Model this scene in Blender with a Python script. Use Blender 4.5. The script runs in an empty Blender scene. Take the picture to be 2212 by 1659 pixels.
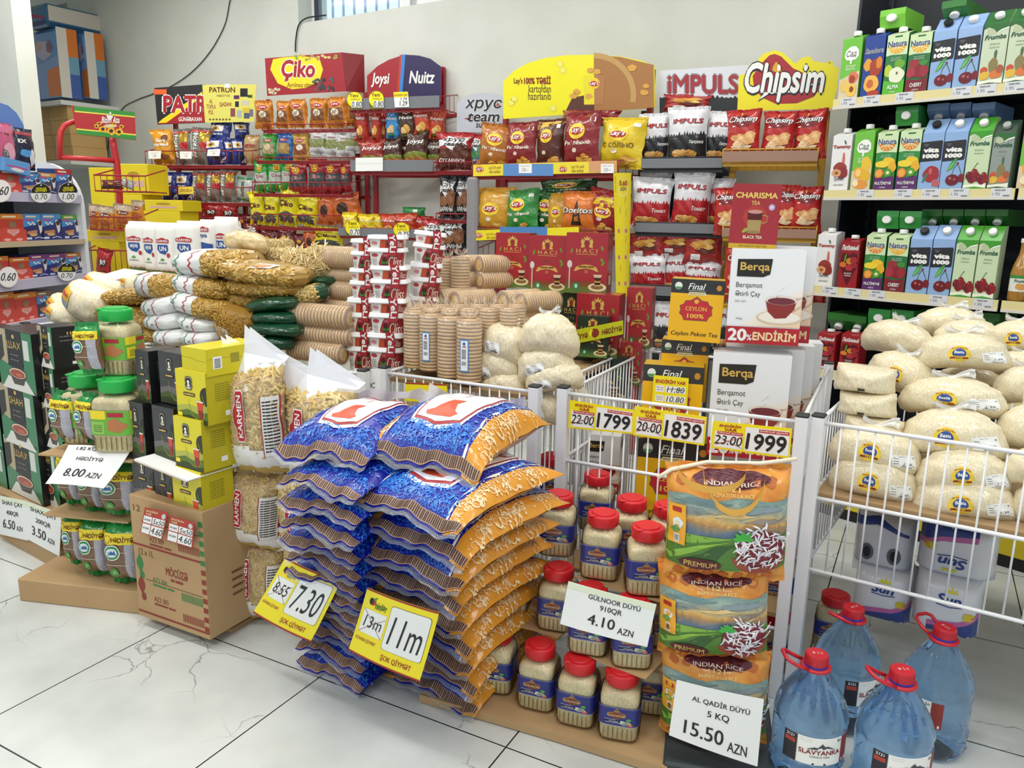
import bpy, math, random
from mathutils import Vector, Matrix, noise
from mathutils.geometry import tessellate_polygon
SC = bpy.context.scene
COL = SC.collection
R_ = math.radians
sin, cos, pi = math.sin, math.cos, math.pi
# ------------------------------------------------------------------ camera
FW, FH, FPX = 2212, 1659, 1680.0
CAMH, YAW, PITCH, ROLL = 1.285, R_(27.75), R_(12.1), R_(1.15)
_F = Vector((-sin(YAW)*cos(PITCH), cos(YAW)*cos(PITCH), -sin(PITCH)))
_Rt = Vector((cos(YAW), sin(YAW), 0)); _U = _Rt.cross(_F)
CR = cos(ROLL)*_Rt + sin(ROLL)*_U; CU = -sin(ROLL)*_Rt + cos(ROLL)*_U
CAM = Vector((0, 0, CAMH))
cd = bpy.data.cameras.new('camera'); co = bpy.data.objects.new('camera', cd); COL.objects.link(co)
cd.sensor_width = 36; cd.lens = 36*FPX/FW; cd.clip_start = .05
co.matrix_world = Matrix.Translation(CAM) @ Matrix((CR, CU, -_F)).transposed().to_4x4()
SC.camera = co
def ray(x, y): return _F + CR*((x-FW/2)/FPX) - CU*((y-FH/2)/FPX)
def at_z(x, y, z):
    d = ray(x, y); return CAM + d*((z-CAMH)/d.z)
def at_Z(x, y, Z): return CAM + ray(x, y)*Z
class Fr:
    """a vertical plane standing in the room; s runs to the right along it, d towards the shopper"""
    def __init__(s, o, rz):
        s.o = Vector((o[0], o[1], 0)); s.rz = R_(rz)
        s.a = Vector((cos(s.rz), sin(s.rz), 0)); s.n = Vector((sin(s.rz), -cos(s.rz), 0))
    def at(s, x, y, d=0):
        r = ray(x, y); p0 = s.o + s.n*d
        t = (p0-CAM).dot(s.n)/r.dot(s.n); p = CAM+r*t
        return (p-p0).dot(s.a), p.z
    def pos(s, u, z, d=0):
        p = s.o + s.a*u + s.n*d; return Vector((p.x, p.y, z))
    def bx(s, x0, y0, x1, y1, d=0):
        xm, ym = (x0+x1)/2, (y0+y1)/2
        a, b = s.at(x0, ym, d)[0], s.at(x1, ym, d)[0]
        return (a+b)/2, s.at(xm, y1, d)[1], b-a, s.at(xm, y0, d)[1]-s.at(xm, y1, d)[1]
def FrZ(x, y, Z, rz):
    p = at_Z(x, y, Z); return Fr((p.x, p.y), rz)
# ------------------------------------------------------------------ materials
_mats = {}
def lin(h):
    h = h.lstrip('#'); out = []
    for i in (0, 2, 4):
        c = int(h[i:i+2], 16)/255; out.append(c/12.92 if c <= .04045 else ((c+.055)/1.055)**2.4)
    return tuple(out)+(1,)
def _new(name):
    m = bpy.data.materials.new(name); m.use_nodes = True; return m, m.node_tree, m.node_tree.nodes['Principled BSDF']
def M(h, rough=.5, coat=0, metal=0, crinkle=0, cs=30):
    k = (h, rough, coat, metal, crinkle, cs)
    if k in _mats: return _mats[k]
    m, t, b = _new('paint_'+h.lstrip('#'))
    b.inputs['Base Color'].default_value = lin(h); b.inputs['Roughness'].default_value = rough
    b.inputs['Metallic'].default_value = metal; b.inputs['Coat Weight'].default_value = coat; b.inputs['Coat Roughness'].default_value = .12
    if crinkle: _bump(t, b, crinkle, cs)
    _mats[k] = m; return m
def _bump(t, b, s, scale, kind='noise', d=.006):
    tc = t.nodes.new('ShaderNodeTexCoord'); n = t.nodes.new('ShaderNodeTexNoise'); n.inputs['Scale'].default_value = scale
    n.inputs['Detail'].default_value = 3; n.inputs['Distortion'].default_value = .6
    bp = t.nodes.new('ShaderNodeBump'); bp.inputs['Strength'].default_value = s; bp.inputs['Distance'].default_value = d
    t.links.new(tc.outputs['Object'], n.inputs['Vector']); t.links.new(n.outputs['Fac'], bp.inputs['Height'])
    t.links.new(bp.outputs['Normal'], b.inputs['Normal'])
    if 'Coat Normal' in b.inputs: t.links.new(bp.outputs['Normal'], b.inputs['Coat Normal'])
def foil(h, s=.35): return M(h, .24, .3, 0, min(1, s*2.2), 20)
def grain(h1, h2, scale, rough=.5, coat=0, bump=.3, stretch=1, name='grain'):
    k = (h1, h2, scale, rough, coat, bump, stretch)
    if k in _mats: return _mats[k]
    m, t, b = _new(name); tc = t.nodes.new('ShaderNodeTexCoord'); mp = t.nodes.new('ShaderNodeMapping')
    mp.inputs['Scale'].default_value = (1, 1, stretch)
    n = t.nodes.new('ShaderNodeTexNoise'); n.inputs['Scale'].default_value = scale; n.inputs['Detail'].default_value = 4
    r = t.nodes.new('ShaderNodeValToRGB'); r.color_ramp.elements[0].color = lin(h1); r.color_ramp.elements[1].color = lin(h2)
    r.color_ramp.elements[0].position = .36; r.color_ramp.elements[1].position = .62
    t.links.new(tc.outputs['Object'], mp.inputs['Vector']); t.links.new(mp.outputs[0], n.inputs['Vector'])
    t.links.new(n.outputs['Fac'], r.inputs['Fac']); t.links.new(r.outputs[0], b.inputs['Base Color'])
    b.inputs['Roughness'].default_value = rough; b.inputs['Coat Weight'].default_value = coat; b.inputs['Coat Roughness'].default_value = .1
    if bump:
        bp = t.nodes.new('ShaderNodeBump'); bp.inputs['Strength'].default_value = bump; bp.inputs['Distance'].default_value = .003
        t.links.new(n.outputs['Fac'], bp.inputs['Height']); t.links.new(bp.outputs['Normal'], b.inputs['Normal'])
    _mats[k] = m; return m
def film(h='ffffff', clear=.8, rough=.12, crinkle=.6, cs=22):
    """thin clear plastic: mostly see-through with crinkled gloss"""
    k = ('film', h, clear, rough, crinkle, cs)
    if k in _mats: return _mats[k]
    m, t, b = _new('clear_film'); b.inputs['Base Color'].default_value = lin(h); b.inputs['Roughness'].default_value = rough
    b.inputs['Specular IOR Level'].default_value = .9
    tr = t.nodes.new('ShaderNodeBsdfTransparent'); mx = t.nodes.new('ShaderNodeMixShader'); mx.inputs[0].default_value = clear
    tr.inputs[0].default_value = lin(h)
    t.links.new(b.outputs[0], mx.inputs[1]); t.links.new(tr.outputs[0], mx.inputs[2])
    t.links.new(mx.outputs[0], t.nodes['Material Output'].inputs['Surface'])
    if crinkle: _bump(t, b, crinkle, cs)
    _mats[k] = m; return m
def shell(h='ffffff', rough=.06, spec=.5):
    """rigid clear plastic: see-through face on, glossy at the edges"""
    k = ('shell', h, rough, spec)
    if k in _mats: return _mats[k]
    m, t, b = _new('clear_plastic'); nt = t.nodes
    g = nt.new('ShaderNodeBsdfGlossy'); g.inputs['Roughness'].default_value = rough
    tr = nt.new('ShaderNodeBsdfTransparent'); tr.inputs[0].default_value = lin(h)
    fr = nt.new('ShaderNodeFresnel'); fr.inputs[0].default_value = 1.28
    mx = nt.new('ShaderNodeMixShader'); t.links.new(fr.outputs[0], mx.inputs[0]); t.links.new(tr.outputs[0], mx.inputs[1]); t.links.new(g.outputs[0], mx.inputs[2])
    t.links.new(mx.outputs[0], nt['Material Output'].inputs['Surface']); nt.remove(b)
    _mats[k] = m; return m
# ------------------------------------------------------------------ mesh building
def _flat(p): return p
class MB:
    def __init__(s): s.v = []; s.f = []; s.mi = []; s.sm = []; s.mats = []
    def _m(s, m):
        if m not in s.mats: s.mats.append(m)
        return s.mats.index(m)
    def add(s, vs, fs, m, smooth=False, tr=None):
        b = len(s.v); s.v += [tuple(tr @ Vector(v)) if tr else tuple(v) for v in vs]
        k = s._m(m)
        for f in fs: s.f.append([i+b for i in f]); s.mi.append(k); s.sm.append(smooth)
        return s
    def box(s, x0, y0, z0, x1, y1, z1, m, tr=None, c=0):
        if c <= 0:
            vs = [(x, y, z) for z in (z0, z1) for y in (y0, y1) for x in (x0, x1)]
            return s.add(vs, [(0, 2, 3, 1), (4, 5, 7, 6), (0, 1, 5, 4), (2, 6, 7, 3), (0, 4, 6, 2), (1, 3, 7, 5)], m, False, tr)
        vs = []
        for z, i in ((z0, c), (z0+c, 0), (z1-c, 0), (z1, c)):
            vs += [(x0+i+(c if not i else 0), y0+i, z), (x1-i-(c if not i else 0), y0+i, z), (x1-i, y0+i+(c if not i else 0), z), (x1-i, y1-i-(c if not i else 0), z),
                   (x1-i-(c if not i else 0), y1-i, z), (x0+i+(c if not i else 0), y1-i, z), (x0+i, y1-i-(c if not i else 0), z), (x0+i, y0+i+(c if not i else 0), z)]
        fs = [tuple(range(7, -1, -1)), tuple(range(24, 32))]
        for r in range(3):
            for i in range(8): fs.append((r*8+i, r*8+(i+1) % 8, r*8+8+(i+1) % 8, r*8+8+i))
        return s.add(vs, fs, m, False, tr)
    def lathe(s, prof, m, n=24, smooth=True, tr=None, fn=None, cap=True):
        vs = []; fs = []
        for j, (r, z) in enumerate(prof):
            for i in range(n):
                a = 2*pi*i/n; x, y = (fn(a, r, z) if fn else (r*cos(a), r*sin(a))); vs.append((x, y, z))
        for j in range(len(prof)-1):
            for i in range(n): fs.append((j*n+i, j*n+(i+1) % n, j*n+n+(i+1) % n, j*n+n+i))
        s.add(vs, fs, m, smooth, tr)
        if cap:
            b = len(vs)
            s.add([vs[i] for i in range(n)], [tuple(range(n-1, -1, -1))], m, False, tr)
            s.add([vs[b-n+i] for i in range(n)], [tuple(range(n))], m, False, tr)
        return s
    def tube(s, pts, r, m, n=6, closed=False, smooth=True):
        pts = [Vector(p) for p in pts]; vs = []; fs = []; N = len(pts); up = None
        for i, p in enumerate(pts):
            a = pts[(i-1) % N] if (closed or i > 0) else p; b = pts[(i+1) % N] if (closed or i < N-1) else p
            d = (b-a).normalized()
            if up is None: up = Vector((0, 0, 1)) if abs(d.z) < .9 else Vector((1, 0, 0))
            u = d.cross(up); u = u.normalized() if u.length > 1e-6 else d.orthogonal().normalized(); w = u.cross(d); up = w
            rr = r(i/(N-1)) if callable(r) else r
            vs += [p + (u*cos(2*pi*k/n+pi/n)+w*sin(2*pi*k/n+pi/n))*rr for k in range(n)]
        for i in range(N if closed else N-1):
            j = (i+1) % N
            for k in range(n): fs.append((i*n+k, i*n+(k+1) % n, j*n+(k+1) % n, j*n+k))
        if not closed: fs += [tuple(range(n-1, -1, -1)), tuple(range((N-1)*n, N*n))]
        return s.add(vs, fs, m, smooth and n > 4)
    def grid(s, fn, nu, nv, m, smooth=True, mfn=None, flip=False):
        b = len(s.v)
        for j in range(nv+1):
            for i in range(nu+1): s.v.append(tuple(fn(i/nu, j/nv)))
        for j in range(nv):
            for i in range(nu):
                q = [b+j*(nu+1)+i, b+j*(nu+1)+i+1, b+(j+1)*(nu+1)+i+1, b+(j+1)*(nu+1)+i]
                if flip: q.reverse()
                s.f.append(q); s.mi.append(s._m(mfn((i+.5)/nu, (j+.5)/nv) if mfn else m)); s.sm.append(smooth)
        return s
    # ---- printing: 2D shapes laid onto a surface  S(x, z, off) -> point
    def tris(s, pts, tr, m, S, off, ml=None):
        pts = [tuple(p) for p in pts]; tr = [tuple(t) for t in tr]
        if ml:
            for _ in range(6):
                ed = {}; out = []; did = False
                def mid(a, b):
                    k = (min(a, b), max(a, b))
                    if k not in ed: ed[k] = len(pts); pts.append(((pts[a][0]+pts[b][0])/2, (pts[a][1]+pts[b][1])/2))
                    return ed[k]
                for a, b, c in tr:
                    L = [math.dist(pts[a], pts[b]), math.dist(pts[b], pts[c]), math.dist(pts[c], pts[a])]; q = max(L)
                    if q <= ml: out.append((a, b, c)); continue
                    did = True; lg = [l > ml for l in L]
                    if sum(lg) == 3:
                        x, y, z = mid(a, b), mid(b, c), mid(c, a); out += [(a, x, z), (x, b, y), (z, y, c), (x, y, z)]
                    else:
                        # split every over-long edge so that neighbours meet
                        poly = []
                        for (p, q2), l in zip(((a, b), (b, c), (c, a)), lg):
                            poly.append(p)
                            if l: poly.append(mid(p, q2))
                        k0 = 0
                        for ii in range(len(poly)):
                            if poly[ii] not in (a, b, c): k0 = ii; break
                        poly = poly[k0:]+poly[:k0]
                        for ii in range(1, len(poly)-1): out.append((poly[0], poly[ii], poly[ii+1]))
                tr = out
                if not did: break
        P = [S(x, z, off) for x, z in pts]
        fs = []
        for a, b, c in tr:
            (ax, az), (bx, bz), (cx, cz) = pts[a], pts[b], pts[c]
            fs.append((a, b, c) if (bx-ax)*(cz-az)-(bz-az)*(cx-ax) > 0 else (a, c, b))
        return s.add(P, fs, m, False)
    def poly(s, loops, m, S, off=.001, ml=None):
        if not isinstance(loops[0][0], (tuple, list)): loops = [loops]
        pts = [p for l in loops for p in l]
        tr = tessellate_polygon([[Vector((x, z, 0)) for x, z in l] for l in loops])
        return s.tris(pts, tr, m, S, off, ml)
    def text(s, st, x0, z0, x1, z1, m, S, off=.0015, bold=0, shear=0, rot=0, ml=None, arch=0):
        """lettering that fills the box x0..x1, z0..z1; rot in quarter turns"""
        pts, tr, nc = glyphs(st, bold, shear); q = []
        for x, z in pts:
            if arch: z += arch*(1-(2*x-1)**2)
            for _ in range(rot % 4): x, z = 1-z, x
            q.append((x0+(x1-x0)*x, z0+(z1-z0)*z))
        n = len(q)//nc
        for k in range(nc): s.tris(q[k*n:k*n+n], tr, m, S, off+.00012*k, ml)
        return s
    def mesh(s, name):
        me = bpy.data.meshes.new(name); me.from_pydata(s.v, [], s.f)
        for m in s.mats: me.materials.append(m)
        me.polygons.foreach_set('material_index', s.mi); me.polygons.foreach_set('use_smooth', s.sm); me.update(); return me
    def build(s, name, parent=None):
        o = bpy.data.objects.new(name, s.mesh(name)); COL.objects.link(o)
        if parent: o.parent = parent
        return o
_gl = {}
def glyphs(st, bold=0, shear=0):
    k = (st, bold, shear)
    if k not in _gl:
        c = bpy.data.curves.new('lettering', 'FONT'); c.body = st; c.resolution_u = 3; c.shear = shear
        c.align_x = 'CENTER'; c.space_line = .9
        o = bpy.data.objects.new('lettering', c); me = o.to_mesh(); vs = [(v.co.x, v.co.y) for v in me.vertices]
        me.calc_loop_triangles(); tr = [tuple(t.vertices) for t in me.loop_triangles]; o.to_mesh_clear()
        bpy.data.objects.remove(o); bpy.data.curves.remove(c)
        nc = 1
        if bold:
            sh = [(-bold, 0), (bold, 0)]+([(0, bold), (0, -bold)] if bold > .015 else [])
            nc = len(sh); vs = [(x+a, y+b) for a, b in sh for x, y in vs]
        x0, x1 = min(v[0] for v in vs), max(v[0] for v in vs); y0, y1 = min(v[1] for v in vs), max(v[1] for v in vs)
        _gl[k] = ([((x-x0)/(x1-x0), (y-y0)/(y1-y0)) for x, y in vs], tr, nc)
    return _gl[k]
# 2D shapes
def rc(x0, z0, x1, z1): return [(x0, z0), (x1, z0), (x1, z1), (x0, z1)]
def el(cx, cz, rx, rz, n=20, a0=0, a1=2*pi):
    k = n if a1-a0 >= 2*pi-1e-6 else n+1
    return [(cx+rx*cos(a0+(a1-a0)*i/n), cz+rz*sin(a0+(a1-a0)*i/n)) for i in range(k)]
def rr(x0, z0, x1, z1, r, rz=None, n=4):
    rz = rz or r; o = []
    for cx, cz, a in ((x1-r, z0+rz, -pi/2), (x1-r, z1-rz, 0), (x0+r, z1-rz, pi/2), (x0+r, z0+rz, pi)):
        o += [(cx+r*cos(a+pi/2*i/n), cz+rz*sin(a+pi/2*i/n)) for i in range(n+1)]
    return o
def blob(cx, cz, rx, rz, seed=0, j=.2, n=22):
    q = random.Random(seed); ph = [q.random()*6.28 for _ in range(3)]
    return [(cx+rx*cos(t)*(1+j*.5*sin(3*t+ph[0])+j*.3*sin(5*t+ph[1])), cz+rz*sin(t)*(1+j*.5*sin(2*t+ph[2])+j*.3*sin(5*t+ph[1]))) for t in [2*pi*i/n for i in range(n)]]
def stroke(pts, w):
    L = []; Rr = []
    for i, (x, z) in enumerate(pts):
        ax, az = pts[max(0, i-1)]; bx, bz = pts[min(len(pts)-1, i+1)]; dx, dz = bx-ax, bz-az; l = math.hypot(dx, dz) or 1
        ww = w(i/(len(pts)-1)) if callable(w) else w
        L.append((x-dz/l*ww/2, z+dx/l*ww/2)); Rr.append((x+dz/l*ww/2, z-dx/l*ww/2))
    return L+Rr[::-1]
def strip(s, pts, w, m, S, off=.001):
    """a pen stroke as a quad strip"""
    q = stroke(pts, w); n = len(pts); tr = []
    for i in range(n-1): tr += [(i, i+1, 2*n-2-i), (i, 2*n-2-i, 2*n-1-i)]
    s.tris(q, tr, m, S, off)
def leaf(cx, cz, L, w, a):
    o = []
    for i in range(9): t = i/8; o.append((t*L, w*sin(pi*t)))
    for i in range(7, 0, -1): t = i/8; o.append((t*L, -w*sin(pi*t)))
    return [(cx+x*cos(a)-z*sin(a), cz+x*sin(a)+z*cos(a)) for x, z in o]
# surfaces
def front(w, d, h): return lambda x, z, o: (x*w/2, -d/2-o, (z+1)/2*h)
def side(w, d, h): return lambda x, z, o: (w/2+o, x*d/2, (z+1)/2*h)
def top(w, d, h): return lambda x, z, o: (x*w/2, z*d/2, h+o)
def P2(w=1, h=1): return lambda x, z, o: (x*w, -o, z*h)
# ------------------------------------------------------------------ things
def tag(o, label, cat, group=None):
    o['label'] = label; o['category'] = cat
    if group: o['group'] = group
    return o
def struct(o): o['kind'] = 'structure'; return o
def thing(name):
    o = bpy.data.objects.new(name, None); COL.objects.link(o); o.empty_display_size = .05; return o
def dup(o, parent=None):
    c = o.copy(); COL.objects.link(c)
    if parent: c.parent = parent
    for k in ('label', 'category', 'group'):
        if k in c and parent is None: del c[k]
    for ch in list(o.children): dup(ch, c)
    return c
class Kind:
    """builds a thing once; every later call copies it with its parts"""
    def __init__(s, fn): s.fn = fn; s.o = None
    def __call__(s, loc, rz=0, label='', cat='', group=None, rx=0, ry=0, sc=None):
        if s.o is None: s.o = o = s.fn()
        else: o = dup(s.o)
        o.location = loc; o.rotation_euler = (rx, ry, rz)
        if sc: o.scale = sc
        if label: tag(o, label, cat, group)
        return o
WHITE = M('f4f4f0', .45); BLACK = M('151515', .5); CARD = grain('b5946a', 'bc9b70', 5, .8, 0, .15, 1, 'cardboard'); CARDD = grain('9a7d58', 'a3865f', 5, .8, 0, .15, 1, 'cardboard')
INK = M('20201f', .6); RED = M('c8202b', .4); YEL = M('f7e51c', .4); PAPER = M('f3f4f2', .7); PEN = M('23252b', .6)
GOLD = M('d9b25a', .35); GREEN = M('2f9a3b', .4)
# ------------------------------------------------------------------ sheets, signs and tags
def sheet(name, fr, px, d, base, design, label, cat='price sign', group=None, curl=0, d2=None, back=None):
    """a thin card whose corners (TL TR BR BL) lie on the plane d in front of frame fr; d2 lets the lower edge stand off"""
    d2 = d if d2 is None else d2
    ds = (d, d, d2, d2); c = []
    for (x, y), dd in zip(px, ds):
        u, z = fr.at(x, y, dd); c.append(fr.pos(u, z, dd))
    nrm = (c[1]-c[0]).cross(c[3]-c[0]).normalized()
    if nrm.dot(CAM-c[0]) < 0: nrm = -nrm
    o0 = (c[0]+c[1]+c[2]+c[3])/4
    def S(x, z, o):
        s, t = (x+1)/2, (1-z)/2
        p = (c[0]*(1-s)+c[1]*s)*(1-t)+(c[3]*(1-s)+c[2]*s)*t
        return p-o0+nrm*(o+curl*(1-x*x)*(1 if curl > 0 else 1)+abs(curl)*.4*(z*z))
    mb = MB(); n = 10 if curl else 1
    mb.grid(lambda a, b: S(a*2-1, b*2-1, 0), n, n, base, True)
    mb.grid(lambda a, b: S(a*2-1, b*2-1, -.0012), n, n, back or base, True, None, True)
    for q in range(n):
        for a, b in (((q/n*2-1, -1), ((q+1)/n*2-1, -1)), (((q+1)/n*2-1, 1), (q/n*2-1, 1)), ((1, q/n*2-1), (1, (q+1)/n*2-1)), ((-1, (q+1)/n*2-1), (-1, q/n*2-1))):
            mb.add([S(*a, -.0012), S(*b, -.0012), S(*b, 0), S(*a, 0)], [(0, 1, 2, 3)], base)
    design(mb, S, .25 if curl else None)
    o = mb.build(name); o.location = o0; return tag(o, label, cat, group)
def digits(mb, S, st, x0, z0, x1, z1, m=None, ml=None, bold=.012, shear=0, off=.0012): mb.text(st, x0, z0, x1, z1, m or INK, S, off, bold, shear, ml=ml)
def yellow_tag(old, new, cross=True):
    def f(mb, S, ml):
        R1 = M('a3262b', .5)
        for q in (rc(-1, .95, 1, 1), rc(-1, -1, 1, -.95)): mb.poly(q, R1, S, .0006, ml)
        mb.poly(el(-.72, .66, .1, .1), M('b5302a'), S, .0007); mb.poly(el(-.76, .68, .06, .1), INK, S, .0009); mb.poly(leaf(-.7, .72, .14, .03, .9), GREEN, S, .0011)
        mb.text('ninlər', -.62, .5, -.28, .72, M('2c6b35'), S, .001, .02, 0)
        mb.poly(rc(-.9, -.3, -.23, .42), PAPER, S, .0006, ml); mb.poly(rr(-.17, -.52, .9, .78, .08), INK, S, .0005, ml); mb.poly(rr(-.16, -.51, .89, .77, .08), PAPER, S, .0008, ml)
        digits(mb, S, old, -.82, -.1, -.3, .26, PEN, ml, 0, .15)
        X = M('8d4a50'); strip(mb, [(-.9, -.3), (-.55, .05), (-.23, .3)], .012, X, S, .0014); strip(mb, [(-.9, .42), (-.55, .05), (-.23, -.3)], .012, X, S, .0014)
        digits(mb, S, new, -.06, -.32, .8, .5, PEN, ml, 0, .15)
        mb.text('KÖHNƏ QİYMƏT', -.92, -.56, -.32, -.42, M('a3262b'), S, .001, .01); mb.text('ŞOK QİYMƏT', -.1, -.86, .72, -.62, M('a3262b'), S, .001, .015)
    return f
def print_sign(rows, top='e9f0d6'):
    """rows of (text, x0, z0, x1, z1)"""
    def f(mb, S, ml):
        if top: mb.poly(rc(-1, .72, 1, 1), M(top, .7), S, .0005, ml)
        for r in rows: mb.text(r[0], *r[1:5], INK, S, .001, .012, ml=ml)
    return f
def endirim(old, new, dx=0):
    def f(mb, S, ml):
        R1 = M('c23a36'); mb.poly(rc(-.96, -.92, .96, .92), YEL, S, .0003)
        mb.poly(rc(-.92, -.86, -.2, .3), PAPER, S, .0005); mb.poly(rc(-.14, -.86, .95, .8), PAPER, S, .0005)
        mb.text('ENDİRİM', -.82, .64, -.26, .88, M('b3202a'), S, .001, .03, .15); mb.text('VAR', -.68, .36, -.36, .58, M('b3202a'), S, .001, .03, .15)
        mb.poly(rc(-.86, .1, -.2, .32), R1, S, .0007); mb.text('Mövcud qiymət', -.83, .13, -.23, .3, WHITE, S, .001, .01, .15)
        mb.poly(rc(.2, .5, .95, .74), R1, S, .0007); mb.text('Endirimli qiymət', .23, .53, .92, .71, WHITE, S, .001, .01, .15)
        digits(mb, S, old, -.92, -.62, -.2, .04, INK, None, .005, .2); strip(mb, [(-.9, -.7), (-.2, .04)], .025, M('b03038'), S, .0014); strip(mb, [(-.9, .0), (-.2, -.75)], .02, INK, S, .0014)
        digits(mb, S, new, -.12, -.74, .9, .42, INK, None, .022, .08)
    return f
# ------------------------------------------------------------------ the room
WF = Fr((-1.5, 4.3), -4.57)
wallm = grain('d3d6cd', 'dadcd4', 3, .85, 0, .04, 1, 'wall_paint')
def floor_mat():
    m, t, b = _new('marble_tiles'); L = t.links; N = t.nodes.new
    tc = N('ShaderNodeTexCoord'); sp = N('ShaderNodeSeparateXYZ'); L.new(tc.outputs['Object'], sp.inputs[0])
    def mth(op, a, bv=None, c=None):
        n = N('ShaderNodeMath'); n.operation = op
        for i, v in enumerate((a, bv, c)):
            if v is None: continue
            if isinstance(v, (int, float)): n.inputs[i].default_value = v
            else: L.new(v, n.inputs[i])
        return n.outputs[0]
    T = .6015
    cells = []; lines = []
    for k, off in ((0, 1.389), (1, -1.503)):
        q = mth('DIVIDE', mth('ADD', sp.outputs[k], off), T); fl = mth('FLOOR', q); cells.append(fl)
        fr = mth('SUBTRACT', q, fl); e = mth('MINIMUM', fr, mth('SUBTRACT', 1.0, fr)); lines.append(mth('LESS_THAN', e, .0034))
    gap = mth('MAXIMUM', *lines)
    cb = N('ShaderNodeCombineXYZ'); L.new(mth('MULTIPLY', mth('MODULO', cells[0], 2.0), .9), cb.inputs[0]); L.new(mth('MULTIPLY', cells[1], 3.1), cb.inputs[2])
    va = N('ShaderNodeVectorMath'); va.operation = 'ADD'; L.new(tc.outputs['Object'], va.inputs[0]); L.new(cb.outputs[0], va.inputs[1])
    n1 = N('ShaderNodeTexNoise'); n1.inputs['Scale'].default_value = 5; n1.inputs['Detail'].default_value = 6; L.new(va.outputs[0], n1.inputs['Vector'])
    mx = N('ShaderNodeMix'); mx.data_type = 'VECTOR'; mx.inputs[0].default_value = .16; L.new(va.outputs[0], mx.inputs[4]); L.new(n1.outputs['Color'], mx.inputs[5])
    vo = N('ShaderNodeTexVoronoi'); vo.feature = 'DISTANCE_TO_EDGE'; vo.inputs['Scale'].default_value = 5.5; L.new(mx.outputs[1], vo.inputs['Vector'])
    n2 = N('ShaderNodeTexNoise'); n2.inputs['Scale'].default_value = 1.7; n2.inputs['Detail'].default_value = 2; L.new(va.outputs[0], n2.inputs['Vector'])
    mr = N('ShaderNodeMapRange'); mr.inputs[1].default_value = .53; mr.inputs[2].default_value = .63; L.new(n2.outputs['Fac'], mr.inputs[0])
    vr = N('ShaderNodeMapRange'); vr.inputs[1].default_value = .0; vr.inputs[2].default_value = .013; vr.inputs[3].default_value = 1; vr.inputs[4].default_value = 0; L.new(vo.outputs['Distance'], vr.inputs[0])
    vein = mth('MULTIPLY', mth('MULTIPLY', vr.outputs[0], mr.outputs[0]), .75)
    n3 = N('ShaderNodeTexNoise'); n3.inputs['Scale'].default_value = 3; n3.inputs['Detail'].default_value = 5; L.new(tc.outputs['Object'], n3.inputs['Vector'])
    r = N('ShaderNodeValToRGB'); r.color_ramp.elements[0].color = lin('c3c7c4'); r.color_ramp.elements[1].color = lin('dfe2de'); r.color_ramp.elements[0].position = .3; r.color_ramp.elements[1].position = .65
    L.new(n3.outputs['Fac'], r.inputs[0])
    m1 = N('ShaderNodeMix'); m1.data_type = 'RGBA'; L.new(vein, m1.inputs[0]); L.new(r.outputs[0], m1.inputs[6]); m1.inputs[7].default_value = lin('5f656b')
    m2 = N('ShaderNodeMix'); m2.data_type = 'RGBA'; L.new(gap, m2.inputs[0]); L.new(m1.outputs[2], m2.inputs[6]); m2.inputs[7].default_value = lin('2c2d2b')
    L.new(m2.outputs[2], b.inputs['Base Color']); b.inputs['Roughness'].default_value = .22
    return m
mb = MB(); mb.box(-9, -3, -.1, 3.5, 5.6, 0, floor_mat()); struct(mb.build('floor'))
mb = MB(); mb.box(-9, -3, 3.25, 3.5, 5.6, 3.35, M('e6e7e2', .9)); struct(mb.build('ceiling'))
# back wall with two window openings
u0, zs = WF.at(645, 51); u1, _ = WF.at(968, 4)
v0, zs2 = WF.at(40, 30); v1, _ = WF.at(146, 22)
WT = 2.95
mb = MB(); D = .28
def wseg(a, z0, b, z1): mb.box(a, 0, z0, b, D, z1, wallm)
lo, hi = -7.5, 4.6
wseg(lo, 0, v0, 3.25); wseg(v1, 0, u0, 3.25); wseg(u1, 0, hi, 3.25); wseg(u0, 0, u1, zs); wseg(u0, WT, u1, 3.25); wseg(v0, 0, v1, zs2); wseg(v0, WT, v1, 3.25)
o = mb.build('wall_back'); o.location = WF.o; o.rotation_euler.z = WF.rz; struct(o)
for i, (a, b, z) in enumerate(((u0, u1, zs), (v0, v1, zs2))):
    t = thing('window_%d' % (i+1)); t.location = WF.o; t.rotation_euler.z = WF.rz; t['kind'] = 'structure'
    fm = M('eef0f2', .35); f = MB(); y0, y1 = .13, .19
    for q in ((a, z, b, z+.015), (a, WT-.05, b, WT), (a, z, a+.03, WT), (b-.07, z, b, WT), (a+(b-a)*.62, z, a+(b-a)*.7, WT)): f.box(q[0], y0, q[1], q[2], y1, q[3], fm)
    c = a+(b-a)*.7
    for q in ((c, z, b, z+.07), (c, z, c+.06, WT)): f.box(q[0], y0-.02, q[1], q[2], y0+.02, q[3], fm)
    f.box(a+.03, y0-.005, z, a+.04, y1, WT, M('3a3d44')); f.build('window_frame', t)
    g = MB()
    for k in range(8):
        x = a+.1+k*.105
        if x < b-.1: g.tube([(x, .24, z), (x, .24, WT)], .009, M('9fb4d8'), 6)
    g.build('window_bars', t)
    g = MB(); g.box(a+.03, .155, z+.01, b-.05, .16, WT-.02, film('f2faff', .9, .05, 0)); g.build('window_pane', t)
    sk = bpy.data.materials.get('daylight') or bpy.data.materials.new('daylight'); sk.use_nodes = True; e = sk.node_tree.nodes['Principled BSDF']; e.inputs['Emission Color'].default_value = (.84, .95, 1, 1); e.inputs['Emission Strength'].default_value = 1.15; e.inputs['Base Color'].default_value = (.1, .1, .1, 1)
    g = MB(); g.box(a-.6, .7, z-.5, b+.6, .72, WT+.3, sk); g.build('sky', t)
p = at_Z(36, 125, 5.0)
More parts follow.
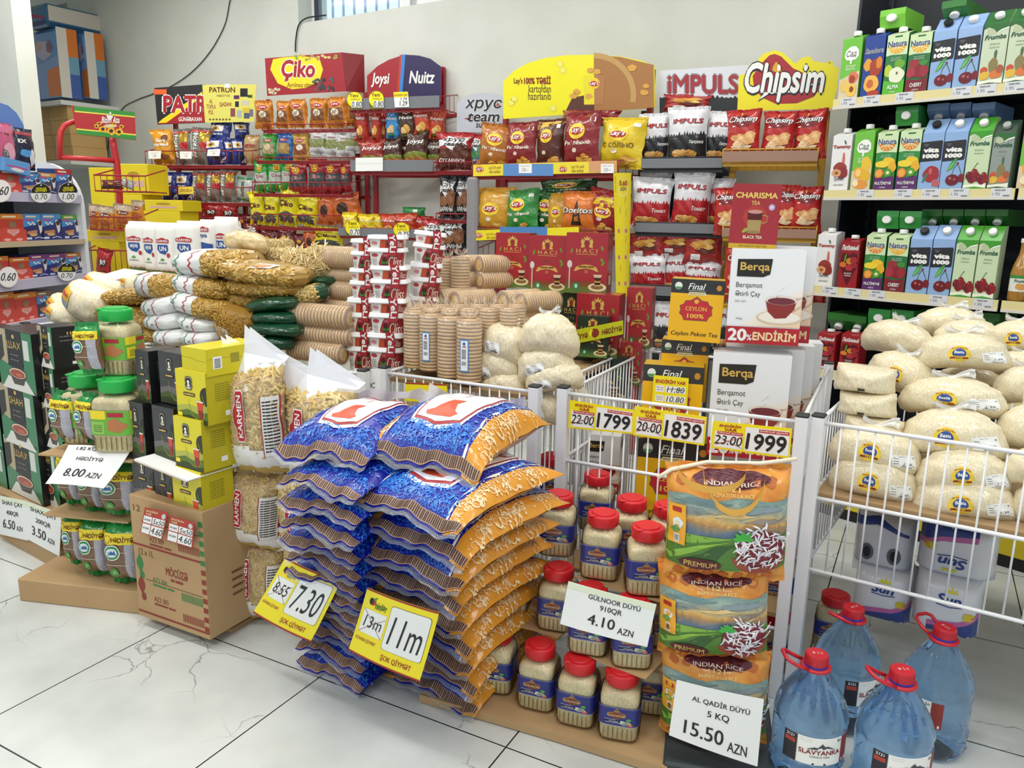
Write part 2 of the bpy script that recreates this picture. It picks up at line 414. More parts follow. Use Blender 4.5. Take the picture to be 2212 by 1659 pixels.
mb = MB(); mb.box(-3.2, 0, 0, 0, .12, 3.25, wallm); o = mb.build('wall_left'); o.location = (p.x, p.y, 0); o.rotation_euler.z = R_(-4.6); struct(o)
# cables on the wall
def wire(px, d, r, label):
    pts = [WF.pos(*WF.at(x, y, d), d) for x, y in px]
    fine = []
    for i in range(len(pts)-1):
        p0, p1, p2, p3 = pts[max(i-1, 0)], pts[i], pts[i+1], pts[min(i+2, len(pts)-1)]
        for k in range(6):
            t = k/6; fine.append(.5*((2*p1)+(p2-p0)*t+(2*p0-5*p1+4*p2-p3)*t*t+(3*p1-p0-3*p2+p3)*t**3))
    fine.append(pts[-1]); mb = MB(); mb.tube(fine, r, BLACK, 6); tag(mb.build('cable'), label, 'cable')
wire([(507, -40), (496, 5), (485, 55), (455, 110), (415, 155), (370, 186), (330, 203), (293, 217), (262, 238), (236, 300), (232, 360)], .008, .0036, 'long thin black cable sagging across the white wall')
wire([(638, 112), (639, 85), (645, 55), (660, 40), (685, 35), (704, 33)], .012, .005, 'short black cable rising from behind a sign into the window')
# world and lamps
w = bpy.data.worlds.new('world'); SC.world = w; w.use_nodes = True; bg = w.node_tree.nodes['Background']; bg.inputs[0].default_value = (.86, .94, 1, 1); bg.inputs[1].default_value = .62
def lamp(x, y, e, sx=1.2, sy=.3, rz=0):
    l = bpy.data.lights.new('ceiling_and_fill_lamp', 'AREA'); l.shape = 'RECTANGLE'; l.size = sx; l.size_y = sy; l.energy = e; l.color = (1, .985, .955)
    o = bpy.data.objects.new('ceiling_and_fill_lamp', l); COL.objects.link(o); o.location = (x, y, 3.2); o.rotation_euler.z = rz
for x, y, e in ((-.4, .9, 30), (-2.2, .9, 30), (-4.0, 1.0, 30), (1.4, 1.2, 26), (-.6, 2.9, 24), (-2.5, 2.9, 26), (-4.6, 2.6, 26), (1.2, 3.0, 18), (-1.2, -1.2, 30), (-3.2, -1.0, 28), (.9, -1.0, 28), (-5.2, 3.3, 26), (-3.6, 3.6, 14)): lamp(x, y, e*.72)  # last two lamps are added fill to brighten the dim left back corner
SC.view_settings.view_transform = 'Standard'; SC.view_settings.look = 'None'; SC.view_settings.gamma = 1; SC.view_settings.exposure = .0
SC.cycles.transparent_max_bounces = 24; SC.cycles.max_bounces = 8
SC.cycles.sample_clamp_indirect = 4
# ------------------------------------------------------------------ wire baskets
BW = M('e9ebee', .35)
def basket(fr, w, dep, h, label, pitch, rails, floorz, sides='LRB'):
    t = thing('wire_basket'); t.location = fr.pos(0, 0); t.rotation_euler.z = fr.rz
    for x, y in ((0, 0), (w, 0), (0, dep), (w, dep)):
        m = MB(); m.box(x-.016, y-.016, 0, x+.016, y+.016, h, BW, None, .002); p = m.build('post', t)
        m = MB(); m.box(x-.017, y-.017, h, x+.017, y+.017, h+.008, M('26282b'), None, .003); c = m.build('post_cap', p)
    def panel(x0, y0, x1, y1):
        m = MB(); a, b = Vector((x0, y0, 0)), Vector((x1, y1, 0)); dr = (b-a).normalized(); L = (b-a).length
        for z in rails: m.tube([a+Vector((0, 0, z)), b+Vector((0, 0, z))], .0055, BW, 6)
        n = int(L/pitch)
        for i in range(1, n+1):
            p = a+dr*(i*L/(n+1)); m.tube([p+Vector((0, 0, rails[-1])), p+Vector((0, 0, rails[0]))], .0026, BW, 5)
        m.build('wire_panel', t)
    panel(.016, 0, w-.016, 0)
    if 'L' in sides: panel(0, .016, 0, dep-.016)
    if 'R' in sides: panel(w, .016, w, dep-.016)
    if 'B' in sides: panel(.016, dep, w-.016, dep)
    m = MB(); m.box(.01, .01, floorz-.012, w-.01, dep-.01, floorz, CARDD); m.build('base_board', t)
    return tag(t, label, 'basket')
BM = Fr((-.9, 2.037), 2); BR = Fr((-.203, 2.083), -5.3); BL = Fr((-1.516, 1.992), 1); BP = Fr((-2.62, 1.9), 3)
zr2 = BR.at(1775, 1078)[1]; zr3 = BR.at(1752, 1230)[1]; zm2 = BM.at(1440, 1030)[1]
basket(BR, .95, 1.0, .80, 'white wire basket heaped with tied rice bags, in front of the drinks shelves', .04, (.785, zr2, zr3), zr2+.012)
basket(BM, .66, .86, .80, 'white wire basket of tea boxes with three yellow price tags on its front rail', .036, (.785, zm2, .2), .24)
basket(BL, .54, .86, .80, 'white wire basket of round biscuits and small rice bags behind the blue sacks', .036, (.785, .5, .2), BL.at(1000, 832, -.02)[1]-.004)
basket(BP, 1.05, .8, .79, 'white wire basket heaped with bagged pasta behind the dark tea boxes', .036, (.78, .5, .2), .5)
# ------------------------------------------------------------------ blue sugar sacks
def curls(mb, S, m, n, seed, x0, z0, x1, z1, size, off=.002, ar=1.0, ok=None):
    q = random.Random(seed); done = 0; cells = []
    while done < n and len(cells) < n*14:
        cx, cz = q.uniform(x0, x1), q.uniform(z0, z1); cells.append(1)
        if ok and not ok(cx, cz): continue
        done += 1; sz = size*q.uniform(.6, 1.25); a0 = q.uniform(0, 6.28); sg = q.choice((-1, 1))
        if q.random() < .7:
            pts = []
            for i in range(13):
                t = i/12; rr_ = sz*(1-.82*t); a = a0+sg*4.6*t; pts.append((cx+rr_*cos(a)*ar, cz+rr_*sin(a)))
            strip(mb, pts, lambda t: sz*(.13*(1-t)+.05), m[0], S, off)
        if q.random() < .75: mb.poly(leaf(cx+sz*.5*ar, cz+sz*.6, sz*.9, sz*.2, q.uniform(0, 6.28)), m[1], S, off)
        if q.random() < .4: mb.poly(el(cx-sz*ar, cz+sz*.4, sz*.17*ar, sz*.17, 8), m[1], S, off)
SB = M('141f98', .36, .08, 0, .5, 22); SB1 = M('2f6fd8', .35, .2); SB2 = M('3f8fe0', .35, .2); SO = foil('e09a34', .4); SOW = M('f0d9a8', .4); TAN = M('bb947a', .4, .1); DK = M('2b1c1e', .5)
def sugar(w, l, t, orange, seed):
    def f():
        root = thing('sugar_sack'); q = random.Random(seed); ph = [q.uniform(0, 6.28) for _ in range(8)]
        def T(u, v): return max(0, (1-abs(u)**3.0))**.6*max(0, (1-abs(v)**2.3))**(.85 if v < 0 else .62)
        def outl(u, v): return u*w/2*(1-.05*(1-v*v)*1.0), v*l/2*(1-.03*(1-u*u))
        def mid(u, v):
            e = abs(v)**6; return t*(.42-.14*max(0, -v)**2)+.008*sin(5*u+ph[0])*e*(1 if v < 0 else .6)-.010*max(0, -v-.8)*5*(1+.6*sin(3*u+ph[1]))
        def wr(u, v): return .0022*sin(9*u+4*v+ph[2])*sin(7*v+ph[3])+.0035*sin(15*u+ph[4])*abs(v)**5
        def top_(u, v): x, y = outl(u, v); return Vector((x, y, mid(u, v)+T(u, v)*t*.6+wr(u, v)))
        def bot_(u, v): x, y = outl(u, v); return Vector((x, y, mid(u, v)-T(u, v)*t*.40-.0005))
        def S(x, z, o):
            p = top_(x, z); e = .02; a = top_(min(1, x+e), z)-top_(max(-1, x-e), z); b = top_(x, min(1, z+e))-top_(x, max(-1, z-e)); return p+a.cross(b).normalized()*o
        b = MB(); nu, nv = 30, 34; ow = .70
        mf = (lambda a, c: SO if abs(a*2-1) > ow else SB) if orange else (lambda a, c: SB)
        b.grid(lambda a, c: top_(a*2-1, c*2-1), nu, nv, SB, True, mf); b.grid(lambda a, c: bot_(a*2-1, c*2-1), 14, 14, SB, True, mf, True)
        lim = ow-.03 if orange else .97
        inw = lambda x, z: not (-.56 < x < .56 and -.68+.2*abs(x) < z < .8) and abs(x) < lim
        curls(b, S, (SB1, SB2), 130, seed, -lim, -.80, lim, .94, .085, .0018, 1.2, inw); curls(b, S, (SB1, SB2), 110, seed+2, -lim, -.885, lim, -.70, .045, .0014, 1.5); curls(b, S, (SB1, SB2), 60, seed+1, -lim, -.87, lim, -.5, .065, .0016, 1.2, inw)
        if orange:
            for sg in (-1, 1):
                b.poly([(sg*ow+.02*sin(k), -.97+1.94*k/30) for k in range(31)]+[(sg*(ow-.02), .97-1.94*k/30) for k in range(31)], WHITE, S, .0014)
                curls(b, S, (SOW, SOW), 70, seed+5, min(sg*.76, sg*.95), -.8, max(sg*.76, sg*.95), .9, .068, .0018, 1.2)
        # window with tea glass emblem
        wn = [(-.40, -.56), (0, -.64), (.40, -.56), (.5, -.1), (.5, .62), (.38, .76), (-.38, .76), (-.5, .62), (-.5, -.1)]
        sc = lambda k: [(x*k, .1+(z-.1)*k) for x, z in wn]
        b.poly(sc(1.08), WHITE, S, .0014, .16); b.poly(sc(1.0), M('a8323a', .4), S, .002, .16); b.poly(sc(.94), grain('dfe4ea', 'f8fafb', 26, .35, .4, .5, 1, 'sugar_lumps'), S, .0026, .12)
        OR = M('d9512e', .4); VS = lambda q: [(x*1.35, z*1.25-.18) for x, z in q]; b.poly(VS([(-.1, -.26), (.14, -.26), (.2, -.2), (.14, -.16), (.08, -.02), (.12, .1), (-.04, .1), (-.06, 0), (-.14, -.14), (-.22, -.18), (-.18, -.25)]), OR, S, .0032, .12)
        strip(b, [(0, .14), (.06, .18), (.03, .22), (.09, .26)], .02, M('a8323a'), S, .0032)
        b.poly([(-.38, .48), (.38, .48), (.38, .64), (-.28, .64)], M('a8323a', .4), S, .0030, .16); b.text('OLİ', -.12, .5, .14, .6, WHITE, S, .0036, .02)
        b.text('Kəllə çəkmə', -.28, .34, .2, .44, M('a8323a'), S, .0034, 0, .3)
        b.poly([(.2, .5), (.34, .62), (.24, .66), (.38, .54)], WHITE, S, .0036)
        # striped band by the front seal
        b.poly(rc(-.985, -.985, .985, -.895), TAN, S, .0020, .06)
        k = 58 if orange else 46
        for i in range(k):
            x = -.96+1.92*i/(k-1)+q.uniform(-.004, .004); b.poly([(x-.009, -.978), (x+.007, -.978), (x+.010, -.90), (x-.006, -.90)], DK, S, .0032, .06)
        b.build('sack', root)
        fl = MB(); fm = film('f2f4fa', .8, .15, .3)
        g = lambda a, c: top_(a*2-1, -1)+Vector((0, -c*.011, -c*c*.006+.002*sin(9*a+ph[5])*c))
        fl.grid(g, 18, 3, fm); fl.build('clear_seal', root)
        return root
    return f
kL = Kind(sugar(.265, .38, .070, False, 3)); kR = Kind(sugar(.33, .42, .092, True, 8))
kL2 = Kind(sugar(.265, .38, .070, False, 17)); kR2 = Kind(sugar(.33, .42, .092, True, 23))
nth = ['bottom', 'second from the bottom', 'third from the bottom', 'fourth from the bottom', 'fifth from the bottom', 'sixth from the bottom', 'seventh from the bottom', 'eighth from the bottom', 'ninth from the bottom', 'tenth from the bottom', 'eleventh from the bottom', 'topmost']
def stack(px, ks, z0, dz, l, rz, name, grp):
    n = len(px)
    for i, (x, y) in enumerate(px):
        z = z0+dz*i; p = at_z(x, y, z+.022); r = R_(rz[i] if isinstance(rz, (list, tuple)) else rz)
        c = p+Vector((-sin(r), cos(r), 0))*(l/2-.01)
        ks[i % 2]((c.x, c.y, z), r, '%s, %s of the %s stack' % ('blue swirl-patterned sugar sack', 'topmost' if i == n-1 else nth[i], name), 'sugar sack', grp, 0, 0, (1, 1, 1.45) if i == n-1 else None)
stack([(712, 1452), (712, 1413), (724, 1376), (726, 1350), (712, 1318), (705, 1282), (702, 1250), (697, 1216), (690, 1180), (688, 1143), (690, 1096), (688, 1046), (694, 982)], (kL, kL2), .008, .0575, .38, [-8, -6, -8, -7, -6, -5, -7, -8, -5, -7, -5, -6, 6], 'left blue', 'blue sugar sacks in the left stack')
stack([(925, 1492), (920, 1447), (912, 1405), (905, 1362), (893, 1318), (880, 1268), (880, 1226), (888, 1168), (872, 1106), (902, 1005)], (kR, kR2), .008, .076, .42, [-6, -5, -8, -6, -7, -8, -7, -9, -8, 2], 'orange-sided right', 'orange-sided blue sugar sacks in the right stack')
F2 = Fr((-1.15, 1.58), -4)
sheet('price_board', F2, [(618, 1203), (737, 1255), (672, 1386), (548, 1322)], .17, YEL, yellow_tag('8.55', '7.30'), 'yellow price board reading 7.30, hung on the left blue sack stack', curl=.006)
sheet('price_board', F2, [(795, 1268), (950, 1322), (907, 1472), (754, 1403)], .19, YEL, yellow_tag('13m', '11m'), 'yellow price board reading 11m, hung on the orange-sided sack stack', curl=.006)
# white handle tops of the sacks standing up behind
def flaps(name, loops, fr, d, label):
    mb = MB(); u0, z0 = fr.at(*loops[0][0], d); o0 = fr.pos(u0, z0, d); fm = film('ebe7f2', .16, .35, .3, 14)
    def S(x, y, o):
        dd = d+.012*sin(x*.045)+.010*sin(x*.11+y*.05); u, z = fr.at(x, y, dd); return fr.pos(u, z, dd)-o0
    mb.poly(loops, fm, S, 0, 9); o = mb.build(name); o.location = o0; return tag(o, label, 'bag')
FB = Fr((-1.2, 1.93), 2)
flaps('carrier_bag_top', [[(760, 905), (772, 850), (800, 838), (838, 846), (880, 846), (908, 838), (930, 850), (965, 866), (985, 862), (990, 905)], [(838, 882), (842, 866), (860, 860), (900, 862), (906, 872), (903, 884)]], FB, .0, 'white plastic handle top with an oval hole behind the left blue stack')
flaps('carrier_bag_top', [[(930, 905), (920, 870), (928, 826), (960, 845), (1010, 866), (1040, 880), (1080, 872), (1135, 856), (1132, 908), (1060, 912)]], FB, .045, 'white plastic flap with a peak behind the orange-sided sack stack')
# ------------------------------------------------------------------ square jars
RICE = grain('e3d4aa', 'f6ecd0', 240, .55, .35, .6, .5, 'rice_grains'); RICEW = grain('ddcea8', 'efe5c8', 170, .5, .5, .6, .5, 'rice_grains_in_bag')
def sq(rx, ry, p=4.0):
    def fn(a, r, z):
        c, s_ = cos(a), sin(a); k = (abs(c)**p+abs(s_)**p)**(-1/p); rnd = min(1, max(0, fn.rd(z))); k = k*(1-rnd)+rnd
        return r*c*k*rx, r*s_*k*ry
    fn.rd = lambda z: 0
    return fn
JW = .101; JH = .168
def jar(lid='d0202a', label=None, rib=True, h=JH, w=JW, lidm=None, back=False, lidh=.026):
    def f():
        root = thing('rice_jar'); r = w/2; fn = sq(1, 1, 5.0); fn.rd = lambda z: (z/h-.68)/.17
        bodyp = [(r*.86, 0), (r*.95, .004), (r*.98, .012), (r, h*.3), (r, h*.62), (r*.985, h*.69), (r*.9, h*.765), (r*.76, h*.81), (r*.74, h*.84)]
        b = MB(); b.lathe(bodyp, shell('fbfaf4'), 40, True, None, fn)
        for s_ in range(4 if rib else 0):
            for j in range(7): x = (j-3)*w*.115; b.box(x-.0012, -r-.0012, .010, x+.0012, -r+.001, h*.235, shell('e9e2c8'), Matrix.Rotation(s_*pi/2, 4, 'Z'))
        b.build('jar', root)
        i = MB(); g = sq(1, 1, 5.0); g.rd = fn.rd
        pr = [(max(.001, a-.0025), max(.0025, z)) for a, z in bodyp[:6]]+[(r*.9, h*.735), (r*.5, h*.775), (.002, h*.785)]
        i.lathe(pr, RICE, 40, True, None, g)
        i.build('rice_fill', root)
        lm = lidm or M(lid, .38); l = MB(); R0 = w*.405
        l.lathe([(R0*.96, h-lidh-.003), (R0, h-lidh), (R0, h-.006), (R0*.975, h-.0015), (R0*.9, h)], lm, 36)
        l.lathe([(R0*.74, h-.001), (R0*.74, h+.003), (R0*.70, h+.0042)], lm, 30)
        l.box(-R0*.75, -R0*.86, h-.002, -R0*.35, -R0*.6, h+.0025, lm, None, .0012)
        l.build('lid', root)
        if label: label(root, w, h)
        return root
    return f
def wrapS(w, z0, z1, o0=.0008):
    """surface around a rounded square jar: x = -1..1 is the front face, 1..3 the right face, and so on"""
    fn = sq(1, 1, 5.0)
    def S(x, z, o):
        a = -pi/2+x*pi/4
        px, py = fn(a, w/2+o0+o, 0); return Vector((px, py, z0+(z1-z0)*(z+1)/2))
    return S
NAVY = M('27307f', .4, .2)
def gul(back):
    def lab(root, w, h):
        S = wrapS(w, h*.27, h*.565); m = MB(); m.grid(lambda a, b: S(a*8-4, b*2-1, 0), 56, 1, NAVY)
        lb = M('8b8fd0', .4)
        for k in (0, 2, -2, 4):
            X = lambda t: k+t
            for zz in (-.97, .93): m.poly(rc(k-1, zz, k+1, zz+.05), lb, S, .0004, .2)
            fr_ = (k == 0) != back
            if fr_:
                B = M('7d3a24', .35); q = [(-.5, .1), (-.44, .34), (-.2, .42), (0, .82), (.2, .42), (.44, .34), (.5, .1), (.4, -.06), (.2, -.12), (0, -.28), (-.2, -.12), (-.4, -.06)]
                m.poly([(X(x*1.08-.1), .02+z*1.08) for x, z in q], GOLD, S, .0005, .2); m.poly([(X(x-.1), z+.02) for x, z in q], B, S, .0008, .2)
                m.text('GÜLNOOR', X(-.56), .04, X(.36), .3, M('ead8a8'), S, .0012, .01, ml=.2)
                for e in (-.16, -.1, -.04): m.poly(leaf(X(e), .48, .2, .02, pi/2), GOLD, S, .0012)
                m.text('Product of Pakistan', X(-.72), -.36, X(-.16), -.26, WHITE, S, .0008, .01); m.poly(rr(X(-.74), -.74, X(.26), -.42, .05), M('171a4a'), S, .0007, .25)
                m.text('EXTRA LONG GRAIN\nORGANIC 1121 BASMATI STEAM RICE', X(-.7), -.7, X(.2), -.46, WHITE, S, .001, .01)
                m.poly(el(X(.58), -.2, .13, .16, 12), M('5aa84e'), S, .0008)
                m.poly(blob(X(.38), -.58, .3, .24, 3, .3), M('d8dccb'), S, .0009); m.poly(blob(X(.44), -.62, .2, .16, 5, .4), M('8f9a8a'), S, .0011); m.poly(el(X(.66), -.74, .13, .12, 12), M('e0744a'), S, .0012)
            elif back and k == 0:
                for j in range(7): m.text('— —— — ——— — ——', X(-.8), .7-j*.2, X(-.2), .78-j*.2, M('9aa0d8'), S, .0008)
                for j, (a, b) in enumerate(((-.75, -.4), (-.45, -.4), (-.75, -.72), (-.45, -.72))): m.poly(rc(X(a), b, X(a+.24), b+.26), PAPER, S, .0008)
                m.poly(rc(X(0), -.8, X(.5), -.4), PAPER, S, .0008)
                for j in range(12): m.poly(rc(X(.04+j*.036), -.74, X(.055+j*.036), -.46), INK, S, .001)
            else:
                for j in range(6): m.text('—— — ——— —— — ——', X(-.6), .6-j*.2, X(.5), .66-j*.2, M('8f95d0'), S, .0008)
        m.build('label_band', root)
    return lab
kJ = Kind(jar(label=gul(False))); kJb = Kind(jar(label=gul(True)))
# (front-base pixel, layer height, yaw, label, turned)
G1 = 'red-lidded rice jars on the cardboard sheet'
zb = .030; zk = zb+JH+.008; zj = zk+JH+.004
JZ = {1: zb, 2: zk, 3: zj}
def jars(rows):
    for x, y, lay, rz, lab, turned in rows:
        p = at_z(x, y, JZ[lay]); r = R_(rz); n = Vector((-CAM.x+p.x, p.y-CAM.y, 0)).normalized()
        c = p+n*.047; (kJb if turned else kJ)((c.x, c.y, JZ[lay]), r, lab, 'rice jar', G1)
jars([(1073, 1500, 1, 14, 'red-lidded rice jar at the left end of the bottom layer, beside the sacks', 0),
      (1163, 1537, 1, 8, 'red-lidded rice jar second from the left in the bottom layer', 0), (1247, 1572, 1, 8, 'red-lidded rice jar third from the left in the bottom layer', 0),
      (1336, 1602, 1, 14, 'red-lidded rice jar at the front right corner of the bottom layer', 0), (1400, 1545, 1, 16, 'red-lidded rice jar deep behind the bottom right corner jar', 0),
      (1107, 1333, 2, 14, 'red-lidded rice jar showing its barcode side, in the middle layer', 1), (1203, 1366, 2, 12, 'red-lidded rice jar in the middle layer right of the barcode side jar', 0),
      (1272, 1418, 2, 12, 'red-lidded rice jar half hidden under the white 4.10 sign, left one', 0), (1362, 1446, 2, 20, 'red-lidded rice jar half hidden under the white 4.10 sign, right one', 0),
      (1420, 1400, 2, 20, 'red-lidded rice jar in the shade behind the right edge of the 4.10 sign', 0),
      (1111, 1164, 3, 24, 'red-lidded rice jar highest at the left, on the barcode side jar', 0), (1203, 1204, 3, 16, 'red-lidded rice jar second from the left in the top layer', 0),
      (1297, 1255, 3, 12, 'red-lidded rice jar standing on the grey card, left one', 0), (1391, 1290, 3, 24, 'red-lidded rice jar at the front right of the top layer, on grey card', 0),
      (1190, 1102, 3, 24, 'red-lidded rice jar at the back left, by the basket corner posts', 0), (1286, 1150, 3, 12, 'tilted red-lidded rice jar before the wire basket of tea boxes', 0),
      (1664, 1452, 1, 10, 'red-lidded rice jar behind the printed sacks by the basket post, lower', 0), (1676, 1310, 2, 10, 'red-lidded rice jar behind the printed sacks by the basket post, upper', 0), (1792, 1408, 1, 0, 'red-lidded rice jar on the floor under the right basket', 0),
      (1358, 1215, 3, 18, 'red-lidded rice jar behind the two front right jars, left one', 0), (1437, 1232, 3, 18, 'red-lidded rice jar behind the two front right jars, beside the rice sack', 0)])
def card(px, z, name, label, th=.004, m=None, bend=None):
    mb = MB(); P = [at_z(x, y, z) for x, y in px]; o0 = P[0].copy(); n = len(P)
    v = [tuple(p-o0) for p in P]+[tuple(p-o0-Vector((0, 0, th))) for p in P]
    mb.add(v, [tuple(range(n)), tuple(range(2*n-1, n-1, -1))]+[(i, i+n, (i+1) % n+n, (i+1) % n) for i in range(n)], m or CARD)
    o = mb.build(name); o.location = o0; return tag(o, label, 'cardboard')
card([(1000, 1440), (1440, 1440), (1475, 1560), (1440, 1660), (1200, 1585), (905, 1500)], .026, 'cardboard_sheet', 'brown cardboard sheet on the floor under the red-lidded jars', .022)
card([(1020, 1330), (1210, 1300), (1245, 1345), (1205, 1378), (1150, 1360), (1085, 1345)], zk-.002, 'cardboard_sheet', 'torn brown cardboard piece between the left jar layers', .003)
card([(1230, 1395), (1390, 1360), (1440, 1420), (1395, 1466), (1310, 1436)], zk-.002, 'cardboard_sheet', 'bent brown cardboard strip over the front right bottom jars', .003)
card([(1240, 1245), (1380, 1200), (1470, 1230), (1425, 1300), (1330, 1275)], zj-.001, 'cardboard_sheet', 'greyish card under the front right jars of the top layer', .002, CARDD)
FJ = Fr((-.55, 1.6), 20)
sheet('price_sign', FJ, [(1228, 1255), (1418, 1305), (1398, 1397), (1210, 1347)], .03, PAPER, print_sign([('GÜLNOOR DÜYÜ', -.5, .5, .68, .76), ('910QR', -.2, .06, .3, .34), ('4.10', -.42, -.62, .2, -.16), ('AZN', .28, -.72, .64, -.44)]), 'white printed sign reading 910QR 4.10 AZN leaning on the jars', curl=.004)
# ------------------------------------------------------------------ printed rice sacks with handles
def pillow(w, h, t, m, seed=0, nu=16, nv=20, seal=.03, pinch=.1, wr=1.0, mf=None, sealm=None, asym=.5, exps=(2.6, 3.0)):
    """upright filled bag; returns (mesh, front surface); base at z=0, front towards -y"""
    q = random.Random(seed); ph = [q.uniform(0, 6.28) for _ in range(8)]
    def T(u, v): return max(0, 1-abs(u)**exps[0])**.62*max(0, 1-abs(v)**exps[1])**.7
    def xz(u, v): return u*w/2*(1-pinch*(1-abs(v)**3)), h/2+v*(h/2-seal)
    def W(u, v): return wr*(.0016*sin(10*u+5*v+ph[0])*sin(6*v+ph[1])+.0035*sin(17*u+ph[2]+2*v)*abs(v)**4+.002*sin(11*v+ph[6])*abs(u)**3)
    def bend(u, v): return .006*wr*sin(5*u+ph[3])*abs(v)**6+.004*wr*sin(3*v+ph[4])*abs(u)**4
    def fr(u, v): x, z = xz(u, v); return Vector((x, -t*(1-asym)*T(u, v)-W(u, v)+bend(u, v), z))
    def bk(u, v): x, z = xz(u, v); return Vector((x, t*asym*T(u, v)+bend(u, v)+.0004, z))
    mb = MB(); mb.grid(lambda a, b: fr(a*2-1, b*2-1), nu, nv, m, True, mf); mb.grid(lambda a, b: bk(a*2-1, b*2-1), 8, 10, m, True, mf, True)
    if seal:
        for v, sg in ((1, 1), (-1, -1)):
            g = lambda a, c: fr(a*2-1, v)+Vector((0, 0, sg*seal*c*(1 if int(a*20) % 2 == 0 or c < .9 else .9)))
            mb.grid(g, 20, 2, sealm or (mf(.5, 1 if v > 0 else 0) if mf else m), False, None, sg < 0)
    def S(x, z, o):
        e = .03; p = fr(x, z); a = fr(min(1, x+e), z)-fr(max(-1, x-e), z); b = fr(x, min(1, z+e))-fr(x, max(-1, z-e))
        n = a.cross(b); n = n.normalized() if n.length > 1e-9 else Vector((0, -1, 0)); return p+n*(o+.0008)
    return mb, S
def rice_sack(handles, seed):
    def f():
        root = thing('rice_sack'); w, h, t = .30, .335, .13
        OR = grain('d9822f', 'e9a545', 22, .4, .3, .3, 1, 'orange_print')
        mb, S = pillow(w, h, t, OR, seed, 22, 24, .012, .05, 1.6)
        # orange ground pattern
        for i in range(7):
            for z in (.78, -.9): mb.poly(leaf(-.85+i*.24, z, .2, .09, .4), M('c06a2a', .45), S, .0006)
        stops = [('7d9a94', .58), ('9fb3a6', .48), ('8d9a94', .40), ('c9b787', .30), ('d9a95a', .22), ('b98a52', .16), ('8b8276', .09), ('5f7488', .02), ('4f6478', -.08)]; NB = 22
        for j in range(NB):
            z = .58-.66*j/(NB-1); k0 = max(i for i in range(len(stops)) if stops[i][1] >= z-1e-6); k1 = min(k0+1, len(stops)-1); (c0, a0), (c1, a1) = stops[k0], stops[k1]; tt = 0 if a0 == a1 else (a0-z)/(a0-a1)
            cc = ''.join('%02x' % int(int(c0[i:i+2], 16)*(1-tt)+int(c1[i:i+2], 16)*tt) for i in (0, 2, 4))
            mb.poly([(-.97, -.1)]+[(-.97+1.94*k/14, z+.035*sin(k*.9+j*.35)-.03*k/14) for k in range(15)]+[(.97, -.1)], M(cc, .5, .15), S, .0010+.0001*j, .18)
        for cx_, cz_, rx_, rz_, c_ in ((.5, .4, .36, .06, '8a9aa0'), (-.4, .5, .4, .05, '6f8a8c'), (.1, .3, .3, .04, 'e0c48a'), (-.6, .34, .3, .05, '86908e'), (.6, .2, .3, .04, '9a8f86')): mb.poly(blob(cx_, cz_, rx_, rz_, int(cz_*100), .5), M(c_, .5), S, .0034, .18)
        mb.poly([(-.97, -.72), (-.97, -.06), (0, -.1), (.97, -.08), (.97, -.72)], M('4f7f2c', .5, .2), S, .0036, .18)
        mb.poly([(-.97, -.3), (-.97, -.06), (.1, -.1), (-.3, -.18)], M('7fae3e', .5, .2), S, .0040, .18); mb.poly([(-.8, -.62), (-.2, -.26), (.3, -.16), (0, -.3), (-.3, -.7)], M('2f5a24', .5, .2), S, .0040, .18)
        mb.poly([(-.97, -.5), (-.5, -.26), (.05, -.15), (-.4, -.3), (-.9, -.62)], M('8dbb49', .5), S, .0044, .18)
        # bowl of rice
        mb.poly(el(.52, -.44, .44, .32, 22, pi, 2*pi), M('9d4a34', .4), S, .0046, .15); mb.poly(el(.54, -.3, .40, .34, 22), M('7a2530', .5), S, .0050, .15)
        q = random.Random(seed)
        for i in range(110):
            a = q.uniform(0, 6.28); r_ = q.random()**.5; x, z = .54+.38*r_*cos(a), -.26+.36*r_*sin(a)
            if x < .95: mb.poly(leaf(x, z, .16, .016, q.uniform(0, 6.28)), M(q.choice(('f4f2f4', 'e6e2ea', 'd9d3dd')), .5), S, .0056+.00002*i)
        for a in (.2, .9, 1.6, 2.4, 3.0): mb.poly(leaf(.24, -.1, .18, .04, a), M('3fae3f', .5), S, .0082)
        mb.poly(el(-.42, -.62, .34, .12, 20), M('5a1a2a', .4), S, .0056, .15); mb.text('PREMIUM', -.68, -.67, -.16, -.56, GOLD, S, .0064, .02, ml=.2)
        mb.poly(el(.05, .86, .62, .13, 20), M('5a1a2a', .4), S, .0014, .15); mb.text('1121', -.12, .68, .18, .76, M('f1d98a'), S, .0014, .02); mb.text('BASMATI SELLA RICE', -.3, .6, .4, .66, M('f1d98a'), S, .0026, .01)
        mb.text('INDIAN RICE', -.4, .77, .5, .83, M('f3dccb'), S, .002, .01)
        mb.build('sack', root)
        tg = MB(); P = lambda x, z, o: S(-.8+x*.13, .06+z*.36, .0075+o); tg.poly(rc(-1, -1, 1, 1), M('eda92f', .4), P, 0, .3)
        tg.poly(rr(-.6, .6, .5, .85, .1), M('b03026'), P, .0006); tg.poly(blob(0, .1, .6, .26, 4), M('dfe6e6'), P, .0006); tg.poly(blob(-.2, -.2, .5, .16, 5), M('6a9a4a'), P, .0009); tg.poly(rc(-.3, -.9, .3, -.45), PAPER, P, .0006)
        for k in range(6): tg.poly(rc(-.24+k*.08, -.85, -.2+k*.08, -.5), INK, P, .0009)
        tg.build('side_label', root)
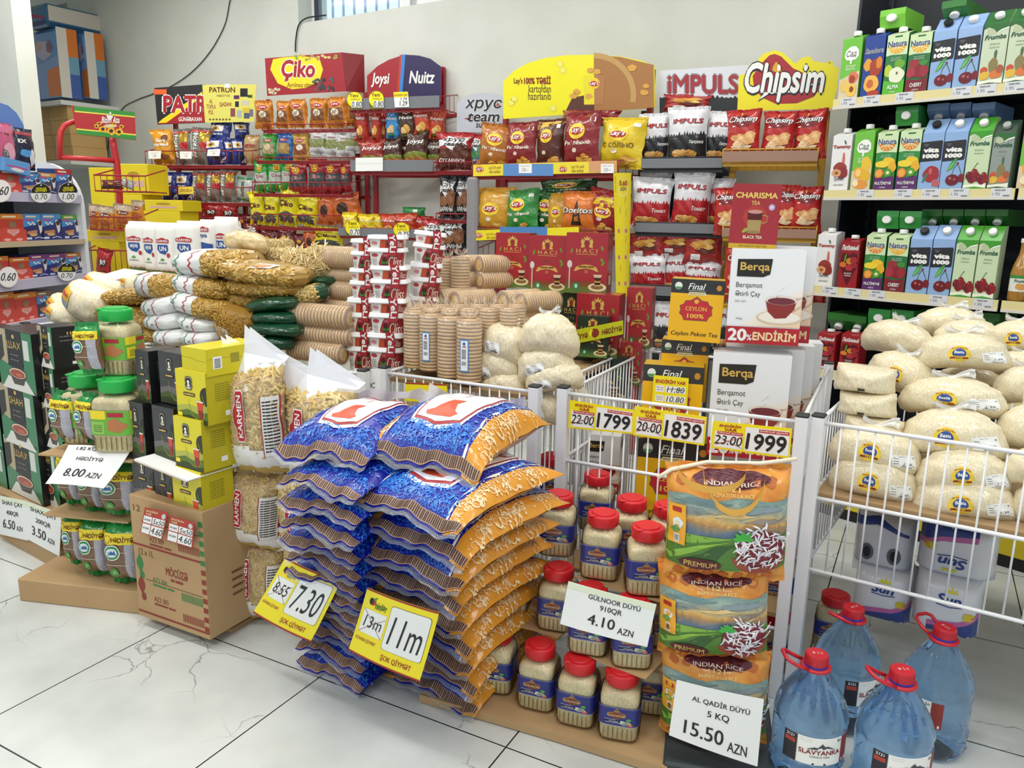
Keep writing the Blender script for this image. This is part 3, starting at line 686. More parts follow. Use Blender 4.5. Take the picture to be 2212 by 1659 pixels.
        if handles:
            hm = M('e2ac4c', .6); z0 = h-.012
            tm = MB(); tm.tube([(-w*.56, -.02, z0-.03), (-w*.45, -.012, z0-.008), (-.05, 0, z0+.012), (w*.25, .004, z0+.012), (w*.53, .0, z0+.03)], .006, M('e9dcc4', .7), 6); tm.build('top_hem', root)
            for (xa, xb, y, dz, n) in ((-.06, .085, -.02, -.095, 'handle'), (-.12, .04, -.02, -.035, 'handle')):
                pts = [(xa+(xb-xa)*(.5-.5*cos(pi*k/12)), y-.05*sin(pi*k/12), z0+dz*sin(pi*k/12)) for k in range(13)]
                hd = MB(); hd.grid(lambda a, c: (lambda i, fq: Vector(pts[i]).lerp(Vector(pts[min(12, i+1)]), fq)+Vector((0, -.004, (c-.5)*.018)))(min(11, int(a*12)), a*12-min(11, int(a*12))), 24, 2, hm)
                hd.build(n, root)
        return root
    return f
for (x, y, z, rz, sd, hn, lab, ry) in ((1535, 1620, .045, 14, 1, 0, 'printed basmati rice sack at the bottom, behind the 15.50 sign', -2),
                                 (1535, 1445, .265, 16, 2, 0, 'printed basmati rice sack lying in the middle of its stack', -3), (1560, 1272, .475, 18, 3, 1, 'printed basmati rice sack with cloth handles, on top of its stack', -2)):
    p = at_z(x, y, z); n = Vector((p.x, p.y, 0)).normalized(); c = p+n*.05
    o = rice_sack(hn, sd)(); o.location = (c.x, c.y, z); o.rotation_euler = (0, R_(ry), R_(rz)); tag(o, lab, 'rice sack', 'printed basmati rice sacks')
    o.scale = (.86, 1, (.74, .72, .86)[sd-1]) if sd < 3 else (.92, 1, .84)
FS = Fr((at_z(1535, 1640, .02).x, at_z(1535, 1640, .02).y), 16)
sheet('price_sign', FS, [(1462, 1468), (1650, 1510), (1636, 1655), (1445, 1587)], .055, PAPER, print_sign([('AL QADİR DÜYÜ', -.6, .42, .72, .66), ('5 KQ', -.22, .02, .28, .26), ('15.50', -.7, -.72, .2, -.26), ('AZN', .3, -.82, .74, -.52)], None), 'white printed sign reading 5 KQ 15.50 AZN on the bottom rice sack', curl=.004)
mb = MB(); p = at_z(1560, 1640, .04)
mb.box(-.15, -.1, 0, .11, .3, .036, M('3a4246', .6), None, .006)
for k in range(3): mb.box(-.12+k*.075, -.102, .012, -.07+k*.075, -.099, .026, M('14181a', .7))
o = mb.build('plastic_pallet'); o.location = (p.x, p.y+.06, 0); o.rotation_euler.z = R_(14); tag(o, 'dark plastic pallet with slots under the printed rice sacks', 'pallet')
# ------------------------------------------------------------------ five litre water bottles
def water():
    root = thing('water_bottle')
    m, t, b = _new('blue_bottle_water'); b.inputs['Base Color'].default_value = lin('a4d2fc'); b.inputs['Transmission Weight'].default_value = .94; b.inputs['Roughness'].default_value = .03; b.inputs['IOR'].default_value = 1.12; b.inputs['Coat Weight'].default_value = 1; b.inputs['Coat IOR'].default_value = 1.6; b.inputs['Coat Roughness'].default_value = .03
    def fn(a, r, z):
        k = 1.0
        if .19 < z < .285: k = 1+.055*abs(sin(8*a))**1.5*sin((z-.19)/.095*pi)
        elif .015 < z < .09: k = 1+.045*sin(13*a)*sin((z-.015)/.025*pi)
        elif .165 < z < .19: k = 1+.02*sin(11*a)
        return r*cos(a)*k, r*sin(a)*k
    pr = [(.05, 0), (.068, .004), (.076, .014)]+[(.079-.0016*cos(k*pi), .02+k*.011) for k in range(7)]+[(.0805, .098), (.0805, .162), (.079, .168), (.0805, .174), (.081, .183), (.0785, .197), (.069, .218), (.056, .241), (.043, .264), (.0315, .284), (.0255, .295), (.025, .304)]
    j = MB(); j.lathe(pr, m, 84, True, None, fn); j.build('bottle', root)
    c = MB(); red = M('c02430', .35); c.lathe([(.0255, .303), (.0255, .324), (.0235, .327)], red, 32); c.lathe([(.0262, .298), (.0262, .303)], M('2b3fae', .3), 28)
    for i in range(32): c.box(.0252, -.0009, .305, .0262, .0009, .322, red, Matrix.Rotation(2*pi*i/32, 4, 'Z'))
    c.text('★ 5 л', -.6, -.3, .6, .3, M('e8b0b0'), lambda x, z, o: (x*.02, z*.02, .327+o), .0006, .02)
    c.build('cap', root)
    h = MB(); h.lathe([(.033, .291), (.034, .294), (.033, .298), (.027, .298)], red, 32)
    pts = [(.0325, 0, .296), (.045, .0, .299), (.066, .012, .312), (.068, .0, .315), (.066, -.012, .312), (.045, -.0, .299)]
    loop = [(-.024+.0, -.022, .297), (-.045, -.025, .305), (-.068, -.024, .318), (-.074, -.012, .322), (-.074, .012, .322), (-.068, .024, .318), (-.045, .025, .305), (-.024, .022, .297)]
    h.tube(loop, .0045, red, 8); h.build('carry_handle', root)
    S = lambda x, z, o: (lambda a: Vector(((.0812+o)*cos(a), (.0812+o)*sin(a), .13+z*.034)))(-pi/2+x*1.0)
    l = MB(); l.grid(lambda a, b: S(a*2-1, b*2-1, 0), 30, 1, M('f2f1ec', .5)); l.poly(rc(-1, -1, -.62, 1), M('26242b'), S, .0005, .15); l.poly(rc(.68, -1, 1, 1), M('8c2f26'), S, .0005, .15)
    for k in range(14): l.poly(el(-.62, -.93+k*.143, .02, .05, 8), M('26242b'), S, .0006); l.poly(el(.68, -.93+k*.143, .02, .05, 8), M('8c2f26'), S, .0006)
    l.poly(rc(-.96, .3, -.66, .6), M('b04030'), S, .0009, .15); l.text('2121', -.92, .7, -.7, .9, WHITE, S, .0009, .02); l.text('SLAVYANKA', -.56, -.22, .62, .12, M('8c2a2a'), S, .0008, .02, ml=.2)
    l.text('GORNAYA VODA', -.26, -.44, .3, -.32, M('555555'), S, .0008, .01); l.text('5л', .5, .66, .62, .86, INK, S, .0008, .01); l.poly(rc(-.18, -.98, .2, -.86), INK, S, .0008)
    l.poly([(-.36, .14), (-.14, .34), (-.06, .3), (.06, .62), (.14, .4), (.22, .44), (.46, .14), (.2, .3), (.1, .2), (.02, .34), (-.08, .18)], M('3f4347'), S, .0008, .15)
    l.text('— —— — ———\n—— ——— —', -.56, .7, -.2, .86, M('777777'), S, .0008)
    l.poly(rc(.74, -.92, .94, -.7), PAPER, S, .0008)
    l.build('label', root); return root
kW = Kind(water)
for x, y, rz, lab in ((1735, 1680, 24, 'blue five litre water bottle at the front, left one beside the 15.50 sign'), (1912, 1722, 30, 'blue five litre water bottle at the front, nearest to the right'),
                      (1815, 1555, 60, 'blue five litre water bottle behind, left one by the white basket post'), (2005, 1608, -46, 'blue five litre water bottle behind, right one, dark red label side outward')):
    p = at_z(x, y, 0); o = kW((p.x, p.y, 0), R_(rz), lab, 'water bottle', 'five litre water bottles on the floor')
# ------------------------------------------------------------------ cartons and boxes
def cube(w, d, h, m, c=.0015):
    mb = MB(); mb.box(-w/2, -d/2, 0, w/2, d/2, h, m, None, c); return mb, front(w, d, h), side(w, d, h)
def put(o, fr, u, z, d, depth, label, cat, group=None, rz=0, ry=0):
    o.location = fr.pos(u, z, d-depth/2); o.rotation_euler = (0, R_(ry), fr.rz+R_(rz)); return tag(o, label, cat, group)
def fbox(name, fr, px, d, depth, m, design, label, cat='box', group=None, rz=0, ry=0, z=None, sd=None, c=.0015, wk=1.0):
    """a carton whose front face fills the pixel box px on plane d of frame fr"""
    u, z0, w, h = fr.bx(*px, d)
    if z is not None: h += z0-z; z0 = z
    mb, S, SS = cube(w*wk, depth, h, m, c); design(mb, S)
    if sd: sd(mb, SS)
    return put(mb.build(name), fr, u, z0, d, depth, label, cat, group, rz, ry)
# -- dark tea cartons at the left, stacked on a cardboard case
def tea_shah(small, word):
    def f(mb, S):
        mb.poly(rc(-1, -1, 1, 1), M('23261f', .35, .3), S, .0004); g = M('1f7a4a', .35, .3)
        mb.poly([(-1, -.5), (-.4, -.1), (-.4, 1), (-1, 1)], M('b9a98a', .4), S, .0007); mb.poly([(-1, -.2), (-.62, .1), (-.62, .8), (-1, .7)], M('3b3a38'), S, .0009)
        mb.poly([(.45, -.8), (1, -.95), (1, 1), (.45, 1)], g, S, .0007); mb.poly([(.5, .1), (.8, .1), (.8, .75), (.5, .75)], M('d9dad2', .4), S, .0009)
        mb.poly([(-1, -.95), (-.2, -.75), (-.2, -.25), (-1, .0)], g, S, .0008) if not small else None
        mb.poly(rc(-.42, -.2, .42, 1), M('191b18', .35), S, .0010); mb.poly(el(0, .8, .07, .07, 10), GOLD, S, .0014)
        mb.text(word, -.38, .4, .38, .64, GOLD, S, .0014, .0); mb.text('— ——\n— — —', -.26, .02, .2, .2, M('c9c6bd'), S, .0014)
        mb.poly([(-.9, -1), (.9, -1), (.5, -.6), (-.5, -.55)], M('e3e0d8', .5), S, .0011)
        mb.poly(el(.05, -.42, .5, .2, 22), M('3b302a', .3), S, .0013); mb.poly([(-.44, -.42), (.54, -.42), (.34, -.78), (-.2, -.8)], M('4b443d', .3), S, .0012)
        mb.poly(el(.05, -.41, .46, .165, 22), M('e9d6b8', .3), S, .0016); mb.poly(el(.05, -.42, .41, .135, 22), M('a5412a', .25), S, .0019); mb.poly(el(.14, -.45, .2, .06, 14), M('c2603a', .25), S, .0022)
    return f
def dark_side(mb, S):
    mb.poly(rc(-1, -1, 1, 1), M('14171a', .35, .2), S, .0004)
    for z in (.5, .3): mb.text('— —— —', -.5, z, .4, z+.06, M('6d6f70'), S, .0008)
    mb.text('II', .0, .6, .3, .74, GOLD, S, .0008); mb.poly(rc(.2, -.84, .7, -.7), PAPER, S, .0008)
FL = Fr((-2.45, 1.55), -8)
gS = 'dark tea cartons beside the green-lidded jars'
rowz = []
for r, (y0, y1, px) in enumerate(((955, 1072, [(-48, 12), (16, 86)]), (838, 962, [(-60, -2), (4, 76)]), (716, 842, [(-66, -8), (-2, 72)]))):
    for k, (a, b) in enumerate(px):
        fbox('tea_carton', FL, (a, y0, b, y1), .0, .14, M('16191a', .35, .2), tea_shah(0, ('ШАХ', 'SHAH', 'ШАХ')[r] if k else ('SHAH', 'ШАХ', 'ШАХ')[r]),
             'large black and green tea carton with a cup, %s layer, %s column' % (('bottom', 'middle', 'top')[r], ('left-edge', 'second')[k]), 'tea carton', gS, sd=dark_side)
for r, (y0, y1, a, b) in enumerate(((962, 1090, 84, 124), (876, 968, 96, 132), (795, 880, 88, 118), (706, 793, 84, 114))):
    fbox('tea_carton', FL, (a, y0, b, y1), -.025, .1, M('17191c' if r else '1f6a4a', .35, .2), tea_shah(1, 'SHAH'), 'small dark tea carton in the narrow column by the green-lidded jars, %s' % ('lowest, green side', 'second from below', 'third from below', 'topmost')[r], 'tea carton', gS, sd=dark_side)
def plain(*a): pass
fbox('cardboard_case', FL, (-70, 1078, 132, 1205), .03, .3, CARD, plain, 'long cardboard case on the floor carrying the dark tea cartons', 'cardboard case')
def sgn(a, b, c): return print_sign([(a, -.7, .56, .76, .82), (b, -.4, .08, .46, .34), (c, -.64, -.6, .2, -.14), ('AZN', .3, -.6, .7, -.36)])
sheet('price_sign', FL, [(-4, 1070), (56, 1082), (60, 1168), (-4, 1153)], .045, PAPER, sgn('SHAX ÇAY', '400QR', '6.50'), 'white printed sign 400QR 6.50 AZN on the long cardboard case')
sheet('price_sign', FL, [(54, 1082), (133, 1110), (128, 1202), (58, 1164)], .047, PAPER, sgn('SHAX ÇAY', '200QR', '3.50'), 'white printed sign 200QR 3.50 AZN on the long cardboard case')
# -- black and yellow tea boxes
def emblem(mb, S, cx, cz, k, dark):
    q = [(-.5, -.8), (-.3, -1), (.3, -1), (.5, -.8), (.6, -.3), (.5, 0), (.6, .3), (.5, .8), (.3, 1), (-.3, 1), (-.5, .8), (-.6, .3), (-.5, 0), (-.6, -.3)]
    sh = lambda m, kk, o: mb.poly([(cx+x*k*kk, cz+z*k*.62*kk) for x, z in q], M(m), S, o)
    sh('1c1c1a', 1.0, .0014); sh('d9d2b8', .88, .0016); sh('1c1c1a', .8, .0018)
    mb.poly(el(cx, cz+.12*k, .2*k, .17*k, 12), M('efeadb'), S, .0021); mb.poly([(cx-.1*k, cz+.05*k), (cx+.14*k, cz+.05*k), (cx+.26*k, cz-.3*k), (cx-.2*k, cz-.3*k)], M('efeadb'), S, .0021); mb.poly(rc(cx-.3*k, cz-.46*k, cx+.3*k, cz-.36*k), M('efeadb'), S, .0021)
def tea_box(yel):
    c1, c2, c3 = (('e1d321', 'b9b322', '6f7a1c') if yel else ('3a3a3d', '6d6468', '37431f'))
    def f(mb, S):
        mb.poly(rc(-1, -1, 1, 1), M(c1, .35, .15), S, .0003)
        mb.poly([(-1, -.42), (-.2, -.3), (.5, -.36), (1, -.2), (1, -1), (-1, -1)], M(c2 if not yel else 'b5b84a', .35), S, .0006)
        mb.poly([(-1, -.66), (-.3, -.5), (.3, -.62), (1, -.5), (1, -1), (-1, -1)], M('57701f' if yel else '44541f', .4), S, .0009); mb.poly([(-1, -.8), (-.2, -.72), (.5, -.86), (1, -.8), (1, -1), (-1, -1)], M('2f3c14'), S, .0012)
        mb.poly(el(1.0, .1, .42, .36, 20, pi/2, 3*pi/2), M('2b2d16' if yel else '19191b', .3), S, .0010)
        emblem(mb, S, -.12 if yel else -.05, .52, .42, yel)
        mb.poly(rr(-.5, .02, .26, .16, .06), M('37361f' if yel else '2b2b2b'), S, .0013); mb.text('— ——— —', -.42, .06, .18, .12, GOLD, S, .0016)
        mb.poly([(.36, -.14), (.76, -.14), (.68, -.8), (.46, -.8)], M('d8452a', .3), S, .0015); mb.poly([(.42, -.46), (.71, -.46), (.67, -.78), (.47, -.78)], M('8e1f14', .25), S, .0018); mb.poly(rc(.34, -.16, .78, -.1), M('e8e2d0'), S, .0018)
        strip(mb, [(-.2, -.1), (-.1, -.5), (.2, -.8), (.5, -.86)], .025, M('9db52a'), S, .0016); strip(mb, [(.74, .14), (.9, -.2), (.86, -.6), (.7, -.84)], .025, M('9db52a'), S, .002)
        if yel: mb.poly(rc(-.96, -.82, -.66, -.66), YEL, S, .0016)
    return f
def tea_side(yel):
    def f(mb, S):
        mb.poly(rc(-1, -1, 1, 1), M('c2b420' if yel else '17181a', .4), S, .0003)
        for k in range(8): mb.text('— ——— —— ———', -.5, .5-k*.09, .4, .54-k*.09, M('8f8a20' if yel else '55565a'), S, .0007)
        mb.poly(rc(.1, -.75, .5, -.55), PAPER, S, .0008)
    return f
FT = Fr((-2.02, 1.5), -4)
def tb(px, d, yel, label, dep=.1, rz=0, z=None): return fbox('tea_box', FT, px, d, dep, M('d8c91f' if yel else '1d1e20', .35, .15), tea_box(yel), label, 'tea box', 'black and yellow tea boxes beside the jars', rz, sd=tea_side(yel), z=z)
tb((288, 984, 333, 1094), .0, 0, 'black tea box on the bottom row, left one, under the white sheet'); tb((335, 997, 374, 1110), .01, 0, 'black tea box on the bottom row, right one, beside the yellow box'); tb((375, 1014, 436, 1122), .02, 1, 'yellow tea box of the bottom row, on the printed cardboard case', .11)
tb((280, 870, 312, 982), .0, 0, 'black tea box of the middle row, left one, next to the green-lidded jars'); tb((332, 880, 378, 990), .0, 0, 'black tea box of the middle row, right one, beside a yellow box'); tb((378, 905, 437, 1012), .015, 1, 'yellow tea box of the middle row, on the white sheet', .11)
tb((296, 758, 324, 868), -.02, 0, 'black tea box of the top row, left one with its dark side showing'); tb((345, 762, 394, 872), -.03, 0, 'black tea box of the top row, right one, behind the yellow box'); tb((382, 802, 446, 912), .005, 1, 'yellow tea box of the top row, under a yellow box lying flat', .11)
def lying(mb, S):
    mb.poly(rc(-1, -1, 1, 1), M('d6c81f', .35), S, .0003); strip(mb, [(-1, .25), (-.2, .25), (.2, .1), (1, .1)], .03, M('a89c18'), S, .0006)
def lysd(mb, S):
    lying(mb, S); mb.poly(rc(-.8, -.5, -.5, .4), PAPER, S, .0007)
    for k in range(7): mb.poly(rc(-.75, -.42+k*.1, -.55, -.37+k*.1), INK, S, .0009)
    mb.text('——— —— ———', -.2, -.2, .1, .5, M('9c9320'), S, .0007, 0, 0, 1)
fbox('tea_box', FT, (393, 752, 446, 810), .0, .2, M('d8c91f', .35), lying, 'yellow tea box lying flat on top of the tea box stack', 'tea box', 'black and yellow tea boxes beside the jars', 0, sd=lysd)
mb = MB(); u, z = FT.at(365, 1008, .03)
for k in range(3): mb.box(-.115, -.085, -.003*k-.003, .135-.004*k, .12, -.003*k-.0004, PAPER if k < 2 else CARD)
o = mb.build('cardboard_sheet'); o.location = FT.pos(u, z+.004, -.02); o.rotation_euler = (0, R_(4), FT.rz); tag(o, 'white coated cardboard sheet between the lower tea box rows', 'cardboard')
def case(mb, S):
    B = M('8f3a2c', .7); G = M('3f7f45', .7); K = M('6b5236', .8)
    for z in (.2, -.92): mb.poly(rc(-1, z, 1, z+.035), B, S, .0004)
    for z in (-.34, .62): mb.poly(rc(-.7, z, .88, z+.012), K, S, .0004)
    mb.text('MÖCÜZƏ', -.1, -.16, .5, .0, B, S, .0006, .02); mb.text('— ——', .02, -.24, .36, -.2, B, S, .0006); mb.text('12 x 1L', -.84, .06, -.42, .16, K, S, .0006, .01); mb.text('12', -.9, .76, -.7, .86, K, S, .0006, .01)
    for st, z, c in (('AZ3 304', -.34, G), ('AZ3 303', -.66, B), ('AZ3 309', .32, B)): mb.text(st, -.5, z, -.1, z+.08, c, S, .0006, .01); mb.text('———— ——', -.5, z-.06, .1, z-.03, c, S, .0006)
    for z, c in ((-.5, G), (-.84, B), (.3, B)):
        for k in range(13): mb.poly(rc(.3+k*.045, z, .325+k*.045, z+.13), c, S, .0006)
    for z, c in ((.06, G), (-.3, B)): mb.poly(leaf(-.84, z, .3, .1, -pi/2), c, S, .0006); mb.poly(el(-.8, z-.34, .07, .07, 12), c, S, .0006)
    for k in range(12): mb.poly(rc(.88, -.88+k*.15, 1, -.80+k*.15), G if k > 6 else B, S, .0006)
FC = Fr((-2.0, 1.5), 1)
fbox('cardboard_case', FC, (290, 1090, 442, 1316), .055, .24, CARD, case, 'printed brown cardboard case on the floor under the tea boxes', 'cardboard case', None, sd=lambda mb, S: [mb.text('——— ——', -.2, -.5+k*.12, .4, -.46+k*.12, M('6b5236'), S, .0006) for k in range(4)], z=.035)
def red_tag(mb, S, ml):
    B = M('b5372f'); mb.poly(rc(-1, -1, 1, 1), B, S, .0003); mb.poly(rc(-.92, -.94, .92, .4), PAPER, S, .0006); mb.poly(rc(-.92, -.2, .92, -.12), B, S, .0008); mb.poly(rc(-.2, -.94, -.14, .4), B, S, .0008)
    mb.text('ENDİRİM', -.8, .72, .2, .92, M('f1e3a8'), S, .0008, .02); mb.text('VAR', -.8, .48, -.3, .66, M('f1e3a8'), S, .0008, .02); mb.poly(el(.72, .66, .17, .2, 14), M('c9d3d0'), S, .0008)
    digits(mb, S, '5x50', -.08, -.06, .9, .32, PEN, None, 0, .2, .001); digits(mb, S, '4.60', -.08, -.8, .9, -.3, PEN, None, .005, .2, .001); mb.text('— ——', -.84, .05, -.3, .2, M('999999'), S, .0008); mb.text('— ——', -.84, -.6, -.3, -.45, M('999999'), S, .0008)
sheet('price_tag', FC, [(313, 1096), (363, 1108), (350, 1166), (303, 1150)], .075, M('b5372f'), red_tag, 'red and white price tag 4.60 on the printed case, left one', 'price tag')
sheet('price_tag', FC, [(367, 1113), (420, 1130), (416, 1184), (359, 1167)], .075, M('b5372f'), red_tag, 'red and white price tag 4.60 on the printed case, right one', 'price tag')
mb = MB(); p = at_z(360, 1320, 0)
for k, (x0, x1, y0) in enumerate(((-.22, .26, -.06), (-.14, .22, -.03))):
    mb.box(x0, y0, k*.017, x1, .3, k*.017+.015, CARD, None, .002)
o = mb.build('flattened_cardboard'); o.location = (p.x+.03, p.y+.06, 0); o.rotation_euler.z = R_(1); tag(o, 'flattened cardboard pieces lying under the printed case', 'cardboard')
# -- green lidded jars and their gift coffee packs
def gmk(root, w, h):
    S = wrapS(w, h*.26, h*.60); m = MB(); m.grid(lambda a, b: S(a*8-4, b*2-1, 0), 48, 1, M('6db33a', .4, .2)); Y = M('efd92b', .4)
    for k in (0, 2, -2, 4):
        m.poly(rc(k-1, .3, k-.2, 1), Y, S, .0005, .25); m.poly(blob(k+.3, -.2, .5, .5, 7+k, .3), M('b9784a', .5), S, .0007, .25); m.poly(rc(k-.1, .5, k+.7, .86), M('b02a3a'), S, .0009, .25); m.poly(rc(k-.95, -.9, k-.3, .1), Y if k else M('8fc65a'), S, .0006, .25)
        for j in range(4): m.text('—— ———', k-.8, -.7+j*.16, k-.4, -.64+j*.16, M('557a2a'), S, .001)
    m.build('label_band', root)
kG = Kind(jar(lidm=M('22b14c', .35), label=gmk, w=.112, h=.185, lidh=.03))
def coffee(w, h, t, word=True):
    """soft brick pack of ground coffee with a green top and a yellow gift band"""
    def f():
        root = thing('coffee_pack'); G = foil('1f8a3f', .4)
        mf = lambda a, b: G if b > .80 or b < .05 else foil('7a5a40', .4)
        mb, S = pillow(w, h, t, G, 5, 14, 18, .012, .04, 1.0, mf, G, .5, (5, 4))
        cr = M('cfc7b4', .4)
        for zz in (-.35, .12): mb.poly(rc(-.9, zz, .9, zz+.025), cr, S, .0012, .25)
        mb.poly(rc(.36, -.88, .92, .42), M('a9a8b4', .35, .2), S, .0010, .25)
        mb.poly(rc(-.96, .42, .96, .78), M('f0d92a', .4, .2), S, .0014, .2); mb.poly(blob(-.62, .58, .2, .13, 2), M('8c2a20'), S, .002)
        if word: mb.text('HƏDİYYƏ', -.38, .5, .88, .7, M('6b2a1a'), S, .0022, .02, ml=.2)
        mb.poly(el(-.34, .12, .46, .28, 22), M('e9ede4'), S, .0016, .2); mb.poly(el(-.34, .12, .40, .24, 22), M('2f8a4a'), S, .002, .2); mb.poly(el(-.34, .12, .32, .17, 22), M('dfe9ee'), S, .0024, .2); mb.poly([(-.6, .05), (-.4, .2), (-.3, .14), (-.2, .22), (-.06, .05)], M('2f6fa8'), S, .0028, .2)
        mb.poly(el(-.3, -.62, .24, .17, 16), M('4f9a44'), S, .0016, .2); mb.text('50', -.42, -.68, -.2, -.56, M('cfe3b8'), S, .002, .02)
        mb.poly(rc(.46, -.8, .8, -.62), PAPER, S, .0014)
        mb.build('pack', root)
        return root
    return f
kC = Kind(coffee(.092, .158, .06)); kCb = Kind(coffee(.10, .165, .05))
FG = Fr((-2.22, 1.52), 18)
gG = 'jar and coffee gift sets on the left floor stack'
def place(k, fr, px, d, dep, label, cat, group, rz=0, h0=None, z=None, wd=None, ry=0):
    u, z0, w, h = fr.bx(*px, d); s = h/h0 if h0 else 1
    if z is not None: z0 = z
    sx = (w/wd) if wd else s
    return k(fr.pos(u, z0, d-dep/2), fr.rz+R_(rz), label, cat, group, 0, R_(ry), (sx, (sx+s)/2 if wd else s, s))
for px, d, rz, lab in (((192, 670, 272, 812), .0, 6, 'green-lidded rice jar on top of its stack, wrapped with a coffee pack'), ((135, 812, 206, 960), .0, 4, 'green-lidded rice jar in the middle row, left one'),
                       ((190, 822, 284, 976), .05, 10, 'green-lidded rice jar in the middle row, nearest in front'), ((262, 800, 330, 930), -.1, 10, 'green-lidded rice jar peeping out behind the nearest jar, beside black tea boxes')):
    place(kG, FG, px, d, .1, lab, 'rice jar', gG, rz, .185)
place(kCb, FG, (140, 698, 226, 812), .06, .05, 'green and brown coffee pack wrapped to the topmost green-lidded jar', 'coffee pack', gG, -8, .165, ry=-4)
place(kC, FG, (112, 846, 150, 960), .02, .05, 'coffee pack half hidden at the left of the middle green-lidded jars', 'coffee pack', gG, -14, .158)
place(kC, FG, (164, 850, 204, 962), .04, .05, 'coffee pack squeezed between the two middle green-lidded jars', 'coffee pack', gG, -20, .158)
for i, (px, d, rz) in enumerate((((116, 970, 164, 1096), -.02, 0), ((160, 985, 214, 1112), .0, 4), ((208, 1000, 286, 1118), .03, 8), ((128, 1110, 172, 1226), .0, 0), ((166, 1124, 224, 1250), .02, 4), ((222, 1130, 292, 1266), .045, 8))):
    place(kC, FG, px, d, .06, 'green-topped coffee pack, %s of the %s' % (('left one', 'middle one', 'right one')[i % 3], 'row under the curled sign' if i < 3 else 'row standing lowest'), 'coffee pack', gG, rz, .158, None, .092)
mb = MB(); u, z = FG.at(200, 1112, 0); mb.box(-.16, -.1, -.006, .15, .2, 0, CARD); o = mb.build('cardboard_sheet'); o.location = FG.pos(u, z, -.07); o.rotation_euler.z = FG.rz; tag(o, 'brown cardboard sheet between the two rows of coffee packs', 'cardboard')
mb = MB(); u, z = FG.at(208, 976, 0); mb.box(-.16, -.12, -.006, .17, .2, 0, CARD); o = mb.build('cardboard_sheet'); o.location = FG.pos(u, z, -.06); o.rotation_euler.z = FG.rz; tag(o, 'brown cardboard sheet carrying the green-lidded jars', 'cardboard')
mb = MB(); u, z = FG.at(220, 1262, .04); mb.box(-.3, -.16, 0, .2, .2, z-.002, CARD, None, .004); o = mb.build('cardboard_tray'); o.location = FG.pos(u, 0, -.1); o.rotation_euler.z = FG.rz; tag(o, 'low cardboard tray on the floor under the lowest coffee packs', 'cardboard')
sheet('price_sign', FG, [(150, 962), (285, 972), (226, 1056), (100, 1046)], .04, PAPER, print_sign([('1.82 KQ+—', -.62, .72, .4, .9), ('HƏDİYYƏ', -.44, .24, .42, .48), ('8.00', -.56, -.58, .14, -.18), ('AZN', .22, -.58, .66, -.32)], None), 'white curled paper sign reading 8.00 AZN hanging under the jars', curl=.012, d2=.12)
# ------------------------------------------------------------------ large pasta bags on the floor
def morsels(mb, S, kind, n, seed, m, x0=-.9, z0=-.9, x1=.9, z1=.9, L=.036, r=.005, k=6, off=0):
    q = random.Random(seed)
    for i in range(n):
        x, z = q.uniform(x0, x1), q.uniform(z0, z1); p = Vector(S(x, z, -.002+q.uniform(-.002, .0025)+off)); n_ = (Vector(S(x, z, .01))-Vector(S(x, z, 0))).normalized()
        t1 = n_.orthogonal().normalized(); a = q.uniform(0, 6.28); d = (t1*cos(a)+n_.cross(t1)*sin(a)+n_*q.uniform(-.25, .25)).normalized(); u = d.cross(n_).normalized(); l = L*q.uniform(.8, 1.1)
        mm = m[i % len(m)]
        if kind == 'tube': mb.tube([p-d*l/2, p+d*l/2], r, mm, k)
        elif kind == 'elbow': mb.tube([p-d*l/2, p+u*l*.22, p+d*l/2], r, mm, 5)
        elif kind == 'bow':
            c = [p+d*l*.5+u*l*.36, p+d*l*.5-u*l*.36, p-u*l*.1, p-d*l*.5-u*l*.36, p-d*l*.5+u*l*.36, p+u*l*.1]; mb.add(c+[p+n_*.004], [(0, 6, 1), (1, 6, 2), (2, 6, 3), (3, 6, 4), (4, 6, 5), (5, 6, 0)], mm)
        else: mb.tube([p-d*l/2+u*.004*q.uniform(-1, 1), p+n_*.002+u*l*.1*q.uniform(-1, 1), p+d*l/2], r, mm, 4)
def karmen(mb, S, cx, cz, k, off=.004, ml=.1, rot=1, a=.55):
    q = [(-1, -.42), (-.86, -.6), (.86, -.6), (1, -.42), (1, .4), (.86, .56), (.5, .6), (.3, .9), (0, 1.0), (-.3, .9), (-.5, .6), (-.86, .56), (-1, .4)]
    f = (lambda x, z: (cx-z*k*a*.62, cz+x*k)) if rot else (lambda x, z: (cx+x*k, cz+z*k*a))
    mb.poly([f(x*1.06, z*1.1) for x, z in q], M('f1dede', .4), S, off, ml); mb.poly([f(x, z) for x, z in q], M('b5262d', .35), S, off+.0006, ml)
    if rot: mb.text('KARMEN', cx-k*a*.62*.36, cz-k*.86, cx+k*a*.62*.36, cz+k*.86, WHITE, S, off+.0012, .02, 0, 1, ml)
    else: mb.text('KARMEN', cx-k*.86, cz-k*a*.36, cx+k*.86, cz+k*a*.36, WHITE, S, off+.0012, .02, 0, 0, ml)
P1 = [M('dcc27c', .4, .3), M('d3b468', .4, .3), M('e6d092', .4, .3)]
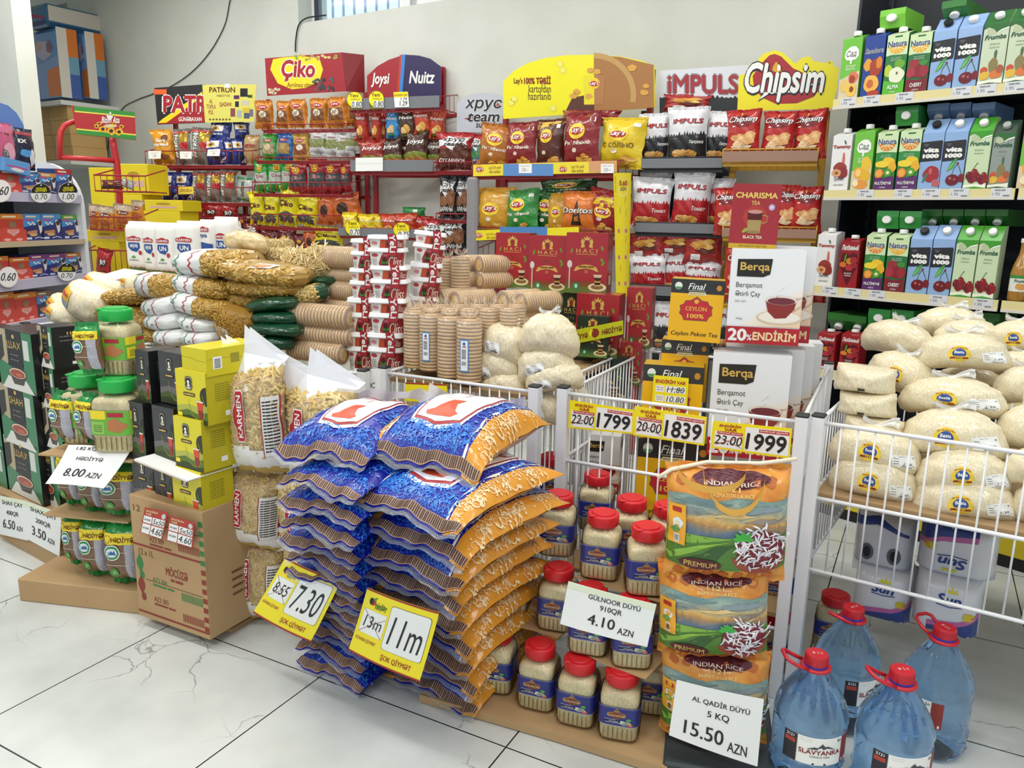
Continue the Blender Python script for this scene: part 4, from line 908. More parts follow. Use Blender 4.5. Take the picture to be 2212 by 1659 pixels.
def pasta_bag(h, flap, seed, kind='tube'):
    def f():
        root = thing('pasta_bag'); w, t = .235, .15; q = random.Random(seed)
        core, S = pillow(w*.95, h, t*.86, M('c0a25a', .6), seed, 16, 20, 0, .04, 1.5, None, None, .5, (3.2, 5))
        morsels(core, S, kind, 620, seed, P1, -.96, -.52, .96, .93, .05 if kind == 'tube' else .022, .0043 if kind == 'tube' else .0034)
        core.build('pasta', root)
        fm = film('fbf7ee', .86, .12, .5, 18); wm = M('ece9e4', .4, .2, 0, .3, 20)
        mf = lambda a, b: wm if b < .25+.03*sin(5*a) else fm
        mb, S2 = pillow(w, h+.01, t, fm, seed, 18, 24, .01, .04, 1.5, mf, wm, .5, (3.2, 5))
        karmen(mb, S2, -.22, .14, .46, .003, .1, 1, .8)
        B = M('a8343a', .4); mb.poly(rc(.5, -.62, .94, .5), M('e9e6e0', .5), S2, .0012, .15)
        for e in (.47, .93): mb.poly(rc(e, -.66, e+.025, .52), B, S2, .0018, .15)
        for j in range(16): mb.text('—— ——— ———', .54, -.54+j*.062, .9, -.515+j*.062, INK, S2, .002)
        strip(mb, [(-.98, .82), (-.4, .7), (.2, .84), (.98, .76)], .015, M('e9b9b5'), S2, .001)
        mb.build('bag_film', root)
        if flap:
            fl = MB(); wf = film('f3f5fb', .10, .3, .3, 16); z = h-.01; W = w*.5
            a = [(-W*.7, -.03, z-.02), (-W*1.0, -.02, z+.10), (-W*.3, -.01, z+.05), (-W*.25, .0, z+.13), (W*.3, .01, z+.075), (W*.9, .02, z+.02), (W*.5, -.05, z-.035), (0, -.07, z-.055)]
            fl.add(a, [(0, 1, 2, 7), (7, 2, 5, 6), (2, 3, 4), (2, 4, 5)], wf, False)
            b2 = [(x*1.02, y+.03, zz+.01*((i % 3)-1)) for i, (x, y, zz) in enumerate(a)]; fl.add(b2, [(0, 1, 2, 7), (7, 2, 5, 6), (2, 3, 4), (2, 4, 5)], wf, False)
            fl.build('twisted_top', root)
        return root
    return f
FP = Fr((-1.76, 1.6), 12)
def pb(px, d, flap, seed, kind, label, rz=0, ry=0, z=None):
    u, z0, w, h = FP.bx(*px, d); o = pasta_bag(h, flap, seed, kind)(); k = w/.235
    o.scale = (k, 1, 1); put(o, FP, u, z0 if z is None else z, d, .15, label, 'pasta bag', 'large clear pasta bags standing on the floor', rz, ry)
pb((476, 1190, 590, 1368), .0, 0, 5, 'short', 'clear bag of small pasta with white bottom, standing on the floor, left stack', 8, 3, .002)
pb((458, 1030, 578, 1198), .03, 0, 4, 'short', 'clear bag of small pasta in the middle of the left pasta stack', 4, 4)
pb((474, 800, 592, 1036), .06, 1, 3, 'tube', 'clear bag of penne pasta with white flaps, on top of the left pasta stack', 6, -2)
pb((586, 1200, 700, 1405), .02, 0, 8, 'short', 'clear bag of small pasta on the floor behind the left price board', 8, 2, .002)
pb((580, 1040, 700, 1222), .02, 0, 7, 'tube', 'clear bag of penne pasta behind the edge of the blue sack stack', 4, 0)
pb((580, 850, 760, 1060), .0, 1, 6, 'tube', 'clear bag of penne pasta with white flaps, behind the left blue sacks', -8, 0)
# ------------------------------------------------------------------ tied bags of rice
def knotted(w, h, t, core, seed, stick, knot=True, k2=1.0):
    """clear bag full of grain, gathered and knotted at the top"""
    def f():
        root = thing('rice_bag'); q = random.Random(seed); ph = [q.uniform(0, 6.28) for _ in range(8)]
        kn = [(-1, .80), (-.8, .97), (-.3, 1.0), (.3, .90), (.7, .66), (.9, .42), (1, .16)] if knot else [(-1, .94), (-.5, 1), (.5, 1), (1, .94)]
        def wp(v):
            for (a, x), (b, y) in zip(kn, kn[1:]):
                if v <= b: tt = (v-a)/(b-a); tt = tt*tt*(3-2*tt); return x+(y-x)*tt
            return kn[-1][1]
        def T(u, v): return max(0, 1-abs(u)**2.3)**.55*max(0, 1-abs(v)**(2.4 if knot else 3.4))**.55
        def xz(u, v): return u*w/2*wp(v)*(1+.03*sin(3*v+ph[5])), h/2+v*h/2*(1-(.10 if v < 0 else 0)*(1-u*u))-(.05*h*abs(u)**3 if v < 0 else 0)+.05*h
        def W(u, v): return .0025*sin(7*u+ph[0])*sin(5*v+ph[1])+.004*sin(13*u+ph[2])*max(0, v)**3+.0015*sin(19*u+9*v+ph[3])
        def fr(u, v): x, z = xz(u, v); return Vector((x, -t*.5*T(u, v)-W(u, v), z))
        def bk(u, v): x, z = xz(u, v); return Vector((x, t*.5*T(u, v)-W(u, v)*(abs(u) > .98 or abs(v) > .98), z))
        mb = MB(); mb.grid(lambda a, b: fr(a*2-1, b*2-1), 22, 20, core); mb.grid(lambda a, b: bk(a*2-1, b*2-1), 12, 20, core, True, None, True)
        mb.build('filled_bag', root)
        def S(x, z, o):
            e = .04; p = fr(x, z); a = fr(min(1, x+e), z)-fr(max(-1, x-e), z); b = fr(x, min(1, z+e))-fr(x, max(-1, z-e)); return p+a.cross(b).normalized()*(o+.001)
        if stick: stick(S, root)
        if knot:
            k = MB(); fm = film('f6f6f4', .35, .25, .5, 30); z = h*1.04
            k.lathe([(w*.1, z-.012), (w*.045, z), (w*.04, z+.006)], fm, 10, True, None, None, False)
            for a in (.3, 2.7, 3.6, 5.6):
                d = Vector((cos(a), .5*sin(a), .25)); s_ = Vector((-sin(a)*.3, cos(a)*.4, .55)); L = w*.2*q.uniform(.8, 1.2); p = Vector((0, 0, z)); r_ = w*.07
                k.grid(lambda i, j: p+d*(L*i)+s_*(r_*(j-.5)*2*(.25+i)*1.2)+Vector((0, -.01*sin(9*j+a), .012*sin(3*i+a)))*i, 5, 5, fm)
            k.build('knot', root)
        return root
    return f
def seal_label(S, root):
    m = MB(); Y = M('f2d23c', .4, .2); cx, cz = -.05, .02; ax, az = .25, .42
    m.poly(el(cx, cz, ax, az, 28), Y, S, .0004, .12); m.poly(el(cx, cz+.04, ax*.62, az*.56, 20), M('2b4f9a', .4), S, .0009, .12); m.poly(el(cx, cz-.1, ax*.4, az*.4, 16, pi, 2*pi), M('c9a53c', .4), S, .0013, .12)
    m.poly([(cx-ax*.78, cz-az*.62), (cx+ax*.78, cz-az*.62), (cx+ax*.7, cz-az*.4), (cx-ax*.7, cz-az*.4)], M('8f2a22', .4), S, .0013, .12); m.text('1120', cx-ax*.3, cz-az*.58, cx+ax*.3, cz-az*.44, Y, S, .0017, .02)
    m.text('Besta', cx-ax*.44, cz+az*.06, cx+ax*.44, cz+az*.4, WHITE, S, .0016, .03); m.text('Best Indian Basmati Rice', cx-ax*.72, cz+az*.56, cx+ax*.72, cz+az*.74, M('a8322a'), S, .0012, .01, arch=.6)
    m.build('round_sticker', root)
def scale_label(x0=.42, x1=.88, z0=-.42, z1=.1):
    def f(S, root):
        m = MB(); m.poly(rc(x0, z0, x1, z1), PAPER, S, .0006, .1); X = lambda t: x0+(x1-x0)*t; Z = lambda t: z0+(z1-z0)*t
        m.text('DÜYÜ', X(.35), Z(.86), X(.65), Z(.94), INK, S, .0012)
        for zz in (.8, .5): m.poly(rc(X(.06), Z(zz), X(.94), Z(zz+.015)), INK, S, .001)
        m.poly(rc(X(.46), Z(.18), X(.92), Z(.26)), INK, S, .001); m.text('1.30', X(.52), Z(.3), X(.84), Z(.46), INK, S, .0012)
        for k in range(12): m.poly(rc(X(.4+k*.04), Z(.03), X(.415+k*.04), Z(.15)), INK, S, .001)
        for k in range(3): m.text('——', X(.08), Z(.3+k*.2), X(.3), Z(.34+k*.2), INK, S, .001)
        m.build('price_label', root)
    return f
def both(S, root): seal_label(S, root); scale_label()(S, root)
UW, UH, UT = .30, .155, .19
kB = [Kind(knotted(UW, UH, UT, RICEW, s, both)) for s in (11, 12)]
kBp = [Kind(knotted(UW, UH, UT, RICEW, s, None)) for s in (13, 14)]
kBs = Kind(knotted(UW, UH, UT, RICEW, 15, seal_label))
def black_mark(S, root):
    m = MB(); m.poly(rc(-.12, -.62, .1, -.4), BLACK, S, .0005, .1); strip(m, [(-.9, -.3), (0, -.38), (.9, -.3)], .03, M('f4f2ea', .2), S, .0004); m.build('printed_mark', root)
kBk = Kind(knotted(.22, .09, .2, RICEW, 16, black_mark, False))
gB = 'clear rice bags heaped in the right basket'
rb = [  # kind, px, depth behind the rail, label
 (kB[0], (1962, 1048, 2210, 1150), -.03, 'rice bag lowest at the front, right of centre, seen through the wires', -6), (kB[1], (1776, 996, 1975, 1102), -.03, 'rice bag lowest at the front left corner, seen through the wires', 4),
 (kB[0], (1974, 985, 2196, 1090), -.05, 'rice bag second from below at the front, its yellow seal half covered', -6), (kB[1], (1776, 932, 1984, 1036), -.05, 'rice bag second from below at the front left, full round yellow seal', 3),
 (kB[0], (1936, 898, 2186, 1010), -.1, 'rice bag behind the top rail, yellow seal just over the wire', -5),
 (kBk, (1806, 912, 1945, 958), -.1, 'brick-like rice bag without knot, lowest of the small three', 3), (kBk, (1799, 858, 1932, 914), -.12, 'brick-like rice bag without knot, middle of the small three', -3), (kBk, (1789, 800, 1926, 862), -.14, 'brick-like rice bag without knot, topmost of the small three', 2),
 (kB[1], (1934, 826, 2180, 914), -.18, 'rice bag with yellow seal and price label, third from below in front', -4), (kBs, (1845, 768, 2010, 862), -.28, 'rice bag behind the brick-like bags, yellow seal half covered', 14),
 (kB[0], (1972, 726, 2190, 814), -.3, 'rice bag with full yellow seal high in the middle of the heap', -4), (kBp[0], (2020, 800, 2170, 850), -.38, 'rice bag without seal squeezed in the middle of the heap', 0),
 (kBp[1], (1843, 698, 2016, 782), -.46, 'rice bag without seal at the upper left of the heap', 10), (kBs, (2010, 696, 2176, 780), -.5, 'rice bag with yellow seal partly hidden under a knot, near the top', -8), (kBp[0], (1966, 668, 2132, 742), -.62, 'rice bag highest at the back of the heap', 0),
 (kB[1], (2124, 698, 2290, 780), -.5, 'rice bag with yellow seal at the upper right, cut by the picture edge', -6), (kBp[1], (2130, 768, 2290, 830), -.4, 'rice bag without seal at the right edge, under the sealed one', 0), (kBp[0], (2146, 800, 2300, 892), -.28, 'rice bag at the right edge, big and smooth, mid height', -6),
 (kBp[1], (2140, 888, 2300, 1000), -.16, 'rice bag at the right edge just above the rail', 4), (kBp[0], (2165, 985, 2310, 1075), -.06, 'rice bag at the right edge behind the wires', 0), (kBp[1], (2180, 1060, 2320, 1168), -.04, 'rice bag lowest at the right edge', 0)]
for k, px, d, lab, ry in rb:
    un = (.22, .09) if k is kBk else (UW, UH)
    place(k, BR, px, d, .16, 'clear '+lab, 'rice bag', gB, random.Random(px[0]).uniform(-8, 8), un[1]*1.03, None, un[0], ry)
# toilet paper packs on the floor inside the right basket
def tp(rolls):
    def f(mb, S):
        B = M('33478f', .4); Pk = M('c66aa8', .4)
        if rolls:
            for x in (-.45, .42): mb.poly(el(x, -.3, .22, .3, 20), M('6a6f78', .8), S, .001, .2); mb.poly(el(x, -.3, .12, .2, 14), M('2a2d33', .8), S, .0016, .2)
            mb.poly([(-1, .55), (-.2, .7), (.8, .4), (.8, .5), (-.2, .9), (-1, .8)], B, S, .001, .2)
        else:
            mb.text('Sun', -.3, .2, .42, .52, B, S, .001, .03, .2, 0, .2); strip(mb, [(-.3, .16), (.1, .12), (.46, .17)], .03, B, S, .001); mb.poly([(-.1, .56), (0, .7), (.06, .6), (.12, .76), (.18, .6), (.26, .7), (.3, .56)], M('e0dc3a'), S, .001, .2)
            mb.poly([(-.5, -.96), (.94, -.96), (.94, -.2), (.4, -.45), (-.5, -.6)], B, S, .001, .2); mb.poly([(-.5, -.6), (.4, -.45), (.94, -.2), (.94, -.02), (.4, -.3), (-.5, -.42)], Pk, S, .0012, .2); mb.poly(blob(.66, -.1, .16, .14, 3), M('e0c63a'), S, .0016, .2)
            for x in (.1, .4, .66): mb.poly([(x, -.8), (x+.06, -.7), (x+.12, -.8), (x+.06, -.88)], M('d9c6e0'), S, .0014, .2)
    return f
TPm = M('e6e8ef', .3, .3, 0, .3, 20)
for px, d, rolls, lab, dep, fl in (((1832, 1232, 1972, 1352), -.36, 0, 'white toilet paper pack on the floor, left one under the right basket', .2, 0), ((1966, 1250, 2122, 1386), -.30, 0, 'white toilet paper pack on the floor, right one under the right basket', .2, 0),
                          ((1836, 1118, 1976, 1240), -.38, 1, 'toilet paper pack showing two roll ends, stacked on the left pack', .2, 0), ((1976, 1128, 2160, 1262), -.32, 0, 'toilet paper pack standing upside down on the right pack', .2, 1)):
    u, z0, w, h = BR.bx(*px, d); mb, S = pillow(w, h, dep, TPm, int(px[0]), 14, 14, 0, .02, .6, None, None, .5, (7, 7))
    tp(rolls)(mb, (lambda x, z, o: S(-x, -z, o)) if fl else S); put(mb.build('toilet_paper_pack'), BR, u, max(z0, .003), d, dep, lab, 'toilet paper', 'toilet paper packs under the right basket')
# ------------------------------------------------------------------ tea boxes in the middle basket
def berqa(mb, S):
    mb.poly(rc(-1, -.62, 1, 1), M('eef0f3', .3, .3), S, .0003)
    for k in range(5): mb.poly([(1, -.62), (1, .18-k*.12), (.2+k*.12, -.1-k*.07), (-.6+k*.22, -.62)], M(('f3ebe3', 'f3e6d8', 'f2dfca', 'f1d9bd', 'efd2b0')[k], .3, .3), S, .0005+k*.0002)
    mb.poly([(-.82, .42), (-.1, .42), (.08, .48), (.12, .8), (-.82, .78)], M('25251f', .3), S, .0016); mb.text('Berqa', -.74, .5, .06, .72, GOLD, S, .002, .02)
    mb.text('Berqamot', -.82, .16, -.1, .3, M('54504b'), S, .0016, 0); mb.text('Ətirli Çay', -.82, -.02, -.14, .12, M('54504b'), S, .0016, 0); mb.text('EARL GREY', -.82, -.12, -.5, -.08, M('8a8580'), S, .0016); mb.text('900g', -.76, -.5, -.58, -.45, M('777777'), S, .0016)
    mb.poly(el(.42, -.42, .62, .15, 28), M('d9c8b0', .3), S, .0017); mb.poly(el(.42, -.41, .56, .125, 28), M('f4ece0', .3), S, .002)
    mb.poly([(.02, -.06), (.86, -.0), (.8, -.24), (.6, -.42), (.3, -.44), (.1, -.3)], M('8e2a22', .25, .3), S, .0023); mb.poly(el(.44, -.05, .42, .1, 26), M('e9ddd2', .25), S, .0026); mb.poly(el(.44, -.07, .37, .075, 26), M('74303c', .25), S, .0029)
    strip(mb, [(.84, -.02), (1.0, .02), (.98, -.16), (.76, -.28)], .022, M('c7a98e'), S, .0026); strip(mb, [(.3, 0), (.42, .1), (.34, .16), (.48, .26)], .03, M('fbf7f2'), S, .0026)
    mb.poly(rc(-1, -1, 1, -.64), M('b5202e', .35), S, .0032); mb.text('20', -.95, -.95, -.42, -.68, WHITE, S, .0036, .04); mb.text('%', -.42, -.93, -.28, -.8, WHITE, S, .0036, .02); mb.text('ENDİRİM', -.26, -.92, .92, -.68, M('f3d9a6'), S, .0036, .035)
def berqa_side(mb, S):
    mb.poly(rc(-1, -1, 1, 1), M('d9dadc', .3), S, .0003); mb.poly(rc(-1, -1, 1, -.64), M('9c1f2a', .4), S, .0006); mb.poly([(-1, -.6), (1, -.6), (1, -.3), (-1, .1)], M('e8d3b8', .4), S, .0005)
    mb.poly(rr(-.6, .5, .6, .8, .1), M('4a4330', .4), S, .0007); mb.poly(el(.0, -.4, .5, .14, 18), M('8e3a2a', .4), S, .0009)
def final(mb, S, low=True):
    mb.poly(rc(-1, -1, 1, 1), M('f0b713', .35, .2), S, .0003); mb.poly(rc(-1, .55, 1, 1), M('2c2e2e', .3, .2), S, .0006); mb.text('Final', -.36, .68, .3, .88, WHITE, S, .001, .01, .3); mb.poly(rc(-.34, .64, .3, .65), WHITE, S, .001)
    mb.poly(el(-.72, .78, .14, .12, 16), M('e8efe4'), S, .001); mb.poly(el(-.72, .75, .12, .08, 16, pi, 2*pi), M('4f9a5a'), S, .0013); mb.poly([(-.36, .5), (.36, .5), (.3, .6), (-.3, .6)], M('e9dba8'), S, .001); mb.text('PREMIUM CLASSIC TEA', -.28, .53, .28, .57, INK, S, .0014); mb.poly(el(.8, .76, .1, .09, 14), M('c98a2a'), S, .001)
    q = [(-.6, -.1), (-.48, -.18), (-.42, -.3), (.42, -.3), (.48, -.18), (.6, -.1), (.56, .02), (.6, .14), (.46, .2), (.4, .3), (.2, .32), (0, .44), (-.2, .32), (-.4, .3), (-.46, .2), (-.6, .14), (-.56, .02)]
    mb.poly([(x*1.05, z*1.06) for x, z in q], M('5a5a4a'), S, .0009); mb.poly(q, M('c42a36', .35), S, .0012); mb.poly(el(0, .3, .09, .07, 12), M('e0b23a'), S, .0016); mb.text('CEYLON', -.4, .0, .4, .13, M('f0c24a'), S, .0016, .015); mb.text('100%', -.32, -.24, .32, -.1, M('f0c24a'), S, .0016, .03)
    if low: mb.text('Ceylon Pekoe Tea', -.88, -.86, .88, -.68, M('3b2c12'), S, .001, .01, .2)
def final_side(mb, S):
    mb.poly(rc(-1, -1, 1, 1), M('9a8a5a', .35), S, .0003); mb.poly(rc(-1, .55, 1, 1), M('232526', .3), S, .0006); mb.poly(rc(-.5, -.4, .5, .2), M('b9a25a', .4), S, .0006)
def charisma(mb, S):
    mb.poly(rc(-1, -1, 1, 1), M('a02430', .35, .3), S, .0003); mb.poly(rc(-1, -1, 1, -.84), M('c9a52e', .4), S, .0006); mb.text('CHARISMA', -.88, .56, .86, .74, M('e8cf6a'), S, .0008, .03); mb.text('TEA', -.2, .36, .16, .48, M('e8cf6a'), S, .0008, .01); mb.text('BLACK TEA', -.42, -.68, .38, -.58, M('f0dfc0'), S, .0008, .02); mb.text('100% QUALITY LEAF TEA', -.58, -.95, .6, -.88, M('6b4a12'), S, .001)
    mb.poly(el(0, .0, .5, .34, 20), M('b23a30', .4), S, .0006); mb.poly([(-.3, .14), (.3, .14), (.26, -.5), (-.28, -.5)], M('a8905a', .3), S, .0010); mb.poly(el(0, -.48, .3, .05, 18), M('8f7a48'), S, .0012); mb.poly([(-.31, .14), (.31, .14), (.3, -.1), (-.3, -.1)], M('5a1a1e', .25), S, .0013); mb.poly(el(0, .15, .31, .06, 18), M('c9908a', .25), S, .0016)
    strip(mb, [(.3, .06), (.54, .02), (.5, -.16), (.3, -.2)], .03, M('b8905a'), S, .0013); mb.poly(leaf(-.5, -.5, .3, .06, .5), M('9aa83a'), S, .0012); mb.poly(el(.66, .3, .13, .1, 16), M('b9a0c8'), S, .0008); mb.poly(el(.66, .3, .07, .05, 12), M('d9cfe4'), S, .001)
def red_side(mb, S): mb.poly(rc(-1, -1, 1, 1), M('7c2028', .35), S, .0003); mb.poly(rc(-1, -1, 1, -.84), M('a88a2a', .4), S, .0006)
FB1 = Fr((-.35, 2.35), 13)
gM = 'packaged tea in the middle wire basket'
WB = M('e9ebee', .3, .3)
for px, d, dep, lab, sd in (((1574, 538, 1734, 744), .04, .09, 'large white tea box with a red 20% band, upper one in front', berqa_side), ((1600, 532, 1757, 738), -.07, .09, 'large white tea box with a red 20% band, upper one just behind', berqa_side),
                            ((1533, 764, 1702, 990), .05, .09, 'large white tea box, lower one in front behind the 1999 tag', berqa_side), ((1560, 752, 1730, 980), -.06, .09, 'large white tea box, second in the lower row', berqa_side), ((1582, 744, 1752, 965), -.17, .09, 'large white tea box, third in the lower row', berqa_side), ((1600, 738, 1768, 950), -.28, .09, 'large white tea box, rearmost in the lower row', berqa_side),
                            ((1262, 940, 1338, 1064), -.05, .09, 'white tea box low behind the wires at the left of the basket', berqa_side), ((1538, 975, 1700, 1180), .0, .09, 'white tea box deep in the basket behind the rice sack', berqa_side)):
    fbox('tea_box', FB1, px, d, dep, WB, berqa, lab, 'tea box', gM, sd=sd)
for px, d, lab, ry in (((1445, 604, 1560, 738), .02, 'yellow tea box with black top beside the white boxes, highest', 1), ((1426, 735, 1528, 866), -.02, 'yellow tea box with black top, second from above', 0), ((1386, 790, 1516, 948), .06, 'yellow tea box with black top behind the 10.80 tag', 0), ((1374, 952, 1530, 1130), .03, 'yellow tea box with black top, lowest, behind the wires', 0)):
    fbox('tea_box', FB1, px, d, .085, M('c9a21f', .35), final, lab, 'tea box', gM, ry=ry, sd=final_side)
fbox('tea_box', FB1, (1578, 397, 1682, 538), .0, .06, M('a02430', .35, .3), charisma, 'red tea box with a glass of tea, standing highest on a white box', 'tea box', gM, sd=red_side, ry=1)
def tag1080(mb, S, ml):
    mb.poly(rc(-.95, -.95, .95, .95), YEL, S, .0003); mb.text('ENDİRİM VAR', -.86, .5, .86, .82, M('b3202a'), S, .0008, .03)
    for z, st in ((-.12, '11.80'), (-.78, '10.80')):
        mb.poly(rr(-.84, z, -.34, z+.46, .06), PAPER, S, .0006); mb.poly(rr(-.28, z, .86, z+.46, .06), PAPER, S, .0006); mb.text('Mövcud\nqiymət' if z > -.5 else 'Endirimli\nqiymət', -.78, z+.08, -.4, z+.38, M('8a5a5a'), S, .0008); digits(mb, S, st, -.2, z+.04, .8, z+.42, PEN, None, 0, .2, .001)
    strip(mb, [(-.2, .12), (.3, .18), (.8, .1)], .03, PEN, S, .0014)
sheet('price_tag', FB1, [(1412, 810), (1488, 817), (1484, 880), (1408, 872)], .07, YEL, tag1080, 'small yellow tag 10.80 stuck on a yellow tea box', 'price tag')
for px, a, b, lab in (([(1231, 864), (1370, 886), (1368, 938), (1227, 924)], '22.00', '17.99', 'yellow rail tag reading 1799, leftmost of three'), ([(1371, 877), (1527, 901), (1521, 963), (1367, 940)], '20.00', '18.39', 'yellow rail tag reading 1839, middle of three'), ([(1540, 909), (1711, 926), (1706, 991), (1535, 967)], '23.00', '19.99', 'yellow rail tag reading 1999, rightmost of three')):
    sheet('price_tag', BM, px, .012, YEL, endirim(a, b.replace('.', '')), lab, 'price tag', 'yellow discount tags on the basket rail')
# ------------------------------------------------------------------ red and dark tea packs (left basket, rear)
def haci(dark):
    def f(mb, S):
        mb.poly(rc(-1, -1, 1, 1), M('22332b' if dark else 'a8232f', .3, .3), S, .0003)
        for k in range(4): mb.poly([(-1, -1), (1, -1), (1, -.62-k*.08), (-1, -.56-k*.1)], M((('2c4a30', '3a5f34', '4c743a', '5c8440') if dark else ('8a3f2a', '80552c', '6f6f34', '5f8038'))[k], .3, .3), S, .0006+k*.0002)
        g = GOLD; mb.poly(el(0, .66, .12, .1, 16), M('8f2a2a'), S, .001)
        for sg in (-1, 1): mb.poly([(sg*x, z) for x, z in ((.12, .52), (.3, .52), (.26, .6), (.3, .72), (.22, .82), (.14, .74))], g, S, .001); strip(mb, [(sg*.1, .56), (sg*.18, .66), (sg*.1, .76)], .03, g, S, .0013)
        mb.poly([(-.12, .76), (.12, .76), (.16, .88), (.06, .82), (0, .92), (-.06, .82), (-.16, .88)], g, S, .001)
        mb.text('H A C I', -.5, .34, .5, .48, g, S, .001, .012); mb.poly(rc(-.5, .29, .5, .305), g, S, .001); mb.text('O P A', -.26, .06, .26, .16, M('7a4a2a' if not dark else '8a8a5a'), S, .001)
        q = [(-.52+1.04*k/12, -.04-.1*((k/6-1)**2)) for k in range(13)]; mb.poly(q+[(x, z-.13) for x, z in q[::-1]], g, S, .001); mb.poly([(-.6, -.26), (-.46, -.1), (-.46, -.26)], g, S, .0009); mb.poly([(.6, -.26), (.46, -.1), (.46, -.26)], g, S, .0009)
        mb.text('——— ——', -.36, -.14, .36, -.09, M('6b4a12'), S, .0014); mb.text('250', -.08, -.32, .08, -.22, g, S, .001)
        mb.poly(el(-.8, -.04, .12, .13, 14), M('d9d9d6', .25), S, .001); mb.poly(rc(-.83, -.85, -.77, -.12), M('c9c9c6', .25), S, .0011); mb.poly(el(-.46, -.76, .16, .12, 16), M('1f8a5a'), S, .0014); mb.poly(rc(-.52, -.82, -.4, -.7), M('cfe6d8'), S, .0017)
        mb.poly(el(.56, -.78, .44, .14, 24), M('e9dfae', .3), S, .0014); mb.poly(el(.56, -.77, .3, .08, 20), M('8a6a3a', .3), S, .0017)
        mb.poly([(.36, -.36), (.78, -.36), (.7, -.52), (.72, -.74), (.42, -.74), (.44, -.52)], M('d9c4a0', .25), S, .002); mb.poly([(.39, -.46), (.75, -.46), (.69, -.54), (.71, -.7), (.43, -.7), (.45, -.54)], M('4a1f1a', .2), S, .0023); mb.poly(rc(.44, -.62, .7, -.57), M('d0a93a'), S, .0026)
        for x, z, a in ((-.76, .3, 1.2), (.8, .42, 2.2), (.84, .06, 2.6), (.7, -.06, .6)): mb.poly(leaf(x, z, .22, .05, a), M('6f9a2f'), S, .001)
    return f
FH1 = Fr((-1.25, 2.72), 9)
gH = 'red and dark tea packs behind the rice bags'
def hs(c): return lambda mb, S: (mb.poly(rc(-1, -1, 1, 1), M(c, .3, .2), S, .0003), mb.poly(rc(-.4, -.7, .5, -.4), M('b9a98a', .4), S, .0006))
def hb(px, d, dep, dark, lab, z=None): return fbox('tea_box', FH1, px, d, dep, M('1f2d27' if dark else '99202b', .3, .25), haci(dark), lab, 'tea box', gH, sd=hs('18211d' if dark else '7c1c26'))
hb((1071, 503, 1143, 620), -.02, .09, 0, 'red tea box with a gold crest, left one of three upper ones'); hb((1142, 509, 1222, 632), .0, .09, 0, 'red tea box with a gold crest, middle one of three upper ones'); hb((1222, 503, 1312, 634), .02, .09, 0, 'red tea box with a gold crest, right one of three upper ones')
hb((1150, 622, 1204, 745), -.03, .09, 0, 'red tea box mostly hidden behind the tied rice bags'); hb((1204, 634, 1262, 752), -.01, .09, 1, 'dark green tea box under the right upper red box'); hb((1352, 622, 1406, 752), .0, .09, 0, 'red tea box at the right of the banded gift pair')
hb((1244, 636, 1336, 772), .10, .11, 0, 'red tea box of the banded gift pair'); hb((1246, 683, 1313, 772), .17, .06, 1, 'small dark green tea box taped before the red one'); hb((1238, 768, 1352, 862), .10, .12, 1, 'dark green tea box under the banded gift pair')
hb((1330, 740, 1385, 830), .05, .1, 0, 'red tea box low behind the basket side wires')
sheet('gift_band', FH1, [(1246, 712), (1346, 692), (1346, 722), (1246, 742)], .176, M('c9cf22', .3, .3), lambda mb, S, ml: (mb.text('HƏDİYYƏ', .1, -.5, .95, .5, M('7a2a1a'), S, .0008, .03), mb.text('İYYƏ', -.98, -.5, -.52, .5, M('7a2a1a'), S, .0008, .03), mb.poly(blob(-.2, 0, .16, .7, 3), M('8a2a20'), S, .0008), mb.poly(el(-.36, .1, .1, .5, 12), M('f3e52c'), S, .0008)), 'yellow gift band round the red and dark tea boxes', 'band')
# ------------------------------------------------------------------ small rice bags at the front of the left basket
kT = [Kind(knotted(.20, .13, .14, RICEW, s, scale_label(*v))) for s, v in ((21, (-.5, .16, -.5, .1)), (22, (-.6, .04, -.6, 0)))]
kTp = Kind(knotted(.20, .13, .14, RICEW, 23, None))
gT = 'small tied rice bags in the left basket corner'
for k, px, d, rz, ry, lab in ((kT[0], (1118, 858, 1200, 930), -.03, 10, 0, 'behind the wires at the corner post'), (kTp, (1020, 805, 1130, 872), -.05, 0, -14, 'lowest of the left three'), (kT[1], (1125, 786, 1250, 858), -.04, 10, -14, 'lowest of the right three'), (kT[1], (1008, 752, 1118, 838), -.06, 0, -12, 'middle of the left three'),
                          (kT[0], (1108, 748, 1234, 832), -.05, 8, -16, 'middle of the right three'), (kT[0], (1014, 700, 1118, 792), -.06, 0, 10, 'topmost of the left three'), (kTp, (1106, 680, 1232, 778), -.05, 8, 0, 'topmost of the right three with a white knot'), (kTp, (1190, 838, 1262, 900), -.2, 0, 0, 'behind the side wires near the post')):
    place(k, BL, px, d, .12, 'small tied bag of pale rice, %s' % lab, 'rice bag', gT, rz, .135, None, .20, ry)
